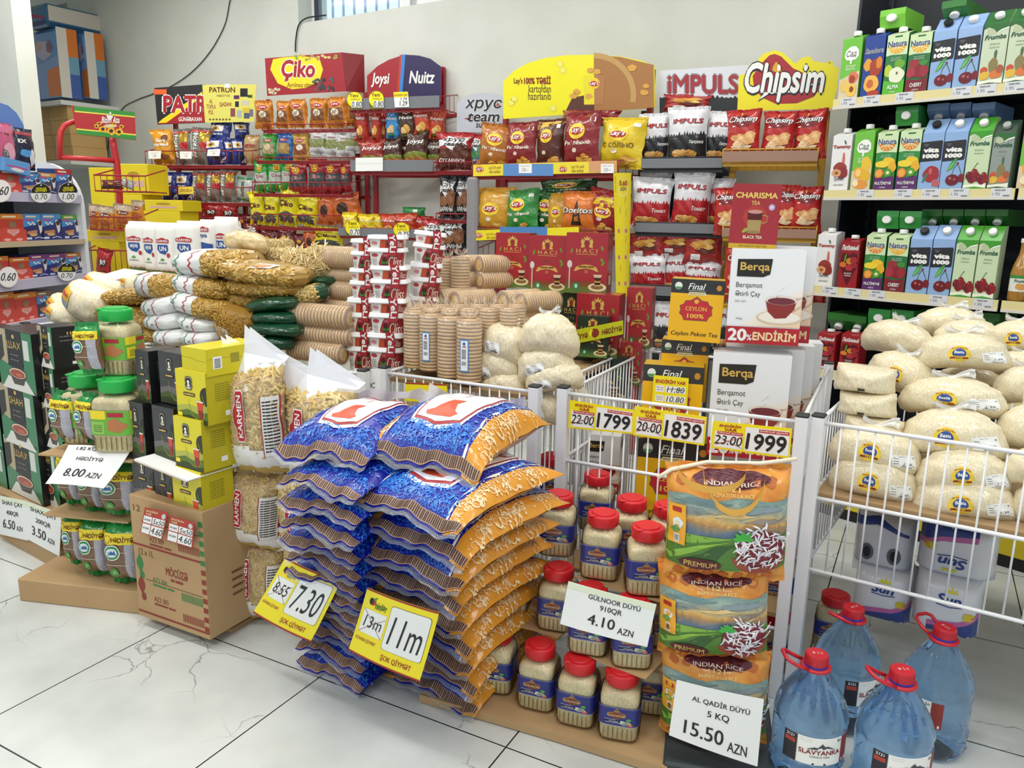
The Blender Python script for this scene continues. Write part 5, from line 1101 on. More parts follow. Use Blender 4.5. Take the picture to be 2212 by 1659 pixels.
# ------------------------------------------------------------------ biscuits
BK = grain('c9a468', 'e0c08a', 40, .45, .35, .25, 1, 'biscuit'); BKd = M('b5854e', .6); BKg = M('94693a', .7)
def biscuits(n, r, p, wrap=True, lab=0, tie=True, lobes=0):
    def f():
        root = thing('biscuit_roll'); m = MB(); pr = [(r*.6, 0)]
        for i in range(n): z = i*p; pr += [(r*.86, z+.0002), (r*.97, z+p*.16), (r, z+p*.4), (r*.97, z+p*.8), (r*.86, z+p*.97)]
        pr.append((r*.6, n*p)); m.lathe(pr, BK, 26); kd = m._m(BKg)
        for j in range(len(pr)-1):
            if max(pr[j][0], pr[j+1][0]) < r*.972:
                for i in range(26): m.mi[j*26+i] = kd  # grooves between biscuits: gap shade put in as a darker colour
        for a in range(8):
            m.lathe([(.0009, n*p+.0006), (.0009, n*p+.0004)], BKd, 6, False, Matrix.Translation((r*.4*cos(a*pi/4), r*.4*sin(a*pi/4), 0)))
        m.build('biscuits', root)
        w = MB(); fm = film('fdf8ee', .8, .1, .8, 28); R1 = r*1.05; w.lathe([(R1*.5, -.004), (R1, -.001), (R1*1.01, n*p*.3), (R1, n*p*.7), (R1, n*p+.002), (R1*.5, n*p+.005)], fm, 24, True, None, None, False)
        q = random.Random(n)
        if tie:
            for k in range(5):
                a = k*1.3; w.grid(lambda i, j: Vector((r*(.15+.6*i)*cos(a+j), r*(.15+.6*i)*sin(a+j), n*p+.004+.02*i*(1+.5*sin(7*j+k)))), 3, 4, fm)
        w.build('clear_wrapper', root)
        if lab:
            l = MB(); S = lambda x, z, o: (lambda a: Vector(((R1+.001+o)*cos(a), (R1+.001+o)*sin(a), n*p*.45+z*n*p*.26)))(-pi/2+x*.34)
            l.poly(rc(-1, -1, 1, 1), M('3f8fd0', .4), S, 0, .3); l.poly(rc(-.78, -.93, .78, .93), PAPER, S, .0006, .3); l.poly(el(0, .74, .3, .1, 12), M('2f5fa8'), S, .001); l.text('— ——', -.4, .52, .4, .6, M('b0405a'), S, .001)
            for k in range(6): l.text('——— —— ————', -.5+k*.16, -.2, -.42+k*.16, .4, INK, S, .001, 0, 0, 1)
            for k in range(10): l.poly(rc(-.5+k*.1, -.6, -.46+k*.1, -.36), INK, S, .001)
            l.build('wrapper_label', root)
        return root
    return f
RB, PB = .033, .0105
kV = Kind(biscuits(17, RB, PB)); kVl = Kind(biscuits(17, RB, PB, lab=1)); kH = Kind(biscuits(15, .036, .0108, tie=False)); kHl = Kind(biscuits(19, .034, .0086, tie=False))
gV = 'upright stacks of round biscuits'
def standing(px, d, k, lab):
    u, z0, w, h = BL.bx(*px, d); s = w/(2*RB*1.02); k(BL.pos(u, z0, d-w/2), BL.rz+.15, lab, 'biscuits', gV, 0, 0, (s, s, h/(17*PB)))
for px, d, k, lab in (((1090, 688, 1130, 800), -.17, kV, 'upright biscuit stack behind the pale rice bags, right one'), ((1050, 686, 1094, 800), -.15, kV, 'upright biscuit stack behind the pale rice bags, left one'), ((1016, 686, 1058, 800), -.10, kV, 'upright biscuit stack rising behind the topmost left rice bag'),
                      ((862, 674, 903, 796), -.03, kV, 'upright biscuit stack at the left, next to the tub columns'), ((896, 682, 938, 802), -.02, kVl, 'upright biscuit stack with the left blue-edged label'), ((934, 688, 980, 818), -.01, kV, 'upright biscuit stack between the two blue-edged labels'), ((975, 694, 1024, 828), .0, kVl, 'upright biscuit stack with the right blue-edged label'),
                      ((940, 560, 972, 668), -.40, kV, 'upright biscuit stack at the back by the tubs, left one'), ((966, 556, 1002, 668), -.38, kV, 'upright biscuit stack at the back by the tubs, right one')):
    standing(px, d, k, lab)
for i, x in enumerate((884, 922, 962, 1004, 1046, 1090)): standing((x-18, 668, x+18, 784), -.09, kV, 'upright biscuit stack in the second row, %s' % ('first from the tubs', 'second from the tubs', 'third', 'fourth', 'fifth', 'last')[i])
for i, x in enumerate((905, 943, 983, 1025, 1068, 1108)): standing((x-17, 660, x+17, 772), -.16, kV, 'upright biscuit stack in the third row, %s' % ('first from the tubs', 'second from the tubs', 'third', 'fourth', 'fifth', 'last')[i])
def rollh(fr, x0, y0, x1, y1, d, k, lab, n, p, r, rz=0, ends='x'):
    """roll lying along the frame; pixel box of its long side"""
    u, z0, w, h = fr.bx(x0, y0, x1, y1, d); s = h/(2*r*1.04); L = n*p
    k(fr.pos(u-w/2, z0+h/2, d-h/2), fr.rz+R_(rz), lab, 'biscuits', 'lying rolls of round biscuits', 0, pi/2, (s, s, w/L))
for px, d, lab in (((615, 740, 728, 786), -.02, 'lying biscuit roll at the bottom, by the white bag flaps'), ((622, 704, 748, 746), -.04, 'lying biscuit roll second from below, left of the tubs'), ((607, 658, 742, 712), -.03, 'lying biscuit roll third from below with its round end showing'), ((640, 648, 752, 672), -.16, 'lying biscuit roll just behind the third one'),
                   ((683, 608, 758, 652), -.2, 'lying biscuit roll third from the top beside the tubs'), ((696, 578, 760, 612), -.22, 'lying biscuit roll second from the top beside the tubs'), ((684, 532, 760, 582), -.2, 'lying biscuit roll topmost beside the tubs')):
    rollh(Fr((-1.9, 2.02), 4), *px, d, kHl, lab, 19, .0086, .034)
def rolld(px, py, Z, L, s, lab, k=None, az=60):
    """roll pointing away from the shopper; px,py its near end centre"""
    p = at_Z(px, py, Z); a = R_(az); kH((p.x, p.y, p.z), a-pi/2, lab, 'biscuits', 'lying rolls of round biscuits', -pi/2, 0, (s, s, L/.162))
for px, py, Z, L, s, lab in ((982, 652, 2.62, .16, 1.0, 'biscuit roll lying on the upright stacks, second from the left'), (948, 646, 2.72, .16, .95, 'biscuit roll lying on the upright stacks, leftmost'), (1086, 650, 2.60, .16, .95, 'biscuit roll lying on the upright stacks, third from the left'), (1124, 655, 2.52, .16, .95, 'biscuit roll lying on the upright stacks, rightmost'),
                             (1034, 572, 3.0, .16, 1.0, 'biscuit roll at the back, upper right of two pairs'), (998, 570, 3.05, .16, .95, 'biscuit roll at the back, upper left of two pairs'), (1036, 606, 3.0, .16, .9, 'biscuit roll at the back, lower right of two pairs'), (1004, 604, 3.05, .16, .9, 'biscuit roll at the back, lower left of two pairs')):
    rolld(px, py, Z, L, s, lab, None, 70 if py > 620 else 62)
# ------------------------------------------------------------------ chocolate spread tubs, sold in banded pairs
def tub_pair():
    root = thing('spread_tub_pair'); W = .088
    def cup(z0, h, w0, w1, parent, big):
        fn = sq(1, .9, 5); mb = MB(); mb.lathe([(w0/2*.96, z0), (w0/2, z0+.004), (w1/2, z0+h)], M('eceae6', .35, .2), 32, True, None, fn)
        S = lambda x, z, o: (lambda a, r: Vector((fn(a, r, 0)[0], fn(a, r, 0)[1], z0+h*(z+1)/2)))(-pi/2+x*pi/4, w0/2+(w1-w0)/2*(z+1)/2+o+.0006)
        Rd = M('9c2024', .35, .2)
        if big:
            mb.poly([(-.45, -.98), (-.5, -.3), (-.3, .5), (-.1, .98), (1.9, .98), (1.9, -.98)], Rd, S, .0003, .15); mb.poly(el(-.7, .62, .2, .2, 14), M('b5404a'), S, .0004); mb.poly(el(.1, .66, .26, .16, 16), M('b9606a'), S, .0006)
            mb.poly(el(-.05, -.2, .26, .26, 16), M('2f7a2a'), S, .0006); mb.poly(el(-.05, .12, .18, .28, 14), M('3b1a12'), S, .0009); mb.poly(el(-.05, -.5, .24, .2, 14), M('4a2012'), S, .0009)
            mb.text('Cliss', .25, -.7, 1.1, .5, M('f1dccb'), S, .001, .01, .3)
            for k in range(4): mb.text('—— —', -.9, .1-k*.22, -.6, .2-k*.22, M('999999'), S, .0004)
        else:
            mb.poly([(-.4, -.98), (-.3, .98), (1.9, .98), (1.9, -.98)], Rd, S, .0003, .15); mb.poly([(-.42, -.9), (-.3, .98), (.1, .98), (.0, -.9)], M('c2502a'), S, .0005, .15); mb.poly(el(-.72, .1, .2, .4, 14), M('c9808a'), S, .0006); mb.poly(el(.3, -.2, .2, .5, 14), M('5a2a1a'), S, .0006); mb.text('Cliss', .6, -.7, 1.2, .7, M('f1dccb'), S, .001, .01, .3)
        return mb.build('large_tub' if big else 'small_tub', parent)
    def lid(z, w, parent, grp):
        fn = sq(1, .9, 5); mb = MB(); m = M('f2f2f4', .35); mb.lathe([(w/2, z), (w/2*1.06, z+.002), (w/2*1.06, z+.005), (w/2*1.01, z+.007), (w/2*1.02, z+.013), (w/2*.98, z+.015)], m, 32, True, None, fn); mb.build('lid', parent)
    a = cup(0, .058, .076, .086, root, True); lid(.056, .092, a, 0); b = cup(.071, .028, .08, .086, root, False); lid(.098, .092, b, 0)
    s = MB(); x = .040; S2 = lambda u, z, o: Vector((.018+u*.011+.004*(1-z*z), -.0425-.0045-o, .082+z*.036)); s.grid(lambda i, j: S2(i*2-1, j*2-1, 0), 2, 6, M('a51f28', .35, .2)); s.grid(lambda i, j: S2(i*2-1, j*2-1, -.001), 2, 6, M('a51f28', .35, .2), True, None, True)
    s.text('YeLi', -.7, -.7, .7, .95, WHITE, S2, .0006, .03, 0, 3); s.build('paper_band', root)
    return root
kTub = Kind(tub_pair); FTb = Fr((-1.55, 2.12), 10); gU = 'banded pairs of chocolate spread tubs'
for px, d, lab, rz, ry in [((752, 516, 806, 588), -.04, 'pair of red and white spread tubs, left column, topmost', 4, 0), ((750, 580, 812, 652), -.04, 'pair of red and white spread tubs, left column, second', 4, 0), ((746, 644, 806, 728), -.03, 'pair of red and white spread tubs, left column, third', 4, 0), ((744, 718, 804, 800), -.02, 'pair of red and white spread tubs, left column, lowest', 4, 0),
     ((788, 508, 862, 582), .03, 'pair of red and white spread tubs, middle column, topmost', 14, 0), ((794, 574, 868, 652), .03, 'pair of red and white spread tubs, middle column, second', 14, 0), ((792, 645, 866, 728), .03, 'pair of red and white spread tubs, middle column, third', 12, 0), ((790, 720, 862, 802), .04, 'pair of red and white spread tubs, middle column, lowest', 8, 0),
     ((880, 500, 944, 572), -.10, 'pair of red and white spread tubs, leaning right column, topmost', 22, 6), ((874, 568, 938, 650), -.10, 'pair of red and white spread tubs, leaning right column, second', 22, 3), ((870, 640, 930, 720), -.10, 'pair of red and white spread tubs, leaning right column, third', 20, 3), ((872, 714, 930, 792), -.10, 'pair of red and white spread tubs, right column, lowest behind the biscuits', 16, 0)]:
    place(kTub, FTb, px, d, .09, lab, 'spread tubs', gU, rz, .113, None, .094, ry)
# signs on the left basket
FLs = Fr((-1.66, 1.97), 2)
sheet('price_sign', FLs, [(765, 796), (824, 797), (820, 880), (758, 880)], .0, PAPER, lambda mb, S, ml: (mb.text('LOC', -.1, .0, .6, .3, INK, S, .001, .0), mb.text('N', .3, -.6, .5, -.3, INK, S, .001)), 'white paper sign with black letters behind the pasta bags')
sheet('price_sign', BL, [(876, 826), (966, 830), (964, 872), (874, 866)], .01, YEL, lambda mb, S, ml: mb.poly(rc(-1, .85, 1, 1), M('a3262b'), S, .0006), 'yellow card half hidden behind the white handle flap')

# cases that carry the rear goods inside the left basket
zf = BL.at(1000, 832, -.02)[1]
for (u0, u1, d0, d1, zt, lab) in ((.28, .53, -.45, -.85, FH1.at(1180, 862, .1)[1]-.004, 'cardboard case inside the basket under the red and dark tea packs'), (.0, .26, -.42, -.85, at_Z(1004, 622, 3.0).z-.03, 'cardboard case inside the basket under the rear biscuit rolls')):
    if zt > zf+.02:
        mb = MB(); mb.box(u0, -d0, zf+.001, u1, -d1, zt, CARD, None, .003); o = mb.build('cardboard_case'); o.location = BL.o; o.rotation_euler.z = BL.rz; tag(o, lab, 'cardboard case')
# ------------------------------------------------------------------ bagged pasta, rice and flour in the left wire basket
def lump(name, w, h, t, core, seed, deco=None, mf=None, ears=.0):
    def f():
        q = random.Random(seed); ph = [q.uniform(0, 6.28) for _ in range(8)]
        def T(u, v): return max(0, 1-abs(u)**2.8)**.5*max(0, 1-abs(v)**2.6)**.5
        def xz(u, v): return u*w/2*(.9+.1*(1-v*v)), h/2+v*h/2*(1-.25*abs(u)**3)+.06*h*sin(2.2*u+ph[4])
        def W(u, v): return .002*sin(8*u+ph[0])*sin(5*v+ph[1])+.0035*sin(11*v+ph[2])*abs(u)**4
        def fr(u, v): x, z = xz(u, v); return Vector((x, -t*.5*T(u, v)-W(u, v), z))
        def bk(u, v): x, z = xz(u, v); return Vector((x, t*.5*T(u, v), z))
        mb = MB(); mb.grid(lambda a, b: fr(a*2-1, b*2-1), 22, 16, core, True, mf); mb.grid(lambda a, b: bk(a*2-1, b*2-1), 12, 16, core, True, mf, True)
        def S(x, z, o):
            e = .04; p = fr(x, z); a = fr(min(1, x+e), z)-fr(max(-1, x-e), z); b = fr(x, min(1, z+e))-fr(x, max(-1, z-e)); return p+a.cross(b).normalized()*(o+.0008)
        if deco: deco(mb, S)
        return mb.build(name)
    return f
ELB = [M('c9a04a', .35, .35), M('b98d38', .35, .35), M('d6b262', .35, .35)]; WPL = M('e9eaea', .3, .3, 0, .4, 26); PAST = M('a9853a', .4, .4, 0, .4, 30)
def d_elbow(mb, S):
    morsels(mb, S, 'elbow', 190, 4, ELB, .12, -.9, .92, .9, .016, .0032)
    for x, c in ((-.55, '2f8a4a'), (-.16, 'b5303a')): strip(mb, [(x+.05*sin(3*k), -.9+k*.2) for k in range(10)], .035, M(c), S, .001)
    mb.poly(rc(-.72, -.1, -.6, .1), M('8a8f96'), S, .001)
def d_bow(mb, S):
    morsels(mb, S, 'bow', 230, 6, ELB, -.93, -.92, .93, .92, .018, .003)
    mb.poly([(.1, .5), (.5, .62), (.62, .9), (.2, .86)], M('e9e4e2', .4), S, .003); mb.poly([(.16, .64), (.4, .66), (.5, .84), (.22, .8)], M('d98a4a', .4), S, .0036)
def d_spiral(mb, S): morsels(mb, S, 'elbow', 200, 8, ELB, -.93, -.9, .93, .9, .014, .0032)
def d_rlab(mb, S):
    mb.poly([(-.86, -.2), (-.3, -.34), (-.2, .62), (-.7, .7)], M('e9b83a', .35, .3), S, .001, .2); mb.poly([(-.86, -.2), (-.3, -.34), (-.28, .0), (-.82, .12)], M('8fa3b3', .35, .3), S, .0016, .2); mb.poly([(-.72, .3), (-.3, .26), (-.3, .4), (-.7, .46)], M('c2503a'), S, .0018, .2)
def d_noodle(mb, S): morsels(mb, S, 'strand', 190, 5, [M('dcc58c', .4, .3), M('e6d3a2', .4, .3), M('cfb578', .4, .3)], -.92, -.9, .92, .9, .07, .0022)
def d_vermi(mb, S):
    morsels(mb, S, 'strand', 260, 5, [M('c99b3f', .4, .3), M('b98a34', .4, .3)], -.92, -.9, .92, .75, .05, .0012)
    mb.poly(rc(-.95, -.98, .1, -.06), M('d9d9dc', .3, .3), S, .003, .2); mb.poly([(-.3, -.9), (-.1, -.9), (-.2, -.3), (-.28, -.1), (-.34, -.4)], M('d9a02a'), S, .0036)
def d_white(mb, S):
    for x, c in ((-.35, '2f8a4a'), (.15, 'b5303a')): strip(mb, [(x+.05*sin(3*k), -.9+k*.2) for k in range(10)], .04, M(c), S, .001)
    mb.poly(rc(-.12, -.2, 0, .02), M('8a8f96'), S, .001)
def d_bread(mb, S): mb.poly(rc(.3, .0, .7, .6), PAPER, S, .001, .2)
def d_penne(mb, S): morsels(mb, S, 'tube', 120, 3, P1, -.5, -.8, .85, .85, .034, .0042)
GB = foil('15472e', .5)
L_ = dict(el=(Kind(lump('pasta_bag', .24, .09, .15, WPL, 1, d_elbow, lambda a, b: WPL if a < .56 else PAST)), .24), wh=(Kind(lump('pasta_bag', .16, .08, .14, WPL, 2, d_white)), .16), bow=(Kind(lump('pasta_bag', .26, .075, .16, PAST, 3, d_bow)), .26),
          sp=(Kind(lump('pasta_bag', .15, .07, .13, PAST, 4, d_spiral)), .15), ri=(Kind(lump('rice_bag', .18, .11, .14, RICEW, 5, d_rlab)), .18), no=(Kind(lump('noodle_bag', .17, .11, .14, M('c9b074', .5), 6, d_noodle)), .17), ve=(Kind(lump('noodle_bag', .14, .15, .12, M('9a7429', .5), 7, d_vermi)), .14),
          gr=(Kind(lump('pasta_bag', .18, .06, .14, GB, 8)), .18), br=(Kind(knotted(.18, .10, .13, grain('cbb27c', 'ddc896', 60, .4, .5, .4, 1, 'crumbs'), 31, None)), .18), pe=(Kind(lump('pasta_bag', .22, .08, .15, GB, 9, d_penne, lambda a, b: GB if a < .22 or a > .9 else PAST)), .22))
HH = dict(el=.09, wh=.08, bow=.075, sp=.07, ri=.11, no=.11, ve=.15, gr=.06, br=.105, pe=.08)
gP = 'bagged pasta and rice in the left wire basket'
for k, px, d, ry, lab in (
    ('sp', (268, 712, 334, 744), -.06, 0, 'clear bag of brown pasta at basket rim, lowest left'), ('wh', (316, 712, 388, 750), -.04, 0, 'white pasta bag with green and red lines, bottom row left'), ('wh', (376, 716, 452, 752), -.03, 0, 'white pasta bag with green and red lines, bottom row right'), ('ve', (452, 664, 530, 748), -.02, 0, 'upright bag of thin vermicelli with a glass of tea label'),
    ('sp', (262, 682, 336, 716), -.08, 4, 'clear bag of brown pasta, second from below at the left'), ('wh', (298, 678, 380, 716), -.06, -4, 'white pasta bag with a loose corner, second row left'), ('wh', (370, 682, 456, 720), -.05, 4, 'smooth white pasta bag, second row right'),
    ('wh', (294, 642, 372, 686), -.08, -6, 'white pasta bag in the third row, left one'), ('el', (352, 638, 482, 688), -.06, 4, 'white-ended bag of elbow pasta, third from the top'), ('el', (280, 590, 378, 650), -.14, -6, 'white-ended bag of elbow pasta leaning left, crumpled'), ('el', (356, 596, 484, 644), -.09, 2, 'white-ended bag of elbow pasta, second from the top'), ('el', (362, 538, 538, 602), -.12, -6, 'white-ended bag of elbow pasta on top of the pile'),
    ('bow', (476, 630, 570, 668), -.12, 0, 'flat bag of bow pasta, lowest of three'), ('bow', (474, 604, 628, 642), -.10, -2, 'flat bag of bow pasta, middle of three'), ('bow', (450, 562, 642, 614), -.10, 3, 'flat bag of bow pasta on top, with a photo label'),
    ('br', (462, 498, 552, 546), -.24, 6, 'round tied bag of breadcrumb-like meal on the pasta pile'), ('no', (548, 536, 634, 580), -.34, 0, 'tied bag of flat noodles behind the bow pasta, left one'), ('no', (602, 534, 704, 612), -.28, -4, 'tied bag of flat noodles behind the bow pasta, right one'), ('no', (556, 516, 610, 548), -.46, 0, 'small tied noodle bag behind, showing only its top'),
    ('gr', (536, 728, 606, 762), -.02, 0, 'dark green pasta bag, lowest of the green pile'), ('gr', (522, 700, 624, 730), -.03, 2, 'dark green pasta bag, second of the green pile'), ('gr', (526, 674, 614, 706), -.05, 0, 'dark green pasta bag, third of the green pile'), ('gr', (518, 644, 616, 678), -.06, -6, 'dark green pasta bag crowning the left green pile'), ('pe', (590, 620, 690, 664), -.16, -12, 'green-ended bag of penne lying slanted'), ('gr', (620, 600, 702, 622), -.24, -6, 'dark green pasta bag lying under the noodles'),
    ('ri', (84, 660, 160, 704), -.10, 6, 'yellow-labelled rice bag, lowest left'), ('ri', (88, 640, 160, 690), -.16, 10, 'yellow-labelled rice bag, second from the left edge'), ('ri', (126, 612, 218, 694), -.12, 14, 'large yellow-labelled rice bag tilted with a knot'), ('ri', (166, 596, 252, 634), -.24, 10, 'yellow-labelled rice bag just below the white shelf end'), ('ri', (246, 594, 300, 636), -.22, 0, 'yellow-labelled rice bag under the loose paper sheet'),
    ('sp', (212, 626, 306, 662), -.14, 0, 'clear bag of spiral pasta with a yellow corner label'), ('sp', (200, 660, 302, 700), -.12, 4, 'clear bag of spiral pasta under the yellow-cornered one')):
    kk, wd = L_[k]; place(kk, BP, px, d, .12, lab, 'food bag', gP, 0, HH[k], None, wd, ry)
def flour(un):
    def f(mb, S):
        mb.poly([(-1, -1), (1, -1), (1, -.86)]+[(1-2*k/16, -.86+.02*sin(k*1.6)) for k in range(1, 16)]+[(-1, -.86)], M('5aa24a', .5), S, .0005); strip(mb, [(1-2*k/16, -.84+.02*sin(k*1.6)) for k in range(17)], .02, M('a8323a'), S, .0008)
        karmen(mb, S, 0, .3, .62, .0006, None, 0, .2); mb.poly([(-.5, .16), (.5, .16), (.54, -.04), (.2, -.22), (-.3, -.16), (-.54, -.02)], M('2a4f96', .4), S, .0006); mb.text('UN' if un else 'мука', -.34, -.08, .36, .1, WHITE, S, .0012, .03)
        mb.poly(el(.52, -.24, .16, .09, 14), M('b5303a'), S, .0012); mb.poly(el(-.1, -.46, .2, .1, 14, 0, pi), M('5aa24a'), S, .0008); mb.text('— —— —', -.5, -.56, .3, -.52, M('888888'), S, .0008)
    return f
FLR = FrZ(360, 560, 3.3, 6)
for px, d, un, lab in (((266, 478, 314, 586), .0, 0, 'white flour bag at the left end of the row'), ((304, 480, 338, 592), .02, 0, 'white flour bag second from the left, mostly overlapped'), ((330, 481, 374, 594), .05, 1, 'white flour bag third from the left'), ((370, 477, 426, 594), .03, 1, 'white flour bag fourth from the left'), ((452, 468, 504, 590), -.03, 1, 'white flour bag at the right end behind the meal bag')):
    u, z0, w, h = FLR.bx(*px, d); mb, S = pillow(w, h, .075, M('eeece6', .6), un+3, 10, 12, 0, .02, .5, None, None, .5, (8, 8)); flour(un)(mb, S)
    put(mb.build('flour_bag'), FLR, u, z0, d, .075, lab, 'flour bag', 'white flour bags in a row')
def bluef(mb, S): mb.poly([(-.7, .2), (.9, .1), (.9, -.9), (-.5, -.9)], M('2a4f96', .4), S, .0006, .3); karmen(mb, S, .1, .62, .6, .001, None, 0, .2); mb.text('мука', -.4, .3, .5, .46, M('2a4f96'), S, .001, .03); mb.text('—— ———', -.3, -.3, .6, -.24, WHITE, S, .001)
u, z0, w, h = FLR.bx(420, 474, 458, 590, .0); mb, S = pillow(w, h, .075, M('eeece6', .6), 7, 10, 12, 0, .02, .5, None, None, .5, (8, 8)); bluef(mb, S); put(mb.build('flour_bag'), FLR, u, z0, 0, .075, 'white flour bag with a big blue panel, second from the right', 'flour bag', 'white flour bags in a row')
p = [at_Z(*q) for q in ((205, 598, 2.95), (250, 604, 2.85), (318, 586, 2.9), (268, 580, 3.02))]
mb = MB(); o0 = p[0].copy(); mb.add([tuple(x-o0) for x in p]+[tuple(x-o0-Vector((0, 0, .001))) for x in p], [(0, 1, 2, 3), (7, 6, 5, 4), (0, 4, 5, 1), (1, 5, 6, 2), (2, 6, 7, 3), (3, 7, 4, 0)], PAPER); o = mb.build('paper_sheet'); o.location = o0; tag(o, 'loose white printed paper sheet lying on the rice bags', 'paper')

BQ = Fr((-3.44, 1.98), 3)
basket(BQ, .78, .8, .79, 'white wire basket of rice and flour bags behind the dark tea cartons', .036, (.78, .5, .2), .62)
mb = MB(); zt = FLR.at(360, 596, 0)[1]; mb.box(.34, .16, .622, .76, .5, zt-.003, CARD, None, .003); o = mb.build('cardboard_case'); o.location = BQ.o; o.rotation_euler.z = BQ.rz; tag(o, 'cardboard case hidden under the row of flour bags', 'cardboard case')
# ------------------------------------------------------------------ wire snack racks along the wall
REDM = M('9a1f26', .35, .1); REDB = M('c42a30', .35, .1); YLM = M('c99a2c', .35, .1); DKM = M('2e3136', .4); GRM = M('8f8d90', .35)
def world(fr): return Matrix.Translation(fr.o) @ Matrix.Rotation(fr.rz, 4, 'Z')
class Rack:
    def __init__(s, fr, label, m, name='snack_rack', cat='snack rack'):
        s.fr = fr; s.m = m; s.t = thing(name); s.t.location = fr.o; s.t.rotation_euler.z = fr.rz; tag(s.t, label, cat)
    def add(s, o):
        o.parent = s.t; o.matrix_parent_inverse = world(s.fr).inverted()
        for k in ('label', 'category', 'group'):
            if k in o: del o[k]
        return o
    def post(s, x, ytop, d, r=.014, z1=None):
        u, z = s.fr.at(x, ytop, d); mb = MB(); mb.box(u-r, -d-r, 0, u+r, -d+r, z if z1 is None else z1, s.m, None, .002); mb.build('post', s.t)
    def shelf(s, px, dep, d=0, m=None, pitch=.06, strip_=None, slope=.0, tags=()):
        """wire tray; px = box of its front rail panel"""
        m = m or s.m; fr = s.fr; x0, y0, x1, y1 = px; u0, zt = fr.at(x0, (y0), d); u1 = fr.at(x1, y0, d)[0]; zb = fr.at((x0+x1)/2, y1, d)[1]; zt = fr.at((x0+x1)/2, y0, d)[1]
        mb = MB(); Y0, Y1 = -d, -d+dep
        for z in (zb, zt): mb.tube([(u0, Y0, z), (u1, Y0, z)], .0035, m, 6)
        zk = zt+.05
        for u in (u0, u1):
            mb.tube([(u, Y0, zt), (u, Y1, zk)], .0035, m, 6); mb.tube([(u, Y0, zb), (u, Y1, zb)], .0035, m, 6); mb.tube([(u, Y0, zb), (u, Y0, zt)], .0035, m, 6)
            for k in range(1, 4): y = Y0+dep*k/4; mb.tube([(u, y, zb), (u, y, zt+(zk-zt)*k/4)], .002, m, 5)
        n = max(3, int((u1-u0)/pitch))
        for i in range(1, n): u = u0+(u1-u0)*i/n; mb.tube([(u, Y1, zb), (u, Y0, zb), (u, Y0, zt)], .002, m, 5)
        for k in range(1, 4): y = Y0+dep*k/4; mb.tube([(u0, y, zb), (u1, y, zb)], .0025, m, 5)
        mb.tube([(u0, Y1, zb), (u1, Y1, zb)], .0035, m, 6)
        mb.box(u0, Y0+.01, zb-.018, u1, Y0+.02, zb-.004, m); mb.box(u0, Y1-.02, zb-.02, u1, Y1, zb, m)
        sh = mb.build('wire_shelf', s.t)
        if strip_:
            c, (a, b) = strip_; t_ = MB(); za, zc = fr.at((x0+x1)/2, b, d)[1], fr.at((x0+x1)/2, a, d)[1]; t_.box(u0, Y0-.008, za, u1, Y0-.005, zc, c); t_.build('price_rail', sh)
        return zb
    def board(s, poly, d, base, design, name='header_sign', th=.006, edge=None):
        fr = s.fr; pts = [fr.at(x, y, d) for x, y in poly]; mb = MB(); n = len(pts)
        tr = tessellate_polygon([[Vector((u, z, 0)) for u, z in pts]])
        v = [(u, -d, z) for u, z in pts]+[(u, -d+th, z) for u, z in pts]
        mb.add(v, [tuple(t) for t in tr]+[tuple(i+n for i in t[::-1]) for t in tr], base); mb.add(v, [(i, i+n, (i+1) % n+n, (i+1) % n) for i in range(n)], edge or base)
        def S(x, y, o):
            u, z = fr.at(x, y, d); return (u, -d-o, z)
        design(mb, S); return mb.build(name, s.t)
def snack(w, h, t, m, design, mf=None, seed=0, seal=.012, pinch=.12, sealm=None, wr=2.0):
    def f():
        mb, S = pillow(w, h, t, m, seed, 14, 16, seal, pinch, wr, mf, sealm); design(mb, S); return mb.build('snack_bag')
    return f
def chips(mb, S, cx, cz, w, h, seed, cols=('e8b64f', 'dba03c', 'f0c76a', 'c98a35'), n=9, off=.002):
    q = random.Random(seed)
    for i in range(n): mb.poly(blob(cx+q.uniform(-.7, .7)*w, cz+q.uniform(-.6, .5)*h, w*q.uniform(.3, .5), h*q.uniform(.3, .5), seed+i, .25, 12), M(cols[i % len(cols)], .4, .2), S, off+i*.0003, .3)
def lays(bg, sub='Рифлёные', sc='f3e9d8', seed=1, chipc=None, logo_z=.35, extra=None):
    def d(mb, S):
        if extra: extra(mb, S)
        mb.poly(el(0, logo_z, .46, .30, 24), M('f2d02b', .35, .2), S, .0008, .25); mb.poly(el(0, logo_z, .40, .14, 24), M('b5202b', .35, .2), S, .0014, .25); mb.text("Lay's", -.34, logo_z-.1, .34, logo_z+.16, WHITE, S, .0022, .03, .15, ml=.3)
        if sub: mb.text(sub, -.7, logo_z-.56, .72, logo_z-.34, M(sc), S, .0014, .02, ml=.3)
        chips(mb, S, .3, -.72, .5, .26, seed, chipc or ('e8b64f', 'dba03c', 'f0c76a'), 5); mb.poly(el(-.1, -.36, .14, .09, 14), M('e6d9c0'), S, .0012)
        mb.poly(rc(.62, .68, .84, .84), PAPER, S, .001, .3)
    return d
def impuls(c, sub):
    def d(mb, S):
        q = random.Random(3); z0 = -.02; pts = [(-.97, -.97), (.97, -.97)]
        for k in range(29): x = .97-1.94*k/28; pts.append((x, z0+(.0 if k % 2 else q.choice((.05, .1, .16)))+.03*x))
        mb.poly(pts, M(c, .3, .3), S, .0008, .2); R1 = M('b5262f', .35); mb.text('iMPULS', -.78, .42, .78, .62, M('55565c'), S, .0012, .05, .1, ml=.3); mb.text('iMPULS', -.77, .43, .77, .61, R1, S, .0020, .025, .1, ml=.3)
        mb.text(sub, .1, -.36, .82, -.2, WHITE, S, .0016, .02, .2); chips(mb, S, -.1, -.72, .6, .26, 6, ('e8b05a', 'd8943f', 'f0c27a', 'c9803a'), 9)
    return d
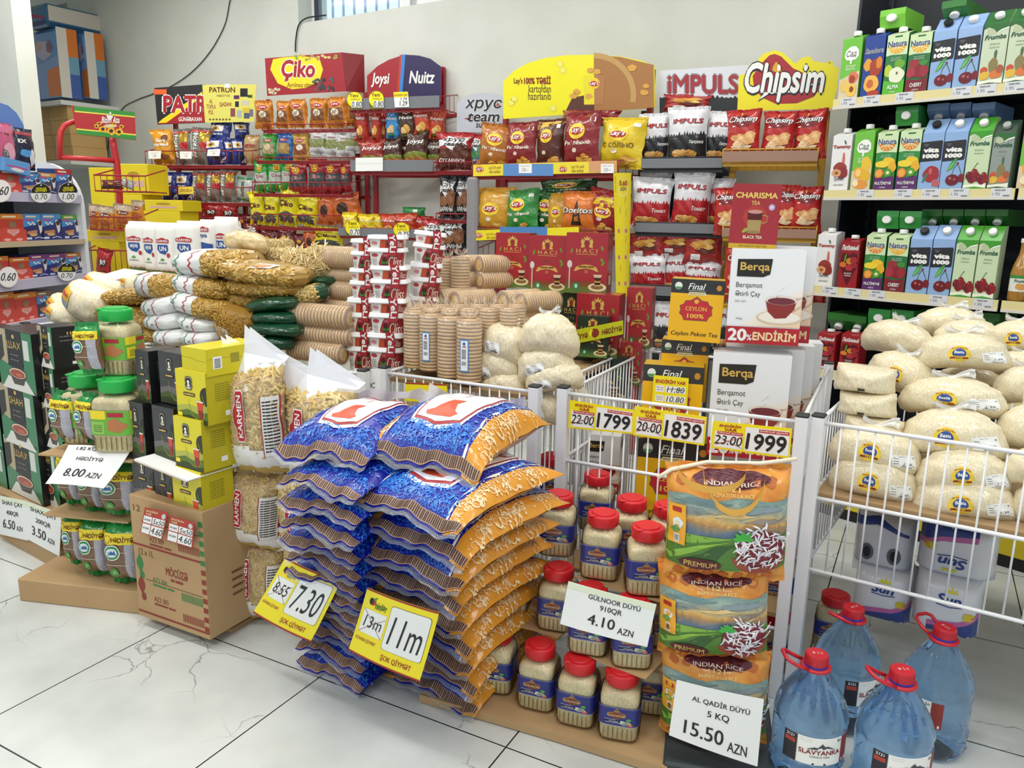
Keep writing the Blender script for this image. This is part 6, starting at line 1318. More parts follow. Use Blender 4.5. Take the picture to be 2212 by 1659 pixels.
def chipsim(mb, S):
    mb.poly(el(0, .56, .62, .26, 24), M('7f1d24', .35), S, .0008, .25); mb.text('Chipsim', -.86, .44, .86, .78, M('1d2030'), S, .0013, .06, .35, ml=.3); mb.text('Chipsim', -.84, .46, .84, .77, WHITE, S, .0022, .02, .35, ml=.3); strip(mb, [(-.6, .34), (0, .4), (.7, .52)], .05, WHITE, S, .002); mb.poly(leaf(-.06, .74, .2, .06, pi/2), GOLD, S, .0026)
    chips(mb, S, 0, -.28, .7, .4, 11, ('f0c48a', 'e8b074', 'f6d6a8', 'dfa468'), 14); mb.poly(el(0, -.5, .62, .16, 20, pi, 2*pi), M('f2d9b8', .4), S, .0066, .25)
def joysi(c):
    def d(mb, S):
        mb.poly([(-.97, -.97), (.97, -.97), (.97, -.3), (.3, -.16), (-.5, -.2), (-.97, -.36)], M('7f8a2f', .35, .2), S, .0008, .25); mb.poly([(-.97, -.97), (.97, -.97), (.8, -.6), (0, -.46), (-.8, -.6)], M('b9743a', .35), S, .0013, .25); mb.text('Joysi', -.7, .2, .78, .56, WHITE, S, .0012, .03, .2, ml=.3); mb.poly(rc(-.1, .02, .5, .1), M('8f3a4a'), S, .001)
    return d
def nuitz(t='Nuitz', nut='e0a94a'):
    def d(mb, S):
        mb.text(t, -.8, .32, .8, .54, WHITE, S, .0012, .03, .1, ml=.3); mb.poly(el(.1, -.4, .4, .34, 14), M(nut, .4), S, .0012, .3); mb.poly(el(-.3, -.5, .3, .24, 14), M('e9c98a', .4), S, .0015, .3); mb.poly(rc(-.5, -.9, .3, -.8), M('5f9a2f'), S, .0012)
    return d
def hrus(top, bot, sub):
    def d(mb, S):
        mb.poly([(-.9, .2), (-.5, .3), (0, .0), (.3, .24), (.9, .2), (.7, .5), (.94, .8), (.3, .7), (-.3, .84), (-.5, .62), (-.9, .6)], M('e9e9ea', .4), S, .0008, .25); mb.text('хрус\nteam', -.6, .26, .66, .72, INK, S, .0016, .03, .2, ml=.3); mb.poly([(-.1, .04), (.2, .24), (-.3, .24)], WHITE, S, .0014)
        mb.poly(blob(-.3, -.2, .5, .26, 4), M(bot, .35), S, .001, .3); mb.poly(blob(.5, .0, .4, .5, 6), M(bot, .35), S, .0014, .3); mb.text(sub, -.8, -.7, .7, -.46, WHITE, S, .002, .03, .15, ml=.3)
    return d
def ciko_smile(bot):
    def d(mb, S):
        mb.poly(el(.0, .56, .4, .24, 20), M('e9b52a', .35), S, .001, .3); mb.poly(el(-.14, .6, .06, .05, 8), INK, S, .0016); mb.poly(el(.14, .6, .06, .05, 8), INK, S, .0016); strip(mb, [(-.2, .48), (0, .42), (.2, .48)], .05, INK, S, .0016)
        mb.poly([(-.9, -.6), (.9, -.56), (.86, .36), (0, .2), (-.8, .3)], M(bot, .5), S, .0006, .25); mb.text('Çiko', -.6, -.14, .6, .16, M('e9dede'), S, .0014, .06, .1, ml=.3); mb.text('Çiko', -.58, -.12, .58, .14, M('8f1f2a'), S, .0020, .02, .1, ml=.3)
    return d
def ciko_oval(oc, nc):
    def d(mb, S):
        mb.poly(el(0, .56, .5, .16, 20), M('b5303a', .35), S, .0008, .3); mb.text('Çiko', -.34, .48, .34, .64, WHITE, S, .0014, .03, ml=.3); mb.poly([(-.8, -.6), (.8, -.6), (.7, .3), (-.7, .3)], M(nc, .5), S, .0008, .3); mb.poly(el(0, 0, .4, .26, 20), M(oc, .35), S, .0014, .3)
        if oc == 'e6e0c8': mb.text('50', -.18, -.1, .2, .12, M('7a5a3a'), S, .0018, .02)
    return d
def ciko_yel(mb, S):
    mb.text('Çiko', -.72, -.06, .72, .36, M('5a1a20'), S, .0012, .04, .1, ml=.3); mb.poly([(-.8, -.9), (.8, -.9), (.9, -.4), (.2, -.24), (-.7, -.46)], M('4d4f52', .5), S, .001, .3); mb.poly(el(0, -.42, .26, .2, 14), M('e9b52a'), S, .0014)
def patron(mb, S):
    mb.poly([(-.2, .9), (.9, .9), (.9, .1), (.1, .3)], M('c9a43a', .2, .3, .6), S, .0008, .25); mb.poly([(.0, .2), (.94, .3), (.9, -.24), (.2, -.1)], M('b3202a', .35), S, .0010, .25); mb.poly(rc(-.94, .82, .94, .96), M('b3202a', .35), S, .0014, .25)
    mb.text('PATRON', -.62, -.66, -.2, .72, WHITE, S, .0016, .03, 0, 1, .3)
def bluese(mb, S):
    mb.poly(rc(-.9, .3, .5, .84), M('e9e4dc', .4), S, .0008, .25); mb.poly(el(-.2, .56, .36, .2, 18), M('d9a52a', .4), S, .0012, .3); mb.poly(el(-.2, .56, .18, .11, 14), M('3b2a1a'), S, .0016); mb.text('SEMKİ', -.5, .0, .5, .2, WHITE, S, .0012, .03, ml=.3); mb.poly(blob(.1, -.5, .5, .2, 3), M('2b2a2e'), S, .001, .3); mb.poly([(.2, -.95), (.95, -.95), (.95, -.5)], WHITE, S, .0012, .3)
def doritos(mb, S):
    mb.poly([(-.3, -.6), (.3, -.6), (.0, .66)], M('2a1c18', .35), S, .0008, .25); mb.poly([(-.14, -.4), (.14, -.4), (.0, .36)], M('c9762a', .35), S, .0012, .3); mb.text('Doritos', -.86, -.02, .86, .3, M('1d1d1f'), S, .0014, .06, .1, ml=.3); mb.text('Doritos', -.84, .0, .84, .28, WHITE, S, .0022, .02, .1, ml=.3)
def plainsn(mb, S): pass
def half(c1, c2, t): return lambda a, b: c1 if b > t else c2
KS = {}
def kk(n, *a, **k): KS[n] = (Kind(snack(*a, **k)), a[0], a[1])
kk('lays_brown', .19, .26, .09, foil('5a2a1c'), lays('', None, seed=2, extra=lambda mb, S: mb.poly([(-.97, .6), (.97, .9), (.97, .97), (-.97, .97)], M('d9b04a'), S, .0006, .3)), seed=1)
kk('lays_red', .19, .26, .09, foil('8a2026'), lays('', 'Рифлёные', seed=3), seed=2); kk('lays_or', .19, .26, .09, foil('b06a22'), lays('', 'Рифлёные', seed=4), seed=3)
kk('lays_yel', .19, .26, .09, foil('e3c526'), lays('', 'с солью', '8a6a1a', seed=5), seed=4); kk('lays_gold', .19, .26, .09, foil('cf9a2c'), lays('', None, seed=6, logo_z=.1), seed=5); kk('lays_green', .19, .26, .09, foil('2f8a3a'), lays('', 'Рифлёные', seed=7), seed=6); kk('lays_dkgreen', .19, .26, .09, foil('1f5a2a'), lays('', 'Рифлёные', seed=7), seed=7)
kk('lays_maroon', .19, .26, .09, foil('9a2228'), lays('', None, seed=8, logo_z=.0, extra=lambda mb, S: (mb.poly(el(0, .3, .62, .44, 20, 0, pi), M('e3c52a', .35), S, .0006, .3), mb.poly(el(0, .2, .48, .36, 20, 0, pi), M('9a2228', .35), S, .0007, .3))), seed=8)
kk('doritos', .18, .25, .09, foil('d9762a'), doritos, seed=9)
IWH = foil('e4e4e8', .5)
kk('imp_blk', .19, .26, .09, IWH, impuls('232428', 'Паприка'), seed=10); kk('imp_red', .19, .26, .09, IWH, impuls('b5252c', 'Томат'), seed=11); kk('chipsim', .18, .25, .09, foil('b82a28'), chipsim, seed=12); kk('impback', .19, .26, .09, foil('b03230'), lambda mb, S: (chips(mb, S, 0, .3, .6, .4, 4), mb.poly(rc(-.6, -.8, -.1, -.4), PAPER, S, .001, .3), mb.poly(blob(.2, -.1, .5, .3, 5), M('6a2a22'), S, .001, .3)), seed=13)
kk('joy_red', .15, .2, .07, foil('9a2f24'), joysi('r'), seed=14); kk('joy_brn', .15, .2, .07, foil('4a2a1e'), joysi('b'), seed=15)
kk('nz_red', .085, .19, .045, foil('b02e24'), nuitz(), seed=16); kk('nz_blue', .085, .19, .045, foil('3a8ac4'), nuitz('Nuts', 'd9c08a'), seed=17); kk('nz_brn', .1, .19, .05, foil('4a3428'), nuitz('Nuts'), seed=18); kk('nz_or', .1, .17, .05, foil('c2452a'), nuitz('Nutz'), seed=19); kk('nz_yel', .11, .12, .05, foil('e6d02c'), nuitz('Nuts', 'd9a02a'), seed=20)
kk('hr_red', .19, .26, .09, foil('8a2a24'), hrus('', '5a2a1a', 'СУХАРИКИ'), half(foil('a8242c'), foil('6a2a1e'), .55), seed=21); kk('hr_blk', .17, .26, .08, foil('24272a'), hrus('', '8a5a3a', 'БАРИНЫ'), seed=22); kk('hr_blue', .17, .26, .08, foil('3a5a7a'), hrus('', '4a8a5a', 'СУХАРИ'), half(foil('a8242c'), foil('4a6a8a'), .6), seed=23)
OFO = foil('c97f26'); kk('ck_or', .13, .17, .06, OFO, ciko_oval('e6e0c8', '7a4a22'), seed=24); kk('ck_gr', .13, .17, .06, foil('3f9a3a'), ciko_oval('d9c8a0', 'b09a78'), seed=25); kk('ck_bl', .13, .17, .06, foil('2a62a8'), ciko_oval('c9a86a', 'a88a4a'), seed=26); kk('ck_be', .13, .17, .06, foil('c9a24a'), ciko_oval('e9e0d0', '8a4a2a'), seed=27); kk('ck_wh', .12, .15, .06, foil('d9dedd', .5), lambda mb, S: (mb.poly([(-.9, -.5), (.9, -.4), (.9, .4), (-.9, .3)], M('8a9258', .45), S, .0008, .3), mb.text('Çiko', -.4, .42, .4, .62, M('a83a4a'), S, .0012, .03)), seed=28)
kk('ck_sgr', .13, .19, .06, foil('2f9a3f'), ciko_smile('b9bcb4'), seed=29); kk('ck_sred', .14, .2, .065, foil('a01f2c'), ciko_smile('3f4346'), seed=30); kk('ck_yel', .13, .18, .06, foil('e4d826'), ciko_yel, seed=31); kk('ck_oval', .16, .16, .06, foil('c9652a'), lambda mb, S: mb.poly(el(-.1, 0, .4, .5, 18), M('3b1f16', .3), S, .001, .3), seed=32)
kk('pt', .11, .21, .055, M('7c7a72', .25, .4, 0, .4, 26), patron, seed=33); kk('bs', .11, .2, .055, foil('26337f'), bluese, seed=34); kk('sari', .12, .22, .06, foil('d9982a'), lambda mb, S: (mb.text('Sarı\nyamal', -.7, -.0, .7, .5, WHITE, S, .0014, .04, .1, ml=.3), mb.poly(el(.4, .56, .3, .2, 16), M('6a3a1a'), S, .001, .3), mb.poly(blob(0, -.6, .6, .2, 4), M('8a4a22'), S, .001, .3)), seed=35); kk('ptb', .1, .18, .05, foil('b79a68'), lambda mb, S: mb.text('PATRON', -.8, .1, .8, .4, M('a8232f'), S, .0012, .04, ml=.3), seed=36); kk('ptg', .12, .18, .05, M('b9bdb8', .25, .4, 0, .4, 26), lambda mb, S: (mb.poly(rc(-.95, .8, .95, .97), M('2f8a4a'), S, .001, .3), mb.text('PATRON', -.2, -.6, .2, .6, M('2f6a4a'), S, .0012, .04, 0, 1, .3), mb.poly(rc(-.9, -.95, .9, -.8), M('2f8a4a'), S, .001, .3)), seed=37)
kk('r50', .13, .13, .06, foil('b5262a'), lambda mb, S: (mb.poly(el(0, -.1, .6, .36, 16), M('3a2a2a', .4), S, .0008, .3), mb.text('50', -.4, -.3, .4, .2, WHITE, S, .0014, .05, .1, ml=.3)), seed=38); kk('bzm', .14, .18, .06, foil('d98f2a'), lambda mb, S: (mb.poly(el(0, .3, .6, .2, 18), M('7a3026', .35), S, .0008, .3), mb.poly(blob(0, -.4, .7, .3, 4), M('b5642a', .4), S, .0008, .3), mb.text('Bizim', -.4, .22, .4, .38, WHITE, S, .0014, .03)), half(M('b9a48a', .3, .4, 0, .4, 26), foil('d98f2a'), .72), seed=39)
kk('dk', .13, .14, .06, foil('6a1a22'), lambda mb, S: (mb.poly(el(0, .2, .3, .24, 14), M('c9a02a'), S, .001, .3), mb.poly(rc(-.9, -.9, .9, -.3), M('2f2a2c', .4), S, .0008, .3)), seed=40); kk('grn', .19, .12, .07, foil('2f8a45'), lambda mb, S: mb.poly(rc(.0, .1, .4, .7), PAPER, S, .001, .3), seed=41)
def bag(fr, n, px, d, label, group, rz=0, ry=0, rx=0, dep=.07):
    q = random.Random(px[0]*7+px[1]); k, w, h = KS[n]; return place(k, fr, px, d, dep, label, 'snack bag', group, rz+q.uniform(-8, 8), h, None, w, ry+q.uniform(-3.5, 3.5))
# ---- rack of red crisps, far right of the wall
def zb(q): return [(1200+x/3.568, 80+y/3.568) for x, y in q]
FCh = FrZ(1690, 320, 3.45, 6); rk = Rack(FCh, 'yellow wire rack of red crisps bags with a big red and yellow sign', YLM)
rk.post(1592, 240, -.30); rk.post(1787, 240, -.30)
def hd(mb, S):
    mb.poly(zb([(1590, 200), (1650, 140), (1690, 130), (1740, 150), (1830, 240), (1960, 300), (2060, 330), (2050, 380), (1990, 460), (1860, 510), (1700, 515), (1600, 470), (1530, 400), (1520, 300)]), M('a8242c', .35, .2), S, .001)
    mb.text('Chipsim', *zb([(1450, 520)])[0], *zb([(2085, 185)])[0], M('1d2030'), S, .0024, .07, .3); mb.text('Chipsim', *zb([(1458, 505)])[0], *zb([(2075, 195)])[0], WHITE, S, .004, .03, .3)
    mb.poly(zb([(1560, 500), (1600, 430), (1800, 400), (2060, 330), (2040, 370), (1850, 440), (1640, 450)]), M('1d2030'), S, .0015); mb.poly(zb([(1570, 485), (1610, 425), (1800, 408), (2050, 340), (1850, 425), (1640, 440)]), WHITE, S, .002); mb.poly(zb([(1700, 190), (1735, 230), (1740, 265), (1700, 275), (1670, 260), (1675, 230)]), M('d9a62e', .3), S, .004)
    mb.text('R', *zb([(2108, 205)])[0], *zb([(2120, 190)])[0], INK, S, .002)
rk.board(zb([(1400, 572), (1415, 292), (1500, 282), (1530, 210), (1600, 130), (1690, 100), (1750, 120), (1850, 205), (1905, 155), (1960, 150), (1990, 185), (2090, 200), (2115, 180), (2140, 195), (2150, 232), (2185, 235), (2170, 400), (2130, 552)]), -.2, M('f0e21e', .35, .2), hd)
SMOKE = film('c9a58e', .45, .2, 0)
rk.shelf((1563, 322, 1768, 350), .3, 0, None, .035, (SMOKE, (326, 349))); rk.shelf((1562, 490, 1765, 514), .3, 0, None, .035, (SMOKE, (494, 513))); rk.shelf((1560, 640, 1755, 664), .3, 0, None, .05)
gc = 'red crisps bags on the yellow rack'
for px, d, lab, rz in (((1567, 234, 1646, 344), -.03, 'red crisps bag on the yellow rack, upper tray, left', 4), ((1640, 238, 1718, 344), -.03, 'red crisps bag on the yellow rack, upper tray, middle', -2), ((1712, 234, 1792, 344), -.03, 'red crisps bag on the yellow rack, upper tray, right', -6),
                   ((1541, 404, 1604, 508), -.03, 'red crisps bag on the yellow rack, lower tray, left, behind the dark red tea box', 4), ((1672, 398, 1722, 506), -.05, 'red crisps bag on the yellow rack, lower tray, middle', 0), ((1708, 402, 1780, 506), -.03, 'red crisps bag on the yellow rack, lower tray, right', -4), ((1556, 534, 1622, 650), -.03, 'red crisps bag on the yellow rack, lowest tray, beside white tea boxes', 0), ((1738, 545, 1790, 656), -.03, 'red crisps bag on the yellow rack, lowest tray, right end', 0)):
    bag(FCh, 'chipsim', px, d, lab, gc, rz)
# ---- white and black crisps rack
FIm = FrZ(1465, 350, 3.75, 5); rk = Rack(FIm, 'dark wire rack of white, black and red crisps bags with a white header', DKM)
rk.post(1392, 240, -.3); rk.post(1566, 240, -.3)
mb = MB(); a, b = FIm.at(1395, 300, -.3)[0], FIm.at(1563, 300, -.3)[0]; mb.box(a, .3, 0, b, .306, FIm.at(1480, 250, -.3)[1], M('25282c', .5)); mb.build('back_panel', rk.t)
def hd(mb, S):
    q = random.Random(2); mb.poly([(1425, 246)]+[(1425+192*k/40, 212+(0 if k % 2 else q.uniform(-10, -2))) for k in range(41)]+[(1617, 242)], M('26292d', .4), S, .001)
    mb.text('iMPULS', 1440, 205, 1598, 158, M('8d9097'), S, .0012, .06); mb.text('iMPULS', 1443, 203, 1595, 161, M('a8303a', .35), S, .0022, .03)
rk.board([(1425, 153), (1617, 140), (1617, 242), (1425, 247)], -.2, M('dfe2ea', .4), hd)
GS = film('8b8f94', .25, .2, 0)
rk.shelf((1388, 340, 1562, 364), .3, 0, None, .05, (GS, (342, 363))); rk.shelf((1374, 482, 1560, 504), .3, 0, None, .05, (GS, (483, 503))); rk.shelf((1362, 618, 1556, 640), .3, 0, None, .05, (GS, (620, 640))); rk.shelf((1355, 742, 1550, 765), .3, 0, None, .05)
gi = 'crisps bags on the dark rack'
for n, px, d, lab, rz in (('imp_blk', (1381, 242, 1452, 354), -.05, 'white and black crisps bag, top tray, left', 6), ('imp_blk', (1438, 228, 1530, 354), -.02, 'white and black crisps bag, top tray, middle and largest', 0), ('imp_blk', (1516, 238, 1588, 354), -.06, 'white and black crisps bag, top tray, right, half hidden', -8), ('impback', (1428, 202, 1536, 240), -.16, 'red crisps bag lying on top of the white and black bags', 0),
                      ('imp_red', (1380, 370, 1448, 488), -.12, 'white and red crisps bag, second tray, behind the left one', 0), ('imp_red', (1356, 382, 1446, 496), -.02, 'white and red crisps bag, second tray, left', 4), ('imp_red', (1444, 370, 1532, 496), -.03, 'white and red crisps bag, second tray, middle', -3), ('imp_red', (1516, 384, 1582, 494), -.08, 'white and red crisps bag, second tray, right, half turned', -16),
                      ('imp_red', (1355, 548, 1440, 634), -.02, 'white and red crisps bag, third tray, left', 0), ('imp_red', (1428, 546, 1490, 632), -.05, 'white and red crisps bag, third tray, middle', 4), ('imp_red', (1470, 560, 1556, 634), -.03, 'white and red crisps bag, third tray, right, under a red one', -5), ('impback', (1352, 503, 1438, 560), -.04, 'crumpled red crisps bag lying on the third tray, left', 0), ('impback', (1416, 504, 1502, 552), -.05, 'crumpled red crisps bag lying on the third tray, middle', 0), ('impback', (1472, 500, 1562, 572), -.02, 'crumpled red crisps bag lying on the third tray, right', 0),
                      ('imp_blk', (1404, 652, 1470, 760), -.03, 'white and black crisps bag low between the tea boxes, left', 6), ('imp_blk', (1540, 655, 1592, 758), -.03, 'white and black crisps bag low behind the white tea boxes', 0)):
    bag(FIm, n, px, d, lab, gi, rz)
# ---- big crisps rack with the yellow and brown header
FLa = FrZ(1170, 370, 4.1, -9); rk = Rack(FLa, 'red wire rack of mixed crisps with a curved yellow and brown header', REDM)
rk.post(1093, 250, -.28); rk.post(1409, 150, -.28)
def hd(mb, S):
    B = M('a9753f', .35, .2); mb.poly([(1283, 250-8), (1283, 119), (1340, 123), (1412, 140), (1413, 232)], B, S, .001)
    a = [(1283+86*sin(t), 205-85*cos(t)) for t in [k*.16 for k in range(12)]]; strip(mb, a, 12, M('c29a5c', .35), S, .0018)
    mb.text("Lay's", 1110, 184, 1129, 168, M('7a2a1a'), S, .001, .03); mb.text('100% TƏBİİ', 1132, 182, 1190, 163, M('8a1f22'), S, .001, .045); mb.text('kartofdan', 1142, 200, 1190, 183, M('4a2a1a'), S, .001); mb.text('hazırlanıb', 1141, 216, 1190, 199, M('4a2a1a'), S, .001)
    for x, y in ((1210, 138), (1216, 152), (1195, 234), (1105, 222), (1111, 214)): mb.poly(el(x, y, 8, 8, 12), M('e6e04a', .4), S, .0012); mb.poly(el(x, y, 5, 5, 10), M('f0ea7a', .4), S, .0016)
    mb.poly([(1222, 240), (1236, 212), (1262, 206), (1284, 214), (1284, 243)], M('5a3020', .4), S, .0016); mb.poly([(1262, 226), (1262, 164), (1284, 160), (1284, 226)], M('e9dc2a', .35), S, .002); mb.poly([(1284, 226), (1284, 160), (1308, 166), (1304, 226)], M('b07a4a', .35), S, .002); mb.poly(el(1284, 180, 12, 12, 18), M('f2d02b'), S, .0026); mb.poly(el(1284, 181, 11, 6, 18), M('b5202b'), S, .003); mb.text("Lay's", 1275, 186, 1293, 175, WHITE, S, .0036, .03)
    for x, y, r in ((1240, 207, 9), (1246, 198, 8), (1290, 155, 9), (1276, 152, 8), (1366, 147, 10), (1392, 200, 9), (1396, 186, 7), (1272, 208, 8)): mb.poly(blob(x, y, r, r*.7, x), M('d9a44a', .4), S, .0032)
rk.board([(1087, 257), (1087, 176), (1110, 153), (1140, 136), (1180, 125), (1225, 119), (1283, 118), (1340, 122), (1385, 131), (1413, 141), (1414, 232), (1250, 246)], -.2, M('f2ea1e', .3, .25), hd)
def strip_lays(y0, y1, px):
    def f(mb, S):
        for x0, x1, c in px: mb.poly(rc(x0, y1, x1, y0), M(c, .4), S, .0008)
    return f
rk.shelf((1020, 352, 1336, 378), .3, 0, None, .05); rk.shelf((1012, 494, 1330, 518), .3, 0, None, .05)
def rail(mb, S):
    mb.poly(rc(1087, 380, 1195, 354), M('5f8fc9', .4), S, .0006); mb.poly(rc(1272, 372, 1332, 348), M('d9a070', .4), S, .0006)
    for x in (1036, 1216): mb.poly(el(x, 365, 9, 8, 14), M('e6b92a'), S, .0008); mb.poly(el(x, 366, 9, 5, 14), M('b5303a'), S, .0012); mb.text("Lay's", x-8, 370, x+8, 361, WHITE, S, .0018, .02)
    mb.text("Lay's ilə evdə\ndaha dadlıdır", 1056, 374, 1082, 358, M('a8742a'), S, .0008, .01); mb.text("Lay's ilə evdə\ndaha dadlıdır", 1234, 372, 1262, 356, M('a8742a'), S, .0008, .01)
    for x in (1121, 1298): mb.poly(rc(x, 374, x+28, 354), PAPER, S, .001); mb.text('—— ——\n2.20 —', x+3, 370, x+25, 358, M('66666a'), S, .0014)
def rail2(mb, S):
    mb.poly(rc(1080, 508, 1182, 490), M('4f86c4', .4), S, .0006); mb.poly(el(1034, 508, 9, 7, 14), M('e6b92a'), S, .0008); mb.poly(el(1034, 509, 9, 4, 14), M('b5303a'), S, .0012); mb.text("Lay's", 1026, 512, 1042, 504, WHITE, S, .0018, .02); mb.text("Lay's ilə evdə\ndaha dadlıdır", 1050, 516, 1076, 502, M('a8742a'), S, .0008, .01)
rk.board([(1022, 381), (1022, 356), (1332, 347), (1332, 372)], .012, M('eedd3c', .4), rail, 'price_rail', .003); rk.board([(1018, 520), (1018, 498), (1250, 490), (1250, 510)], .012, M('f0e02a', .4), rail2, 'price_rail', .003)
mb = MB(); u0, _ = FLa.at(1010, 450, 0); u1, _ = FLa.at(1033, 450, 0); mb.box(u0, -.02, 0, u1, .02, FLa.at(1020, 382, 0)[1]-.002, GRM, None, .012); mb.build('side_panel', rk.t)
gl = 'mixed crisps bags on the red rack'
for n, px, d, lab, rz, ry in (('lays_or', (1024, 266, 1094, 368), -.04, 'orange-brown crisps bag leaning left, upper tray', 10, 8), ('lays_red', (1084, 262, 1154, 366), -.04, 'dark red ridged crisps bag, upper tray, left of the brown one', 0, 0), ('lays_brown', (1148, 256, 1216, 366), -.06, 'dark brown crisps bag, upper tray', 2, -2), ('lays_red', (1208, 240, 1294, 366), -.02, 'wine red ridged crisps bag, upper tray, tallest', 2, 2), ('lays_yel', (1282, 252, 1390, 364), -.05, 'bright yellow crisps bag, upper tray, right end', -8, 4), ('lays_red', (1204, 236, 1332, 270), -.14, 'dark red crisps bag lying on top of the upper tray', 0, 0),
                          ('lays_gold', (1021, 404, 1104, 508), -.03, 'golden crisps bag, lower tray, left end', 2, 0), ('lays_green', (1086, 408, 1164, 508), -.03, 'light green ridged crisps bag, lower tray', 0, -2), ('lays_dkgreen', (1142, 410, 1206, 508), -.08, 'dark green ridged crisps bag, lower tray, half hidden', -4, 0), ('lays_gold', (1176, 416, 1226, 508), -.06, 'brownish gold crisps bag squeezed beside the orange triangle bag', 0, 0), ('doritos', (1207, 412, 1284, 508), -.02, 'orange corn crisps bag with a black triangle, lower tray', 0, 2), ('lays_maroon', (1252, 408, 1344, 506), -.05, 'red crisps bag with a yellow arc, lower tray, right end', -6, 8), ('lays_dkgreen', (1160, 384, 1292, 432), -.14, 'dark olive crisps bag lying above the lower tray', 0, 0)):
    bag(FLa, n, px, d, lab, gl, rz, ry)
def col(mb, S, ml):
    mb.poly(el(.1, .78, .62, .15, 20), M('d9dad2', .5), S, .0008); mb.text('0.60', -.3, .8, .6, .88, M('a8232f'), S, .0012, .03); mb.text('AZN', -.2, .72, .44, .78, M('5a4a7a'), S, .0012, .02); mb.text('ПРИ ДОМ', -.8, .7, -.7, .94, M('8a6a1a'), S, .0012, 0, 0, 1)
    for z in (.08, -.35, -.78):
        for x in (-.45, .5): mb.poly(el(x, z, .2, .04, 12), M('e9e0c0'), S, .0008); mb.poly(el(x, z, .17, .033, 12), M('b5453a'), S, .0011); mb.text("Lay's", x-.14, z-.014, x+.14, z+.018, WHITE, S, .0015)
    for x, z in ((-.3, .34), (.4, .3), (.4, -.14), (-.3, -.6), (.3, .5)): mb.poly(leaf(x, z, .2, .02, .8), M('8f7a2a'), S, .001)
fy = FrZ(1345, 500, 3.85, 16)
mb = MB(); o = sheet('price_column', fy, [(1325, 374), (1364, 374), (1358, 640), (1331, 640)], 0, M('e6d21f', .35, .2), col, 'tall yellow cardboard strip with a round top reading 0.60 AZN', 'price sign', None, .02)
# ---- rusks rack
FXr = FrZ(975, 360, 4.6, 0); rk = Rack(FXr, 'narrow red wire rack of rusk bags with a grey arched sign', REDM)
rk.post(957, 240, -.26); rk.post(1080, 215, -.26)
def hd(mb, S):
    mb.text('хрус\nteam', 1004, 264, 1086, 214, WHITE, S, .001, .06, .2); mb.text('хрус\nteam', 1005, 263, 1085, 215, M('23252a'), S, .0022, .02, .2); mb.text('suxarıları', 1028, 276, 1085, 262, M('33353a'), S, .001, .02, .15); mb.poly([(1075, 222), (1084, 230), (1070, 232)], M('a8323a'), S, .001); mb.poly([(1002, 256), (1022, 252), (1018, 262)], M('a8323a'), S, .001)
rk.board([(987, 286), (987, 224), (1000, 212), (1020, 203), (1045, 200), (1070, 203), (1088, 209), (1088, 286)], -.2, M('c3c8d2', .4), hd)
rk.shelf((936, 350, 1040, 370), .26, 0, None, .05); rk.shelf((942, 462, 1020, 476), .26, 0, None, .05); rk.shelf((940, 540, 1020, 556), .26, 0, None, .05)
gx = 'rusk bags on the narrow rack'
for n, px, d, lab, rz in (('hr_red', (938, 284, 1014, 366), -.02, 'brown and red rusk bag, top tray, left', 4), ('hr_blue', (1006, 288, 1052, 366), -.06, 'blue and red rusk bag behind the orange-brown crisps', 0), ('hr_blk', (943, 378, 984, 474), -.03, 'black rusk bag, middle tray, left', 0), ('hr_blk', (978, 378, 1014, 474), -.05, 'black rusk bag, middle tray, right', -4), ('hr_blk', (944, 466, 1006, 552), -.02, 'black rusk bag, bottom tray, by the grey rack side', 10), ('hr_red', (908, 472, 962, 550), -.08, 'red rusk bag, bottom tray, leaning left', 10)):
    bag(FXr, n, px, d, lab, gx, rz)
# ---- nuts rack
FJo = FrZ(850, 345, 4.85, 8); rk = Rack(FJo, 'red wire rack of nuts and maize snacks with a red and blue arched sign', REDM)
rk.post(790, 200, -.26); rk.post(812, 380, -.26); rk.post(957, 145, -.26)
def hd(mb, S):
    mb.poly([(868, 218), (873, 118), (905, 120), (930, 127), (953, 144), (953, 220)], M('2a1d52', .3, .3), S, .001); mb.poly([(862, 216), (868, 118), (876, 118), (873, 160), (868, 218)], M('3a86d4', .3), S, .002); mb.poly([(856, 215), (864, 119), (868, 118), (862, 216)], M('c2401f', .3), S, .0016)
    mb.text('Joysi', 802, 189, 842, 157, WHITE, S, .002, .03, .2); mb.text('Nuitz', 884, 181, 940, 153, WHITE, S, .003, .03, .2)
rk.board([(793, 212), (793, 164), (815, 143), (840, 129), (870, 119), (895, 119), (925, 126), (953, 144), (953, 220)], -.2, M('a3202b', .3, .25), hd)
rk.shelf((756, 212, 950, 236), .28, 0, None, .06, (GS, (210, 235))); rk.shelf((758, 346, 944, 372), .28, 0, None, .06, (GS, (346, 370))); rk.shelf((732, 494, 950, 512), .28, 0, None, .06, (GS, (494, 512)))
gj = 'nut and maize snack bags on the red and blue rack'
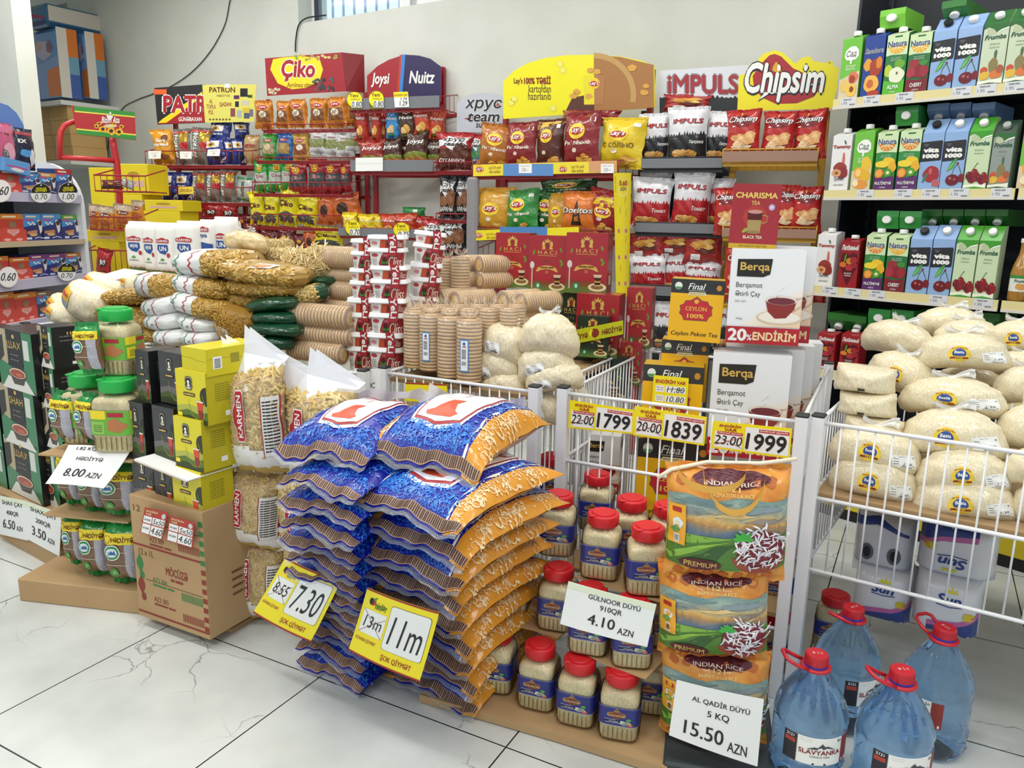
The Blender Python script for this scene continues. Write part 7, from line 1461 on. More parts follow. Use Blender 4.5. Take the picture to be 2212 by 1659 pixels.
for n, px, d, lab, rz, ry in (('nz_red', (761, 232, 790, 304), -.04, 'slim red nut bag hanging at the far left', 0, -3), ('nz_red', (794, 232, 817, 304), -.04, 'slim red nut bag, second from the left', 0, 0), ('nz_red', (811, 238, 830, 302), -.08, 'slim red nut bag, third from the left, narrow', 30, 0), ('nz_blue', (826, 236, 858, 298), -.04, 'slim blue nut bag', 0, 2), ('nz_brn', (855, 232, 894, 300), -.03, 'slim dark brown nut bag', 0, 0), ('nz_or', (889, 228, 928, 294), -.03, 'orange nut bag with seeds', 0, -2), ('nz_or', (920, 236, 956, 300), -.06, 'orange nut bag at the right end, turned', 20, 0),
                          ('joy_red', (768, 300, 830, 362), -.03, 'red maize snack bag, middle tray, left', 0, 0), ('joy_brn', (820, 296, 868, 360), -.03, 'brown maize snack bag, middle tray, second', 0, -3), ('joy_brn', (856, 300, 886, 358), -.08, 'brown maize snack bag, middle tray, mostly hidden', 0, 0), ('joy_brn', (868, 280, 922, 360), -.02, 'brown maize snack bag, middle tray, biggest', 0, 0), ('joy_brn', (912, 296, 952, 360), -.07, 'brown maize snack bag, middle tray, right end', 14, 0),
                          ('nz_yel', (734, 458, 768, 506), -.03, 'yellow nut bag, lowest tray, left', 0, 0), ('nz_yel', (766, 462, 802, 506), -.03, 'yellow nut bag, lowest tray, second', 0, 0), ('nz_yel', (796, 462, 824, 506), -.05, 'yellow nut bag, lowest tray, third', 0, 0), ('nz_or', (814, 462, 858, 508), -.03, 'red-orange nut bag, lowest tray, fourth', 0, 0), ('nz_or', (850, 460, 898, 508), -.03, 'red-orange nut bag, lowest tray, fifth', 0, 0), ('nz_red', (890, 466, 928, 508), -.05, 'red nut bag, lowest tray, right end', 12, 0), ('grn', (864, 447, 914, 472), -.12, 'green bag lying above the lowest tray of nuts', 0, 0)):
    bag(FJo, n, px, d, lab, gj, rz, ry)
def yeni(pr):
    def f(mb, S, ml):
        mb.poly(el(0, .1, 1, .86, 22), M('f6e81c', .4), S, .0004); mb.text('Yeni', -.7, .36, .5, .78, M('6b3a1a'), S, .0008, .02); mb.text('məhsul', -.5, .04, .7, .26, M('6b3a1a'), S, .0008); mb.poly(rc(-.4, -.8, 1, -.1), PAPER, S, .0008); digits(mb, S, pr, -.36, -.74, .96, -.12, PEN, None, .01, .1)
    return f
for px, pr, lab in (([(750, 198), (782, 198), (782, 236), (750, 236)], '0.80', 'round yellow price tag 0.80 at the left end of the nuts rail'), ([(797, 196), (829, 196), (829, 236), (797, 236)], '0.80', 'round yellow price tag 0.80 under the red and blue sign'), ([(746, 474), (778, 474), (778, 512), (746, 512)], '0.70', 'round yellow price tag 0.70 on the lowest nuts rail'), ([(850, 480), (884, 480), (884, 516), (850, 516)], '0.75', 'round yellow price tag 0.75 behind the spread tubs')):
    o = sheet('price_tag', FJo, px, .014, film('f6f2cc', .97, .3, 0), yeni(pr), lab, 'price tag')
sheet('price_tag', FJo, [(850, 199), (881, 198), (884, 231), (853, 232)], .014, PAPER, lambda mb, S, ml: (mb.poly(rc(-1, .3, 1, 1), YEL, S, .0004), mb.text('ENDİRİM VAR', -.9, .45, .9, .8, M('8a5a1a'), S, .0008, .02), digits(mb, S, '1.29', -.3, -.8, .8, -.2, PEN, None, .01, .2), digits(mb, S, '1.74', -.1, -.1, .8, .26, PEN, None, .01, .2)), 'square yellow and white tag 1.29 on the nuts rail', 'price tag')
sheet('price_tag', FJo, [(768, 341), (827, 340), (827, 369), (768, 370)], .014, PAPER, lambda mb, S, ml: strip(mb, [(-1, .1), (1, .1)], .03, M('c9cdd0'), S, .0008), 'blank white card on the middle nuts rail', 'price tag')
# ---- sunflower seeds rack with the box sign
FCi = FrZ(660, 275, 5.1, 12); rk = Rack(FCi, 'dark red wire rack of seed and nut pouches with a box-shaped red sign', REDM)
rk.post(580, 215, -.26); rk.post(770, 205, -.26)
def hd(mb, S):
    mb.poly([(584, 150), (590, 128), (612, 124), (650, 121), (690, 126), (698, 150), (690, 176), (660, 190), (630, 193), (600, 180)], M('f0dc24', .35, .2), S, .001); mb.text('Çiko', 606, 178, 683, 127, WHITE, S, .0016, .09, .1); mb.text('Çiko', 608, 176, 681, 129, M('a8222e', .35), S, .003, .035, .1); mb.text('Ayrılmaq olmur', 620, 192, 680, 178, M('8a3a1a'), S, .0016, .01, .2)
    q = random.Random(4)
    for k in range(26): mb.poly(leaf(680+q.uniform(0, 44), 190-q.uniform(0, 22), 9, 3, q.uniform(0, 3)), M(q.choice(('3a3c40', '55585d', '2b2d30'))), S, .0018+k*.00004)
    for k in range(18): mb.poly(el(636+q.uniform(0, 90), 119+q.uniform(0, 10), 4, 3, 8), M(q.choice(('d9c27a', 'c9a24a', '8a9a3a'))), S, .0012)
    for k in range(10): mb.poly(el(578+q.uniform(0, 28), 196+q.uniform(-6, 6), 4, 3, 8), M('d9cba8'), S, .0012)
rk.board([(572, 126), (738, 113), (748, 197), (577, 207)], -.1, M('a01f2b', .35, .2), hd)
mb = MB(); a, b = FCi.at(738, 113, -.1), FCi.at(748, 197, -.1); u1, z1 = a; z0 = b[1]; mb.add([(u1, .1, z1), (u1+.11, .2, z1), (u1+.11, .2, z0), (u1+.02, .1, z0)], [(0, 1, 2, 3), (3, 2, 1, 0)], M('8a1c26', .35))
mb.poly(el(0, 0, .6, .8, 16), M('e0b52a'), lambda x, z, o: (u1+.062+x*.032, .1+(.062+x*.032)*.9-o-.002, (z0+z1)/2+z*.09), .001); mb.text('Çiko', -.3, -.6, .3, .6, M('a8222e'), lambda x, z, o: (u1+.062+x*.032, .1+(.062+x*.032)*.9-o-.002, (z0+z1)/2+z*.09), .002, .02, 0, 3)
mb.build('sign_side', rk.t)
rk.shelf((566, 268, 768, 280), .28, 0, None, .06); rk.shelf((552, 340, 772, 348), .28, 0, None, .06); rk.shelf((545, 394, 760, 420), .28, 0, None, .045); rk.shelf((548, 464, 738, 492), .28, 0, None, .045); rk.shelf((520, 532, 735, 552), .28, 0, None, .06)
gk = 'seed and nut pouches on the box-sign rack'
ordn = ['far left', 'second from the left', 'third from the left', 'fourth from the left', 'fifth from the left', 'far right', 'seventh']
for i, px in enumerate(((545, 215, 584, 278), (588, 216, 622, 276), (618, 212, 661, 275), (662, 210, 703, 275), (700, 207, 749, 275), (742, 204, 770, 272))): bag(FCi, 'ck_or', px, -.03 if i % 2 == 0 else -.05, 'orange nut pouch hanging in the top row, '+ordn[i], gk, (4, -3, 2, 6, -4, 30)[i], (0, 3, -4, 2, -2, 6)[i])
for n, px, lab, rz in (('ck_gr', (559, 288, 593, 346), 'green nut pouch in the second row', 0), ('ck_bl', (591, 286, 629, 346), 'blue nut pouch in the second row', 0), ('ck_be', (627, 288, 665, 348), 'beige-gold nut pouch in the second row', 0), ('ck_wh', (662, 281, 702, 334), 'white nut pouch in the second row, first of four', 0), ('ck_wh', (694, 281, 737, 338), 'white nut pouch in the second row, second of four', 4), ('ck_wh', (722, 284, 760, 340), 'white nut pouch in the second row, third of four', 16), ('ck_wh', (740, 280, 774, 330), 'white nut pouch in the second row, last of four', 26)):
    bag(FCi, n, px, -.04, lab, gk, rz)
for i, (n, px, rz) in enumerate((('ck_sgr', (544, 346, 578, 416), 0), ('ck_sgr', (571, 344, 606, 414), 30), ('ck_sgr', (600, 344, 634, 410), 20), ('ck_sred', (619, 350, 660, 420), 0), ('ck_sred', (658, 342, 702, 422), -2), ('ck_sred', (694, 346, 735, 420), 3), ('ck_sred', (728, 350, 758, 416), -14))):
    bag(FCi, n, px, -.03, '%s smiling-face seed bag in the third row, %s' % ('green' if i < 3 else 'red', ('left', 'second', 'third')[i % 3] if i < 3 else ('left', 'second', 'third', 'right end')[i-3]), gk, rz)
for n, px, lab, rz, ry in (('ck_yel', (536, 412, 568, 486), 'yellow seed bag in the fourth row, left', 4, -4), ('ck_yel', (562, 418, 594, 488), 'yellow seed bag in the fourth row, second', 0, 2), ('ck_yel', (590, 402, 634, 488), 'yellow seed bag in the fourth row, standing highest', -4, 6), ('ck_yel', (628, 418, 678, 488), 'yellow seed bag in the fourth row, right of the highest', -10, 8), ('ck_oval', (678, 424, 722, 486), 'orange pouch with a dark oval, fourth row, left', 0, 0), ('ck_oval', (712, 418, 782, 480), 'orange pouch with a dark oval, fourth row, right', -8, -8),
                       ('dk', (522, 476, 560, 545), 'dark red pouch in the bottom row, left end', 0, 0), ('dk', (550, 494, 600, 545), 'dark red pouch in the bottom row, second', 0, 8), ('dk', (594, 490, 636, 545), 'dark red pouch in the bottom row, third', 0, -6), ('dk', (626, 505, 662, 545), 'dark red pouch in the bottom row, fourth', 0, 0), ('ck_oval', (652, 500, 682, 545), 'orange pouch in the bottom row by a yellow bag', 0, 0), ('ck_yel', (668, 490, 738, 534), 'yellow seed bag lying in the bottom row', 0, 0)):
    bag(FCi, n, px, -.03, lab, gk, rz, ry)
# ---- seeds rack with the black, red and yellow board
FPa = FrZ(440, 340, 5.5, 12); rk = Rack(FPa, 'red wire rack of sunflower seed packs under a black and red board', REDM)
rk.post(378, 250, -.24); rk.post(520, 250, -.24)
def hd(mb, S):
    mb.poly([(340, 268), (344, 266), (437, 205), (443, 205), (443, 264)], M('a31f2a', .35, .2), S, .0008); mb.poly([(341, 266), (350, 258), (437, 198), (438, 208), (360, 265)], M('f0d522'), S, .0012); mb.text('PATR', 350, 246, 452, 204, WHITE, S, .0016, .08); mb.text('PATR', 353, 244, 449, 206, M('a8222e'), S, .003, .04); mb.text('GÜNƏBAXAN', 386, 262, 436, 251, WHITE, S, .0016, .02); mb.poly(rr(333, 204, 360, 193, 3), M('e0632a'), S, .0012)
rk.board([(333, 190), (443, 182), (447, 265), (340, 269)], -.1, M('2a282b', .35, .2), hd)
def hd2(mb, S):
    mb.text('PATRON', 452, 200, 508, 188, M('6b3a1a'), S, .0008, .03); mb.text('HƏDİYYƏ', 468, 209, 496, 203, M('8a4a2a'), S, .0008, .01); mb.text('AL\nTOPLA\nPUL', 446, 247, 466, 214, M('9a2a2a'), S, .0008, .01); mb.text('QAZAN!', 474, 231, 500, 221, M('9a2a2a'), S, .0008, .02)
    for x, y, c, w, h in ((527, 200, '1f1d22', 8, 9), (511, 210, '5a2a52', 6, 4), (540, 208, '2f4a2a', 5, 3), (512, 225, '23252a', 4, 6), (530, 222, 'c9c6b0', 9, 5), (503, 243, '8a4a4a', 5, 9), (517, 246, 'a9b0b4', 5, 8), (532, 238, 'd0bd3a', 8, 5), (533, 250, '4a5a6a', 6, 6), (543, 244, '7a6a8a', 4, 8)): mb.poly(rc(x-w, y+h, x+w, y-h), M(c, .4), S, .0008)
    for k in range(7): mb.poly(el(454+k*7, 258, 2.4, 2.2, 8), M('6a5a2a'), S, .0008)
    mb.poly(rc(485, 190, 497, 181), M('e0e6e8', .3), S, .0014)
rk.board([(437, 183), (554, 182), (549, 263), (443, 265)], -.09, M('ddd668', .5), hd2, 'paper_poster', .002)
rk.shelf((313, 326, 545, 358), .26, 0, None, .05); rk.shelf((318, 404, 538, 438), .26, 0, None, .05); rk.shelf((335, 470, 520, 500), .26, 0, None, .05)
gp = 'sunflower seed packs on the board rack'
for n, px, d, lab, rz, ry in (('sari', (325, 278, 370, 356), -.03, 'orange seed pack at the left end of the top tray', 4, 0), ('pt', (370, 277, 409, 356), -.03, 'gold and red seed pack, top tray, left', 0, 0), ('pt', (405, 274, 449, 356), -.04, 'gold and red seed pack, top tray, right', -3, 2), ('bs', (444, 262, 494, 320), -.10, 'blue seed pack standing behind, upper back of the top tray', 0, 0), ('bs', (440, 296, 487, 356), -.03, 'blue seed pack, top tray, front', 2, -4), ('bs', (480, 300, 502, 355), -.05, 'blue seed pack turned edge-on, first', 60, 0), ('bs', (497, 298, 522, 355), -.06, 'blue seed pack turned edge-on, second', 60, 0), ('bs', (502, 263, 532, 306), -.12, 'blue seed pack turned edge-on, upper', 50, 0), ('ptb', (520, 290, 558, 354), -.04, 'beige seed pack at the right end of the top tray', 6, 0),
                          ('bs', (317, 369, 347, 436), -.03, 'blue seed pack, middle tray, left', 0, 0), ('bs', (344, 371, 379, 436), -.03, 'blue seed pack, middle tray, second', 0, 0), ('bs', (374, 371, 409, 437), -.05, 'blue seed pack, middle tray, third, behind a yellow card', 0, 0), ('pt', (407, 369, 440, 436), -.03, 'gold and red seed pack, middle tray, left', 0, 0), ('pt', (437, 369, 470, 436), -.03, 'gold and red seed pack, middle tray, centre', 0, 0), ('pt', (467, 366, 504, 436), -.03, 'gold and red seed pack, middle tray, right', 0, 0), ('ptg', (499, 378, 548, 438), -.03, 'silver and green seed pack, middle tray, right end', -4, 6),
                          ('r50', (399, 438, 434, 478), -.04, 'red pack with a white 50, lowest tray, left', 0, 0), ('r50', (432, 438, 477, 476), -.04, 'red pack with a white 50, lowest tray, middle', 0, 0), ('r50', (470, 438, 508, 480), -.06, 'red pack with a white 50, lowest tray, right', 10, 0), ('bs', (337, 460, 362, 490), -.03, 'small blue seed pack just above the flour bags, left', 0, 0), ('bs', (358, 460, 384, 490), -.03, 'small blue seed pack just above the flour bags, middle', 0, 0), ('bs', (378, 461, 402, 490), -.03, 'small blue seed pack just above the flour bags, right', 0, 0), ('dk', (404, 470, 450, 500), -.05, 'dark red pack in the lowest tray above the flour bags', 0, 0), ('dk', (500, 462, 545, 500), -.05, 'dark red pack in the lowest tray, right end', 0, 0)):
    bag(FPa, n, px, d, lab, gp, rz, ry)
for px, c, lab in (([(320, 326), (348, 326), (347, 343), (321, 343)], 0, 'small white price card on the seed rack, left'), ([(388, 327), (414, 327), (414, 343), (389, 343)], 0, 'small white price card on the seed rack, middle'), ([(449, 323), (476, 322), (474, 337), (447, 337)], 0, 'small white price card on the seed rack, right'), ([(385, 404), (418, 403), (418, 419), (385, 420)], 1, 'small yellow card with letters on the middle seed tray')):
    sheet('price_tag', FPa, px, .012, M('f0d95a') if c else PAPER, (lambda mb, S, ml: mb.text('UDUŞLU', -.8, -.5, .8, .5, M('a8742a'), S, .0008, .02)) if c else (lambda mb, S, ml: mb.text('—— ——\n1.20', -.6, -.5, .6, .5, M('777777'), S, .0008)), lab, 'price tag')
# ------------------------------------------------------------------ drinks shelving at the right
FJu = Fr((.408, 3.365), -19.25); BKP = M('23272f', .5); LIP = M('e2d59a', .45); LIPW = M('d9d6cc', .4)
def ticket(mb, S):
    mb.poly(rc(-1, -1, 1, 1), M('d8dade', .5), S, .0004); mb.text('——— ——', -.6, .4, .4, .7, M('8a8d94'), S, .0008); mb.text('1.95', -.8, -.5, -.1, .1, M('6f737a'), S, .0008); mb.text('————', .2, -.7, .85, -.4, M('7f838a'), S, .0008)
def drinks_unit(u0, u1, lips, label, tickets=(), posts=(True, True)):
    t = thing('drinks_shelving'); t.location = FJu.o; t.rotation_euler.z = FJu.rz
    mb = MB(); mb.box(u0, .43, 0, u1, .45, 2.35, BKP); mb.build('back_panel', t)
    for i, u in enumerate((u0, u1)):
        if posts[i]:
            mb = MB(); a = u-.0 if i == 0 else u-.03; mb.box(a, .40, 0, a+.03, .43, 2.35, M('2e333b', .5), None, .002)
            for k in range(44): mb.box(a+.008, .398, .1+k*.05, a+.022, .401, .125+k*.05, M('0c0d0f', .6))
            mb.build('upright', t)
    mb = MB(); mb.box(u0, .02, 0, u1, .43, .12, BKP); mb.box(u0, .0, .0, u1, .02, .05, M('1a1a1a')); mb.box(u0, -.004, .05, u1, .02, .12, M('e6cf2a', .4)); mb.build('base', t)
    if posts[0] == 2:
        mb = MB(); mb.box(u0, .14, .12, u0+.012, .43, 2.35, BKP); mb.build('side_panel', t)
    for j, (zt, zb_) in enumerate(lips):
        mb = MB(); mb.box(u0, .0, zt-.022, u1, .43, zt-.001, BKP); mb.box(u0, -.006, zb_, u1, .004, zt, LIP); mb.box(u0, -.008, zb_, u1, -.006, zb_+(zt-zb_)*.25, LIPW); s_ = mb.build('shelf_board', t)
        for (jj, x) in tickets:
            if jj == j:
                q = MB(); ticket(q, lambda X, z, o: (x+X*.034, -.0065-o, (zt+zb_)/2+.004+z*(zt-zb_)*.44)); q.build('price_ticket', s_)
    return tag(t, label, 'shelving')
uL = FJu.at(1781, 420)[0]; uR = FJu.at(2192, 420)[0]
def lz(x, y0, y1): return FJu.at(x, y0)[1], FJu.at(x, y1)[1]
LZ = [lz(1990, 197, 221), lz(1985, 409, 432), lz(1965, 633, 656)]; LZ.append((LZ[2][0]-.36, LZ[2][1]-.36))
tk = [(0, FJu.at(x, 215)[0]) for x in (1834, 1884, 1954, 2076, 2128)]+[(0, FJu.at(2192, 200)[0])]+[(1, FJu.at(x, 420)[0]) for x in (1870, 1952, 2012, 2073, 2163)]+[(2, FJu.at(x, 645)[0]) for x in (1792, 1842, 1894, 2028, 2126)]
drinks_unit(uL, uR, LZ, 'black shelving with yellow price rails holding rows of juice cartons', tk, (2, True))
drinks_unit(uR+.012, uR+.7, LZ, 'neighbouring black shelving section cut by the right picture edge', (), (True, True))
def cherries(mb, S, cx, cz, r, o=.001):
    for k, (x, z, s) in enumerate(((0, 0, 1), (.9, .1, .8), (-.7, .3, .7), (.4, .7, .75))): mb.poly(el(cx+x*r, cz+z*r*.5, r*s, r*s*.5, 16), M(('7a1620', '8f1f2a', '6a1420', '8a1a26')[k], .25, .3), S, o+.0003*k); mb.poly(el(cx+x*r-.25*r, cz+z*r*.5+.15*r, r*s*.2, r*s*.1, 8), M('c9606a', .3), S, o+.0003*k+.0002)
def fruit(mb, S, lst, o=.001):
    for k, (x, z, rx, rz, c) in enumerate(lst): mb.poly(blob(x, z, rx, rz, k+int(abs(x*10)), .1, 26), M(c, .35, .2), S, o+.0003*k)
def cad_(v):
    def d(mb, S):
        mb.poly([(-.7, .42), (-.6, .6), (-.3, .7), (0, .74), (.4, .72), (.7, .6), (.74, .4), (.5, .3), (.1, .28), (.06, .16), (-.1, .16), (-.1, .28), (-.5, .3)], M('f2f4ee', .4), S, .0008); mb.text('Сад', -.5, .36, .5, .6, M('23302a'), S, .0014, .0, .25); mb.text('лучшие\nфрукты', -.5, -.06, .5, .12, WHITE, S, .0008, 0, .2)
        mb.poly([(-1, -1), (1, -1), (1, -.1), (.2, -.16), (-.6, -.3), (-1, -.34)], M('d9c8a8', .4), S, .0006)
        fruit(mb, S, [(.4, -.3, .5, .2, 'd97a52'), (.3, -.36, .3, .14, 'a83a2a'), (-.4, -.56, .5, .2, 'e6c26a'), (.3, -.72, .55, .22, 'f0c552'), (.34, -.7, .22, .1, '8a4a2a')] if v == 0 else [(.4, -.1, .5, .26, 'e9c23a'), (-.3, -.4, .46, .2, 'f0a52a'), (-.3, -.4, .3, .13, 'f6cf7a'), (.4, -.5, .5, .2, 'e6b42a'), (0, -.8, .7, .16, 'e0953a'), (-.5, -.75, .3, .12, 'f3e2b8')])
    return d
def sandora(mb, S): mb.text('Sandora', -.94, .42, .94, .6, M('f4ead0'), S, .001, .04, .25); mb.text('Sandora', -.93, .43, .93, .59, M('1d5a7a'), S, .0016, .0, .25); fruit(mb, S, [(-.5, .06, .4, .2, 'e0a03a'), (.3, -.05, .62, .3, 'a83c22'), (.6, .1, .3, .2, 'd9852a'), (-.0, -.58, .74, .3, 'efb64a'), (-.1, -.58, .34, .14, 'c9683a'), (.3, -.9, .6, .1, 'b0401f')])
def natura(v):
    oc = 'e8b02a' if v != 'm' else 'e0852a'
    def d(mb, S):
        mb.poly([(-1, .3), (1, .4), (1, 1), (-1, 1)], M('cfe3b4', .4), S, .0005); mb.poly([(-1, .34)]+[(-1+2*k/12, .36+.22*(k/6-1)**2+.04) for k in range(13)]+[(1, .3)], M('cfe3b4', .4), S, .0006); mb.poly(rc(-.3, .9, .4, .95), M('2f6a3a'), S, .001)
        mb.poly(el(0, .6, .78, .24, 20, pi, 2*pi), M(oc, .4), S, .001)
        for k in range(5): a = pi+.5+k*.53; strip(mb, [(0, .6), (.74*cos(a), .6+.23*sin(a))], .04, M('f3e0a8'), S, .0013)
        mb.text('Natura', -.9, .58, .9, .8, WHITE, S, .0014, .06); mb.text('Natura', -.88, .59, .88, .79, M('2a3f7a'), S, .002, .02); mb.text('100% ŞİRƏSİ', -.5, .2, .5, .25, M('cfe0d0'), S, .001); mb.text('100% NATURAL', -.5, .13, .5, .18, M('cfe0d0'), S, .001)
        bot, word, fr_ = {'a': ('5ab82e', 'ALMA', [(.4, .0, .5, .16, '6aa82a'), (-.6, -.2, .4, .2, 'b9cf3a'), (.2, -.36, .74, .27, 'e6ead0'), (.24, -.3, .1, .05, '6a5a2a')]), 'c': ('7a1f2a', 'CHERRY', [(-.4, .0, .5, .14, '9a2a32'), (.5, .0, .4, .1, '3f8a3a'), (.2, -.3, .8, .22, '8a1c28'), (-.6, -.3, .4, .2, 'a83040'), (.6, -.3, .4, .2, '9a2634')]), 'm': ('5a2a6a', 'MULTİMEYVƏ', [(.3, .0, .6, .14, 'efc62a'), (-.3, -.1, .7, .12, 'f0d23a'), (.7, -.2, .4, .2, 'e9b02a'), (-.5, -.42, .42, .17, 'e8862a'), (-.5, -.42, .3, .12, 'f3a84a'), (.35, -.4, .4, .15, '5a9a2a'), (.35, -.4, .16, .06, 'e6ecc8')])}[v]
        mb.poly([(-1, -1), (1, -1), (1, -.52), (0, -.58), (-1, -.52)], M(bot, .4), S, .0005); fruit(mb, S, fr_, .0012); mb.text(word, -.8 if len(word) > 6 else -.55, -.82, .8 if len(word) > 6 else .55, -.68, WHITE, S, .0035, .02); mb.text('nektar', -.3, -.94, .3, -.87, M('e0d8e0'), S, .0035)
    return d
def vita(pom):
    def d(mb, S):
        mb.poly([(-1, -.02), (.86, .02), (.94, .06), (.94, .66), (.86, .72), (-1, .68)], M('23252b', .4), S, .0006); mb.text('without\nsugar', -.8, .52, -.3, .62, M('9a9ca2'), S, .001); mb.text('vita', -.8, .3, .7, .48, WHITE, S, .001, .07); mb.text('1000', -.8, .1, .72, .26, WHITE, S, .001, .08)
        if pom: mb.poly(blob(.2, -.46, .78, .28, 5, .1), M('a02a32', .3, .3), S, .001); mb.poly(el(.1, -.36, .16, .12, 10), M('c9606a', .3), S, .0014); mb.poly(blob(.7, -.78, .4, .14, 4), M('b5606a', .4), S, .0014); mb.poly(leaf(-.6, -.76, .6, .1, .6), M('3f7a5a'), S, .0012)
        else:
            mb.poly(leaf(-.5, -.38, 1.0, .12, .5), M('3f9a42', .35), S, .001); mb.poly(leaf(-.44, -.36, .7, .05, .5), M('7fc26a', .35), S, .0013); strip(mb, [(.4, -.1), (.1, -.3), (.0, -.56)], .05, M('4a6a4a'), S, .001); strip(mb, [(.4, -.1), (.7, -.34), (.9, -.52)], .05, M('4a6a4a'), S, .001); mb.poly(el(.42, -.1, .1, .05, 10), M('7a2a32'), S, .0012)
            mb.poly(el(.1, -.68, .6, .2, 20), M('6a1420', .2, .4), S, .0014); mb.poly(el(.86, -.62, .3, .15, 14), M('7a1824', .2, .4), S, .0013); mb.poly(el(-.1, -.62, .14, .05, 10), M('b9606a', .3), S, .0018); mb.poly(el(.3, -.66, .1, .04, 10), M('b9606a', .3), S, .0018)
    return d
def frumba(v, dark=False):
    def d(mb, S):
        mb.poly([(-1, .86), (-.6, .92), (-.2, .84), (.1, .7), (.4, .8), (1, .84), (1, 1), (-1, 1)], M('3f9a2a' if v == 'c' else '2a6a2f', .4), S, .0006); mb.poly(blob(-.4, .76, .4, .12, 3), M('b9c4a0', .4), S, .0005); strip(mb, [(.1, .7), (.4, .78), (1, .84)], .05, WHITE, S, .001)
        mb.text('Frumba', -.86, .5, .86, .66, M('1f5a3f'), S, .001, .03, .2); mb.text('Albalı', -.4, .32, .4, .38, M('7a8a6a'), S, .001); mb.text('——— —', -.4, .22, .4, .25, M('9aa88a'), S, .001)
        if v == 'c': strip(mb, [(-.4, -.4), (0, -.12), (.1, -.1)], .04, M('5a6a3a'), S, .001); cherries(mb, S, -.3, -.6, .42); cherries(mb, S, .6, -.68, .36, .0022)
        else: fruit(mb, S, [(.2, .0, .12, .16, '4a6a4a'), (.1, -.36, .36, .26, '8a7a4a'), (-.6, -.5, .3, .12, 'c9502a'), (-.5, -.68, .4, .14, 'e0b53a'), (.4, -.66, .5, .14, 'd9783a'), (.7, -.5, .3, .14, 'a85a3a')])
        mb.poly([(-1, -.86), (1, -.8), (1, -1), (-1, -1)], M('e9eedd', .4), S, .002); mb.poly([(-1, -.97), (0, -.92), (1, -.97), (1, -1), (-1, -1)], M('3f9a2a' if v == 'c' else '2a5a2f'), S, .0026)
    return d
def tammy(mb, S): mb.text('Tammy', -.94, .5, .94, .66, M('a8392a'), S, .001, .05); fruit(mb, S, [(.3, .1, .14, .3, 'c9705a'), (0, -.2, .7, .22, '9a3a2f'), (.3, -.36, .6, .2, '8a2f2a'), (-.3, -.36, .5, .14, 'd9a070'), (-.3, -.36, .2, .06, '9a5a3a')]); mb.text('Şaftalı', -.5, -.66, .5, -.5, M('2a2a2a'), S, .0024, .01); mb.text('—— ———', -.5, -.82, .5, -.78, M('999999'), S, .001); mb.poly(leaf(.2, .82, .3, .06, -.5), M('2f6a4a'), S, .001)
def lubim(v):
    def d(mb, S): mb.text('Любимый', -.9, .62, .9, .86, WHITE, S, .001, .03, .25); mb.poly([(0, -.92), (-.96, .0), (-.8, .46), (-.3, .54), (0, .4), (.3, .54), (.8, .46), (.96, .0)], M('5a121c', .35), S, .0006); fruit(mb, S, [(-.6, .0, .36, .12, 'e0862a' if v else 'd9702a'), (.1, .16, .4, .14, 'c9862a'), (.5, .2, .4, .14, 'a02a32'), (.1, -.12, .4, .14, 'b5303a'), (.6, -.02, .36, .12, '9a2430')], .001); mb.poly(leaf(-.5, .06, .5, .08, 1.1), M('5a9a2a'), S, .0028); mb.text('вишневая\nчерешня', -.4, -.52, .4, -.34, M('e6d8d0'), S, .001, .01)
    return d
def carton(style, body, design, topc=None, capc='f1f1ef', cap=True, w=.072, d=.068, h=None):
    h = h or (.20 if style == 'brik' else .245)
    def f():
        root = thing('juice_carton'); mb = MB(); m = M(body, .35, .25); tm = M(topc or body, .35, .25)
        hf, yb = (h*.93, d*.16) if style == 'brik' else (h*.80, d*.10)
        pr = [(-d/2, 0), (d/2, 0), (d/2, h*(1 if style != 'brik' else .99)), (yb-.0, h), (-d/2, hf)]; n = len(pr); W = w/2
        v = [(-W, y, z) for y, z in pr]+[(W, y, z) for y, z in pr]
        mb.add(v, [(0, 4, 3, 2, 1), (5, 6, 7, 8, 9), (0, 1, 6, 5), (1, 2, 7, 6), (0, 5, 9, 4)], m); mb.add(v, [(4, 9, 8, 3), (3, 8, 7, 2)], tm)
        design(mb, lambda x, z, o: (x*W, -d/2-o, (z+1)/2*hf)); mb.build('carton', root)
        if style != 'brik': pass
        if cap:
            c = MB(); cm = M(capc, .35)
            if style == 'brik': tr = Matrix.Translation((0, yb*.4-.004, h*.985))
            else:
                ang = math.atan2(yb+d/2, h-hf); tr = Matrix.Translation((0, (-d/2+yb)/2, (h+hf)/2)) @ Matrix.Rotation(pi/2-ang, 4, 'X')
            c.lathe([(.0135, 0), (.0145, .002), (.0145, .013), (.0125, .015)], cm, 20, True, tr); c.build('cap', root)
        return root
    return f
KJ = {}
def kj(n, *a, **k): h = .20 if a[0] == 'brik' else .245; KJ[n] = (Kind(carton(*a, **k)), .072, h+(.011 if a[0] == 'brik' else 0), .068)
kj('cad0', 'brik', '6fbf3f', cad_(0)); kj('cad1', 'brik', '6fbf3f', cad_(1)); kj('sand', 'brik', '1f3f92', sandora); kj('nat_a', 'brik', '2a7a3a', natura('a'), 'cfe3b4'); kj('nat_c', 'brik', '23703a', natura('c'), 'cfe3b4'); kj('nat_m', 'brik', '2f8a3a', natura('m'), 'cfe3b4')
kj('vita_b', 'pak', '8fb0dc', vita(0), None, '1b1c20'); kj('vita', 'pak', '8fb0dc', vita(0)); kj('vita_p', 'pak', '8fb0dc', vita(1), None, '1b1c20'); kj('fru_m', 'pak', 'c9d6b8', frumba('m'), '2a6a2f'); kj('fru_c', 'pak', 'c9dcb4', frumba('c'), '4aa82f'); kj('fru_d', 'pak', '8f9a94', frumba('m'), '2f4a38', 'a8b0ac')
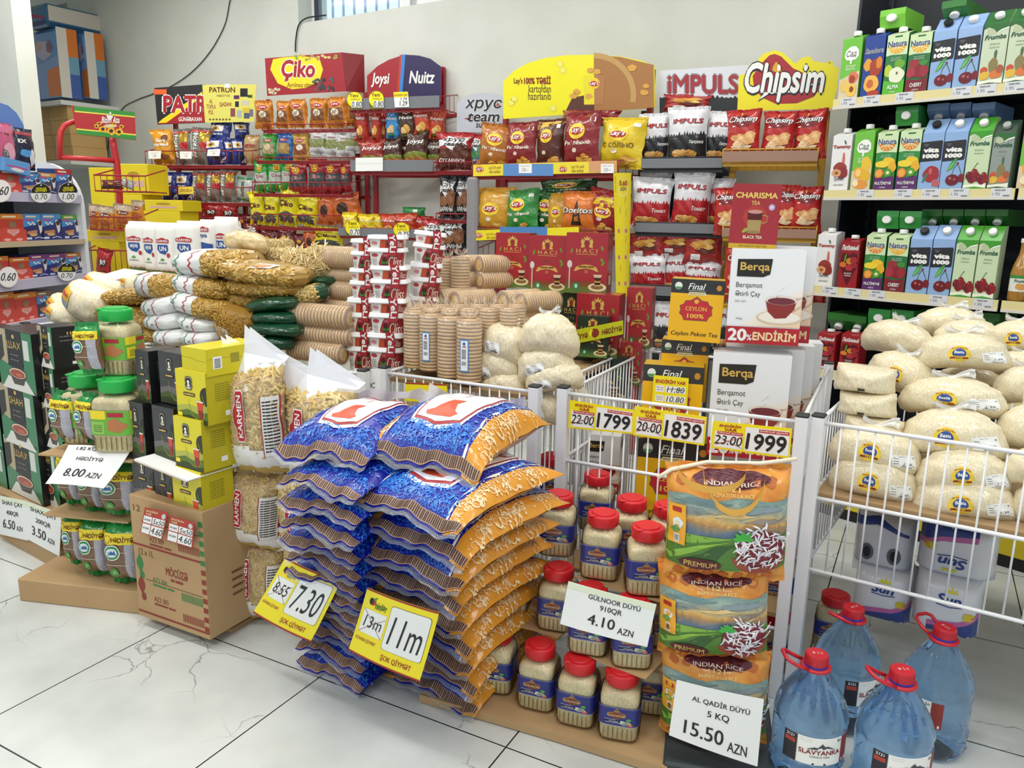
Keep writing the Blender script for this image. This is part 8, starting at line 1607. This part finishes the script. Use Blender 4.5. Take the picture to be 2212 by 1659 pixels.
kj('tam', 'brik', 'e9e8e8', tammy); kj('lub', 'brik', '9a1f28', lubim(0)); kj('lub2', 'brik', 'a02028', lubim(1)); kj('nat_end', 'brik', '2f8f3f', plainsn, '2f8f3f'); kj('cad_end', 'brik', '7ac83f', plainsn, '7ac83f'); kj('fru_end', 'pak', '3f7a35', plainsn, '2f7a2f'); kj('vita_end', 'pak', '7f9fcb', plainsn, '7f9fcb')
gJ = ['juice cartons on the %s drinks shelf' % n for n in ('top', 'second', 'third', 'lowest')]
def jc(row, n, x0, x1, ytop, label, d=-.012, rz=0):
    k, w0, h0, dp = KJ[n]; z = LZ[row][0]; ym = 100+row*210; a, b = FJu.at(x0, ym, d)[0], FJu.at(x1, ym, d)[0]; xm = (x0+x1)/2; zt = FJu.at(xm, ytop, d)[1]; s = (zt-z)/h0; sw = min((b-a)/w0, 1.12)
    k(FJu.pos((a+b)/2, z, d-dp/2), FJu.rz+R_(rz), label, 'juice carton', gJ[row], 0, 0, (sw, sw, s))
def row(r, items):
    for n, x0, x1, yt, lab in items: jc(r, n, x0, x1, yt, lab)
row(0, (('cad0', 1820, 1866, 66, 'green juice carton with a white tree and peaches, leftmost on the top drinks shelf'), ('sand', 1869, 1914, 60, 'dark blue juice carton with peaches on the top drinks shelf'), ('nat_a', 1916, 1964, 57, 'green juice carton with a cut apple on the top drinks shelf'), ('nat_c', 1966, 2013, 56, 'green and dark red cherry juice carton on the top drinks shelf'), ('vita_b', 2015, 2066, 36, 'light blue cherry juice carton with a black cap, top shelf'), ('vita', 2068, 2119, 28, 'light blue cherry juice carton with a white cap, top shelf'), ('fru_m', 2122, 2176, 20, 'pale green mixed fruit juice carton, top shelf, left one'), ('fru_m', 2178, 2232, 12, 'pale green mixed fruit juice carton, top shelf, at the picture edge')))
row(1, (('tam', 1799, 1843, 277, 'white peach juice carton, leftmost on the second drinks shelf'), ('cad1', 1845, 1892, 268, 'green juice carton with a white tree and pineapple, second drinks shelf'), ('nat_m', 1895, 1942, 270, 'green and purple mixed fruit carton, second drinks shelf, left one'), ('nat_m', 1945, 1991, 266, 'green and purple mixed fruit carton, second drinks shelf, right one'), ('vita_p', 1993, 2039, 256, 'light blue pomegranate juice carton with a black cap, second drinks shelf'), ('vita', 2041, 2090, 254, 'light blue cherry juice carton with a white cap, second drinks shelf'), ('fru_c', 2093, 2142, 252, 'pale green cherry juice carton, second drinks shelf'), ('fru_d', 2145, 2190, 258, 'greyish green juice carton, right end of the second drinks shelf')))
row(2, (('tam', 1767, 1809, 493, 'white peach juice carton, leftmost on the third drinks shelf'), ('lub', 1812, 1868, 508, 'wide dark red cherry juice carton on the third drinks shelf'), ('nat_m', 1872, 1918, 494, 'green and purple mixed fruit carton on the third drinks shelf'), ('nat_c', 1921, 1966, 496, 'green and dark red cherry juice carton on the third drinks shelf'), ('vita_b', 1969, 2016, 487, 'light blue cherry juice carton with a black cap, third shelf'), ('vita', 2018, 2065, 486, 'light blue cherry juice carton with a white cap, third shelf'), ('fru_c', 2068, 2114, 487, 'pale green cherry juice carton, third drinks shelf, left one'), ('fru_c', 2117, 2163, 488, 'pale green cherry juice carton, third drinks shelf, right one')))
row(3, (('lub2', 1764, 1810, 712, 'dark red juice carton on the lowest visible drinks shelf, left one'), ('lub2', 1813, 1866, 713, 'dark red juice carton on the lowest visible drinks shelf, right one')))
def lying_c(n, x0, y0, x1, y1, d, label, row, up=0):
    k, w0, h0, dp = KJ[n]; u, z0, w, h = FJu.bx(x0, y0, x1, y1, d); s = w/w0; H = h0*.95
    k(FJu.pos(u, z0+h/2, d-H), FJu.rz+R_(up), label, 'juice carton', 'juice cartons lying on top of others', pi/2, 0, (s, h/dp, .95))
for n, px, d, lab in (('cad_end', (1898, 18, 1952, 58), -.03, 'bright green carton lying on the top row, its cap facing out'), ('fru_end', (2034, 0, 2086, 38), -.02, 'dark green carton lying on the top row, cut by the picture top'), ('nat_end', (1932, 228, 1980, 270), -.03, 'green carton lying over two mixed fruit cartons, second shelf'), ('vita_end', (2002, 224, 2048, 260), -.10, 'light blue carton end lying behind on the second shelf, left one'), ('vita_end', (2051, 222, 2096, 258), -.11, 'light blue carton end lying behind on the second shelf, middle one'), ('vita_end', (2099, 222, 2148, 258), -.10, 'light blue carton end lying behind on the second shelf, right one'),
                      ('nat_end', (1891, 455, 1938, 494), -.02, 'green carton lying on the third row over the mixed fruit carton'), ('nat_end', (1940, 456, 1987, 494), -.02, 'green carton lying on the third row over the cherry carton'), ('fru_end', (1990, 452, 2034, 488), -.10, 'green carton end lying behind the black-capped carton, third shelf'), ('fru_end', (2036, 452, 2080, 488), -.10, 'green carton end lying behind the white-capped carton, third shelf'), ('fru_end', (2082, 452, 2127, 488), -.10, 'green carton end lying behind the left cherry carton, third shelf'), ('fru_end', (2129, 452, 2176, 488), -.10, 'green carton end lying behind the right cherry carton, third shelf'),
                      ('fru_end', (1787, 676, 1830, 714), -.08, 'green carton end lying on the lowest row, first from the left'), ('fru_end', (1828, 682, 1870, 716), -.07, 'green carton end lying on the lowest row, second from the left'), ('nat_end', (1872, 668, 1920, 706), -.03, 'green carton with a white sticker lying on the lowest row'), ('nat_end', (1921, 670, 1970, 708), -.04, 'green carton lying on the lowest row next to the rice bags'), ('fru_end', (2112, 676, 2158, 716), -.08, 'green carton end lying on the lowest row at the right')):
    lying_c(n, *px, d, lab, 0)
def jbottle():
    root = thing('juice_bottle'); mb = MB(); mb.lathe([(.034, 0), (.036, .006), (.036, .10), (.03, .13), (.017, .17), (.0145, .2), (.0155, .21), (.0155, .216)], M('a8782a', .12, .8), 24); mb.build('bottle', root)
    c = MB(); c.lathe([(.017, .212), (.017, .226), (.015, .228)], M('d9dad6', .35), 20); c.build('cap', root)
    S = lambda x, z, o: (lambda a: Vector(((.0365+o)*cos(a), (.0365+o)*sin(a), .065+z*.03)))(-pi/2+x*1.3); l = MB(); l.grid(lambda a, b: S(a*2-1, b*2-1, 0), 16, 1, M('e2e6dc', .4)); l.poly(rc(-1, .6, 1, 1), M('3f8a3a'), S, .0005, .2); l.text('Frumba', -.5, .1, .5, .5, M('1f5a3f'), S, .0006, .03, .2, ml=.2); l.poly(blob(0, -.4, .4, .4, 3), M('d99a4a'), S, .0006, .2); l.build('label', root); return root
o = jbottle(); u, z = FJu.at(2202, 600, -.03); o.location = FJu.pos(u, LZ[2][0], -.05); tag(o, 'amber glass juice bottle at the right picture edge, third shelf', 'juice bottle')
o = KJ['cad1'][0]; u, z = FJu.at(2226, 400, -.03); o(FJu.pos(u, LZ[1][0], -.05), FJu.rz, 'green carton at the right picture edge, second shelf of the next section', 'juice carton')
# ------------------------------------------------------------------ pet food shelf at the left edge
FCt = FrZ(100, 430, 3.9, 112); SHW = M('dfe1e6', .4); LAV = M('b9b6cf', .4)
t = thing('pet_food_shelf'); t.location = FCt.o; t.rotation_euler.z = FCt.rz
ue = FCt.at(174, 432, 0)[0]; ul = ue-1.15; zt = FCt.at(172, 352, 0)[1]
mb = MB(); pr = [(.0, 0), (.0, zt-.22)]+[(.0+.2*(1-cos(k*pi/16)), zt-.22+.22*sin(k*pi/16)) for k in range(1, 9)]+[(.4, zt), (.4, 0)]
n = len(pr); v = [(ue, y, z) for y, z in pr]+[(ue+.03, y, z) for y, z in pr]; mb.add(v, [tuple(range(n)), tuple(range(2*n-1, n-1, -1))]+[(i, (i+1) % n, (i+1) % n+n, i+n) for i in range(n)], SHW); mb.build('side_panel', t)
mb = MB(); mb.box(ul, .39, 0, ue, .4, zt, M('5a5a5e', .6)); mb.build('back_panel', t)
CZ = []
for j, (y0, y1, m_) in enumerate(((418, 437, LAV), (520, 531, M('b9a88a', .6)), (600, 620, LAV), (688, 708, LAV))):
    za = FCt.at(90, y0, 0)[1]; zb2 = FCt.at(90, y1, 0)[1]; CZ.append(za); mb = MB(); mb.box(ul, 0, za-.012, ue, .39, za, SHW); mb.box(ul, -.006, zb2, ue, 0, za+.001, m_); mb.build('shelf_board', t)
mb = MB(); pts = [FCt.at(x, y, -.06) for x, y in ((-40, 222), (0, 222), (18, 228), (36, 244), (50, 268), (58, 300), (58, 372), (-40, 372))]
v = [(a, .06, b) for a, b in pts]+[(a, .075, b) for a, b in pts]; n = len(pts); mb.add(v, [tuple(range(n)), tuple(range(2*n-1, n-1, -1))]+[(i, (i+1) % n, (i+1) % n+n, i+n) for i in range(n)], M('5f86cc', .35, .2)); mb.build('header_sign', t)
tag(t, 'white and lavender shelf of pet food boxes at the left picture edge', 'shelf')
def catbox(c1, c2, red, topc):
    def f(mb, S):
        mb.poly(rc(-1, .62, 1, 1), M(topc, .4), S, .0004); mb.poly(rc(-.7, .74, .3, .86), M('e9d8c0'), S, .0008)
        if red:
            mb.poly([(-1, -1), (1, -1), (1, -.2), (.7, .0), (-.7, .0), (-1, -.2)], M('c8483c', .4), S, .0004); mb.poly([(-.3, -.4), (.3, -.4), (.46, -.1), (0, -.56), (-.46, -.1)], M('e0b0ac'), S, .0012); mb.poly(el(0, .2, .3, .24, 14), M('8a6a52', .6), S, .0008); mb.poly([(-.28, .3), (-.22, .52), (-.06, .4)], M('8a6a52', .6), S, .0008); mb.poly([(.28, .3), (.22, .52), (.06, .4)], M('8a6a52', .6), S, .0008)
            mb.poly([(-.5, -.3), (0, -.64), (.5, -.3), (.4, -.1), (-.4, -.1)], M('d98f8c'), S, .0010)
            for x in (-.5, .4): mb.poly(el(x, -.86, .26, .1, 12), M('e3a49c'), S, .001)
        else:
            mb.poly([(-1, .0), (.2, .2), (.5, .62), (-1, .62)], M(c2, .4), S, .0004); mb.poly(rc(-.9, .5, .0, .6), M('c93a7a'), S, .0008); mb.text('∿∿', -.6, .16, .2, .4, WHITE, S, .001, .04); mb.poly([(.4, .5), (.6, .6), (.9, .3), (.8, -.3), (.6, -.5), (.5, .0)], M('d9d6d4', .5), S, .0008); mb.poly(el(.66, .3, .2, .2, 10), M('3a3534', .5), S, .001)
            mb.poly([(-.7, -.3), (.3, -.2), (.3, -.46), (-.7, -.5)], M('b9805a', .4), S, .001); mb.poly(el(-.1, -.56, .4, .12, 12), M('c9a478', .4), S, .0012); strip(mb, [(-.0, -.84), (.4, -.74), (.9, -.84)], .06, M('c9cfe0'), S, .001); mb.poly(rc(-.8, -.9, -.3, -.74), M('c9cfe0'), S, .001)
    return f
gc2 = 'pet food boxes on the left shelf'
for r, px, red, c, tp, lab in ((0, (-2, 368, 46, 420), 1, 'b5382f', '7a2a2a', 'red cat food box on the upper shelf behind the round 0.60 tag'), (0, (42, 374, 90, 420), 0, '2f3f86', '4f86c4', 'blue cat food box on the upper shelf'), (0, (84, 374, 122, 419), 0, '2a2f52', 'c98f4a', 'dark cat food box with an orange top on the upper shelf'), (0, (121, 366, 157, 418), 0, '2f4a86', 'a8303a', 'cat food box with a red top at the end of the upper shelf'),
                               (1, (-2, 462, 56, 523), 1, 'b5382f', 'c9782a', 'red and orange cat food box on the middle shelf'), (1, (51, 462, 94, 520), 0, '27316f', '4f96d4', 'blue cat food box on the middle shelf, left one'), (1, (88, 462, 133, 519), 0, '27316f', '4f96d4', 'blue cat food box on the middle shelf, right one'), (1, (134, 464, 172, 518), 0, '27316f', '5a9a3f', 'blue cat food box with a green top at the end of the middle shelf'),
                               (2, (-22, 554, 20, 606), 1, 'b5382f', 'c9782a', 'red cat food box at the picture edge on the lower shelf'), (2, (22, 556, 70, 604), 1, 'b5382f', 'c9782a', 'red cat food box with an orange top on the lower shelf'), (2, (64, 550, 104, 600), 0, '2f3578', '7a3a7a', 'blue cat food box with a purple top, lower shelf, left one'), (2, (102, 548, 144, 598), 0, '2f3578', '7a3a7a', 'blue cat food box with a purple top, lower shelf, middle one'), (2, (142, 546, 180, 594), 0, '2a2f52', 'b5702a', 'dark cat food box with an orange corner at the end of the lower shelf'),
                               (3, (-6, 632, 32, 688), 1, 'b5382f', 'd9862a', 'red cat food box on the lowest shelf, left one'), (3, (32, 632, 80, 688), 1, 'b5382f', 'd9862a', 'red cat food box on the lowest shelf, right one'), (3, (80, 628, 112, 684), 0, '3a3a5a', '8a6a5a', 'dark cat food box on the lowest shelf beside the rice bags')):
    fbox('pet_food_box', FCt, px, -.03, .1, M(c, .4, .15), catbox(c, '3f8ac9', red, tp), lab, 'pet food box', gc2, z=CZ[r])
def pouch(n, px, c, des, lab, d=-.03): 
    u, z0, w, h = FCt.bx(*px, d); mb, S = pillow(w, h, .05, foil(c), int(px[2]), 10, 12, .006, .04, 1); des(mb, S); put(mb.build(n), FCt, u, z0, d, .05, lab, 'pet food bag')
pouch('pet_food_bag', (-30, 264, 42, 368), 'c9628a', lambda mb, S: (mb.text('1 kg', -.0, .5, .5, .64, INK, S, .001), mb.poly(el(.4, -.2, .4, .4, 18), M('e0a9bd'), S, .001, .3), mb.poly(blob(.1, -.4, .2, .3, 3), M('6a6f6a'), S, .0014, .3)), 'pink pet food bag on top of the left shelf', -.02)
pouch('pet_food_bag', (40, 278, 82, 368), '1d2340', lambda mb, S: (mb.poly(rc(-.9, .7, .8, .86), M('a83a4a'), S, .001, .3), mb.text('IX', -.8, .3, -.1, .5, WHITE, S, .001, .05), mb.poly(blob(-.2, -.2, .6, .2, 3), M('4f9ad9'), S, .001, .3), mb.poly(blob(.4, -.4, .3, .4, 5), M('dfe0e6'), S, .0014, .3), mb.poly(rc(-.8, -.95, .6, -.8), M('b5482f'), S, .001, .3)), 'dark blue pet food bag with a white animal on top of the left shelf')
fbox('pet_food_box', FCt, (8, 346, 64, 374), .0, .1, M('5f9ad4', .4), lambda mb, S: (mb.poly(rc(-.8, -.2, .8, .0), M('c93a7a'), S, .0006), mb.poly(el(0, -.5, .5, .3, 12), M('d9d6d4'), S, .0008)), 'light blue opened pet food box lying on the shelf top', 'pet food box', None, 0, 6)
def xus(pr):
    def f(mb, S, ml): mb.poly(el(0, 0, 1, 1, 24), M('e6e8ea', .5), S, .0003); mb.poly(el(0, 0, .97, .97, 20, 0, pi), M('1a1a1a', .5), S, .0006); mb.text('XÜSUSİ\nQİYMƏT', -.6, .1, .6, .62, M('e3e02a'), S, .001, .04); digits(mb, S, pr, -.6, -.66, .6, -.12, PEN, None, 0, .15, .0008); mb.poly(el(0, .8, .07, .07, 8), WHITE, S, .001)
    return f
def rnd(pr):
    def f(mb, S, ml): mb.poly(el(0, 0, 1, 1, 26), M('e9eaec', .5), S, .0004); mb.poly(el(0, 0, .9, .9, 26), M('f2f2f4', .5), S, .0006); digits(mb, S, pr, -.76, -.36, .76, .4, PEN, None, .01, .3, .001)
    return f
CLR = film('ffffff', .985, .5, 0)
for px, de, lab in (((66, 396, 110, 438), xus('0.70'), 'round black and white tag 0.70, left one on the upper pet food shelf'), ((126, 394, 168, 438), xus('1.00'), 'round black and white tag 1.00 at the end of the upper pet food shelf'), ((124, 568, 164, 607), xus('0.70'), 'round black and white tag 0.70 alone on the lower pet food shelf'), ((-22, 388, 24, 437), rnd('0.60'), 'round white tag cut by the picture edge, upper pet food shelf'), ((-4, 576, 39, 621), rnd('0.60'), 'round white tag 0.60 on the lower pet food shelf')):
    a, b, c_, d_ = px; sheet('price_tag', FCt, [(a, b), (c_, b), (c_, d_), (a, d_)], .02, CLR, de, lab, 'price tag')
# ------------------------------------------------------------------ red stand with the curved sunflower sign
FBz = FrZ(225, 300, 4.75, 66); rk = Rack(FBz, 'red tube display stand with a curved red and green sunflower sign', REDB)
def tub(pts, r=.016):
    P = [FBz.at(x, y, 0) for x, y in pts]; mb = MB(); mb.tube([(a, 0, b) for a, b in P], r, REDB, 8); mb.build('frame_tube', rk.t)
tub([(175, 262), (155, 264), (140, 270), (131, 284), (129, 300), (129, 345)]); tub([(129, 340), (190, 343), (256, 348)]); tub([(243, 296), (246, 320), (252, 350), (258, 420), (262, 520), (266, 600)], .02)
def hd(mb, S):
    G = M('2f8f35', .35, .2); mb.poly([(160, 229), (290, 242), (291, 251), (161, 239)], G, S, .001); mb.poly([(161, 239), (291, 251), (291, 254), (161, 242)], M('e6dc4a'), S, .0012); mb.poly([(165, 280), (294, 293), (294, 302), (166, 289)], G, S, .001); mb.poly([(165, 277), (294, 290), (294, 293), (165, 280)], M('e6dc4a'), S, .0012)
    mb.text('Bizim Ata', 219, 266, 258, 252, WHITE, S, .0014, .02, .2); mb.poly([(228, 244), (234, 250), (238, 240), (244, 252), (240, 258), (232, 256)], M('e6e6ea'), S, .0012)
    for x, y, r in ((222, 279, 8), (240, 283, 9), (257, 285, 8), (208, 273, 5), (214, 267, 5), (262, 274, 5), (246, 267, 4)): mb.poly(blob(x, y, r, r*.9, x, .3), M('efb62a', .4), S, .002); mb.poly(el(x, y, r*.5, r*.45, 10), M('3a2416'), S, .0026)
    mb.poly(blob(238, 272, 14, 4, 3), M('d9cf9a'), S, .0018)
rk.board([(154, 228), (291, 242), (294, 303), (166, 289)], .05, M('b5262b', .35, .2), hd)
FBk = FrZ(255, 395, 4.6, 30); rk2 = rk
for px in ((206, 378, 316, 412), (196, 468, 300, 496), (190, 540, 290, 600)):
    x0, y0, x1, y1 = px; mb = MB(); z0, z1 = FBk.at(x0, y1)[1], FBk.at(x0, y0)[1]; a, b = FBk.at(x0, y1)[0], FBk.at(x1, y1)[0]; Wd = lambda u, d, z: tuple(world(FBz).inverted() @ FBk.pos(u, z, d))
    for z in (z0, z1): mb.tube([Wd(a, 0, z), Wd(b, 0, z)], .0045, REDM, 6); mb.tube([Wd(a, 0, z), Wd(a, -.3, z+(.05 if z == z1 else 0))], .0045, REDM, 6); mb.tube([Wd(b, 0, z), Wd(b, -.3, z+(.05 if z == z1 else 0))], .0045, REDM, 6)
    for k in range(9): u = a+(b-a)*k/8; mb.tube([Wd(u, 0, z1), Wd(u, 0, z0), Wd(u, -.3, z0)], .0025, REDM, 5)
    mb.build('wire_shelf', rk.t)
for px, lab, rz in (((184, 440, 208, 497), 'orange snack pack on the red stand, far left', 10), ((200, 444, 243, 499), 'orange snack pack with a dark oval on the red stand, second', 0), ((236, 440, 283, 493), 'orange snack pack with a dark oval on the red stand, third', 0), ((276, 432, 308, 480), 'orange snack pack on the red stand, leaning at the right', -12)):
    bag(FBk, 'bzm', px, -.03, lab, 'orange snack packs on the red stand', rz, 4)
bag(FBk, 'dk', (212, 388, 262, 408), -.02, 'small red packet lying in the upper basket of the red stand', 'packets on the red stand'); bag(FBk, 'ptg', (252, 386, 282, 406), -.01, 'small silver packet lying in the upper basket of the red stand', 'packets on the red stand', 0, 20)
bag(FBk, 'r50', (196, 536, 230, 594), .03, 'red crumpled snack pack low beside the pet food shelf end', 'packets on the red stand', 10, 10)
FYb = FrZ(300, 400, 5.25, 16); YB = M('e6cf1f', .45)
def ybx(mb, S): mb.poly(rc(-.7, -.5, .7, -.1), M('d9b0a0', .5), S, .0006); mb.poly(el(0, .3, .4, .2, 14), M('b5902a'), S, .0006)
for px, lab, z in (((203, 362, 253, 640), 'yellow carton behind the red stand, left one', 0), ((257, 354, 320, 420), 'big yellow carton behind the red stand post', None), ((264, 420, 314, 640), 'tall yellow carton stack under the big yellow carton', 0), ((312, 432, 394, 456), 'flat yellow carton under the blue seed packs, upper', None), ((310, 456, 394, 640), 'yellow carton under the blue seed packs, lower', 0)):
    fbox('yellow_carton', FYb, px, -.04, .22, YB, ybx, lab, 'carton', 'yellow cartons behind the red stand', z=z, c=.003)
for px, lab, z in (((188, 497, 264, 522), 'flat yellow carton low behind the pet food shelf, upper', None), ((204, 522, 264, 700), 'yellow carton low behind the pet food shelf, lower', 0)):
    fbox('yellow_carton', FBk, px, -.12, .16, YB, ybx, lab, 'carton', 'yellow cartons behind the red stand', z=z, c=.003)
# ------------------------------------------------------------------ corner shelves with diaper packs and cartons
t = thing('wall_shelf'); t.location = WF.o; t.rotation_euler.z = WF.rz
u1, z1 = WF.at(114, 217, .5); uw = WF.at(232, 222, 0)[0]; ud, zd = WF.at(150, 345, .5)
for u_, z_ in ((u1, z1), (ud-.1, zd)): mb = MB(); mb.box(u_-1.3, -.5, z_-.035, u_+.12, 0, z_, M('dcdcd8', .6)); mb.build('shelf_board', t)
mb = MB(); mb.box(u1-.2, -.04, zd-.6, u1-.16, 0, z1, M('c9c9c6', .5)); mb.build('bracket', t)
tag(t, 'white wall shelf in the far left corner carrying diaper packs', 'wall shelf')
DB = M('5f8fc4', .3, .3, 0, .3, 12)
def dia(mb, S):
    mb.poly([(-1, -1), (1, -1), (1, .2), (-.2, .0), (-1, .1)], M('7f9fd4', .35, .2), S, .0008, .3); mb.poly([(.2, -.96), (1, -.96), (1, -.1), (.2, -.2)], M('d97a2a', .35, .2), S, .0014, .3); mb.poly(blob(.1, .4, .5, .3, 3, .3), M('b9b4cc', .4), S, .0014, .3); mb.poly(blob(-.2, .52, .18, .12, 5), M('d9b0a0', .5), S, .002, .3); mb.poly(blob(.5, .46, .2, .16, 7), M('8a6a7a', .5), S, .002, .3); mb.text('Dada', -.9, -.9, -.5, -.1, WHITE, S, .002, .03, 0, 1)
def diaside(mb, S):
    mb.poly(rc(-1, -1, 0, 1), M('dcd8cf', .5), S, .0008, .3); mb.poly(rc(0, .2, 1, 1), M('d9782a', .35, .2), S, .0008, .3); mb.poly(rc(0, -.3, 1, .2), M('6fa0bc', .35, .2), S, .0008, .3); mb.poly(rc(0, -1, 1, -.3), M('4060a8', .35, .2), S, .0008, .3)
for px, d, dp, des, sd, m_, lab in (((60, 62, 127, 214), .44, .17, dia, diaside, DB, 'blue and orange diaper pack standing in front on the corner shelf'), ((160, 68, 188, 214), .22, .16, dia, diaside, DB, 'blue and orange diaper pack standing behind, by the wall'), ((34, 90, 66, 216), .36, .2, plain, plain, M('b9c9b4', .3, .4, 0, .4, 12), 'pale clear pack at the left end of the corner shelf'),
                              ((52, 8, 98, 60), .46, .5, lambda mb, S: (mb.poly([(-.8, .0), (.9, -.4), (.9, -.2), (-.6, .3)], M('b03a6a'), S, .001), mb.poly(rc(-.9, -.9, .9, -.5), M('3a4a7a'), S, .001)), lambda mb, S: mb.poly(rc(-.9, -.5, .9, .8), M('d9d4c8', .5), S, .001), M('3f6f96', .3, .3, 0, .3, 12), 'teal and white diaper pack lying across the top of the others')):
    fbox('diaper_pack', WF, px, d, dp, m_, des, lab, 'diaper pack', 'diaper packs on the corner shelf', sd=sd, c=.035)
for i, px in enumerate(((62, 232, 146, 262), (68, 262, 150, 292), (78, 292, 154, 318), (86, 318, 158, 345))): fbox('cardboard_box', WF, px, .44-.03*i*0, .3, grain('c29a5f', 'caa46b', 5, .8, 0, .1, 1, 'cardboard'), lambda mb, S: mb.poly(rc(-.1, -1, .1, 1), M('b08a55'), S, .0006), 'brown cardboard box under the corner shelf, %s of its stack' % ('topmost', 'second from the top', 'third from the top', 'lowest')[i], 'cardboard box', 'cardboard boxes in the corner')
sheet('paper_notice', WF, [(258, 352), (322, 350), (322, 384), (258, 388)], .004, M('dfe0d6', .7), lambda mb, S, ml: mb.text('—— ——— ——', -.4, .4, .5, .6, M('88898a'), S, .0008), 'pale paper notice fixed to the wall behind the yellow cartons', 'notice')
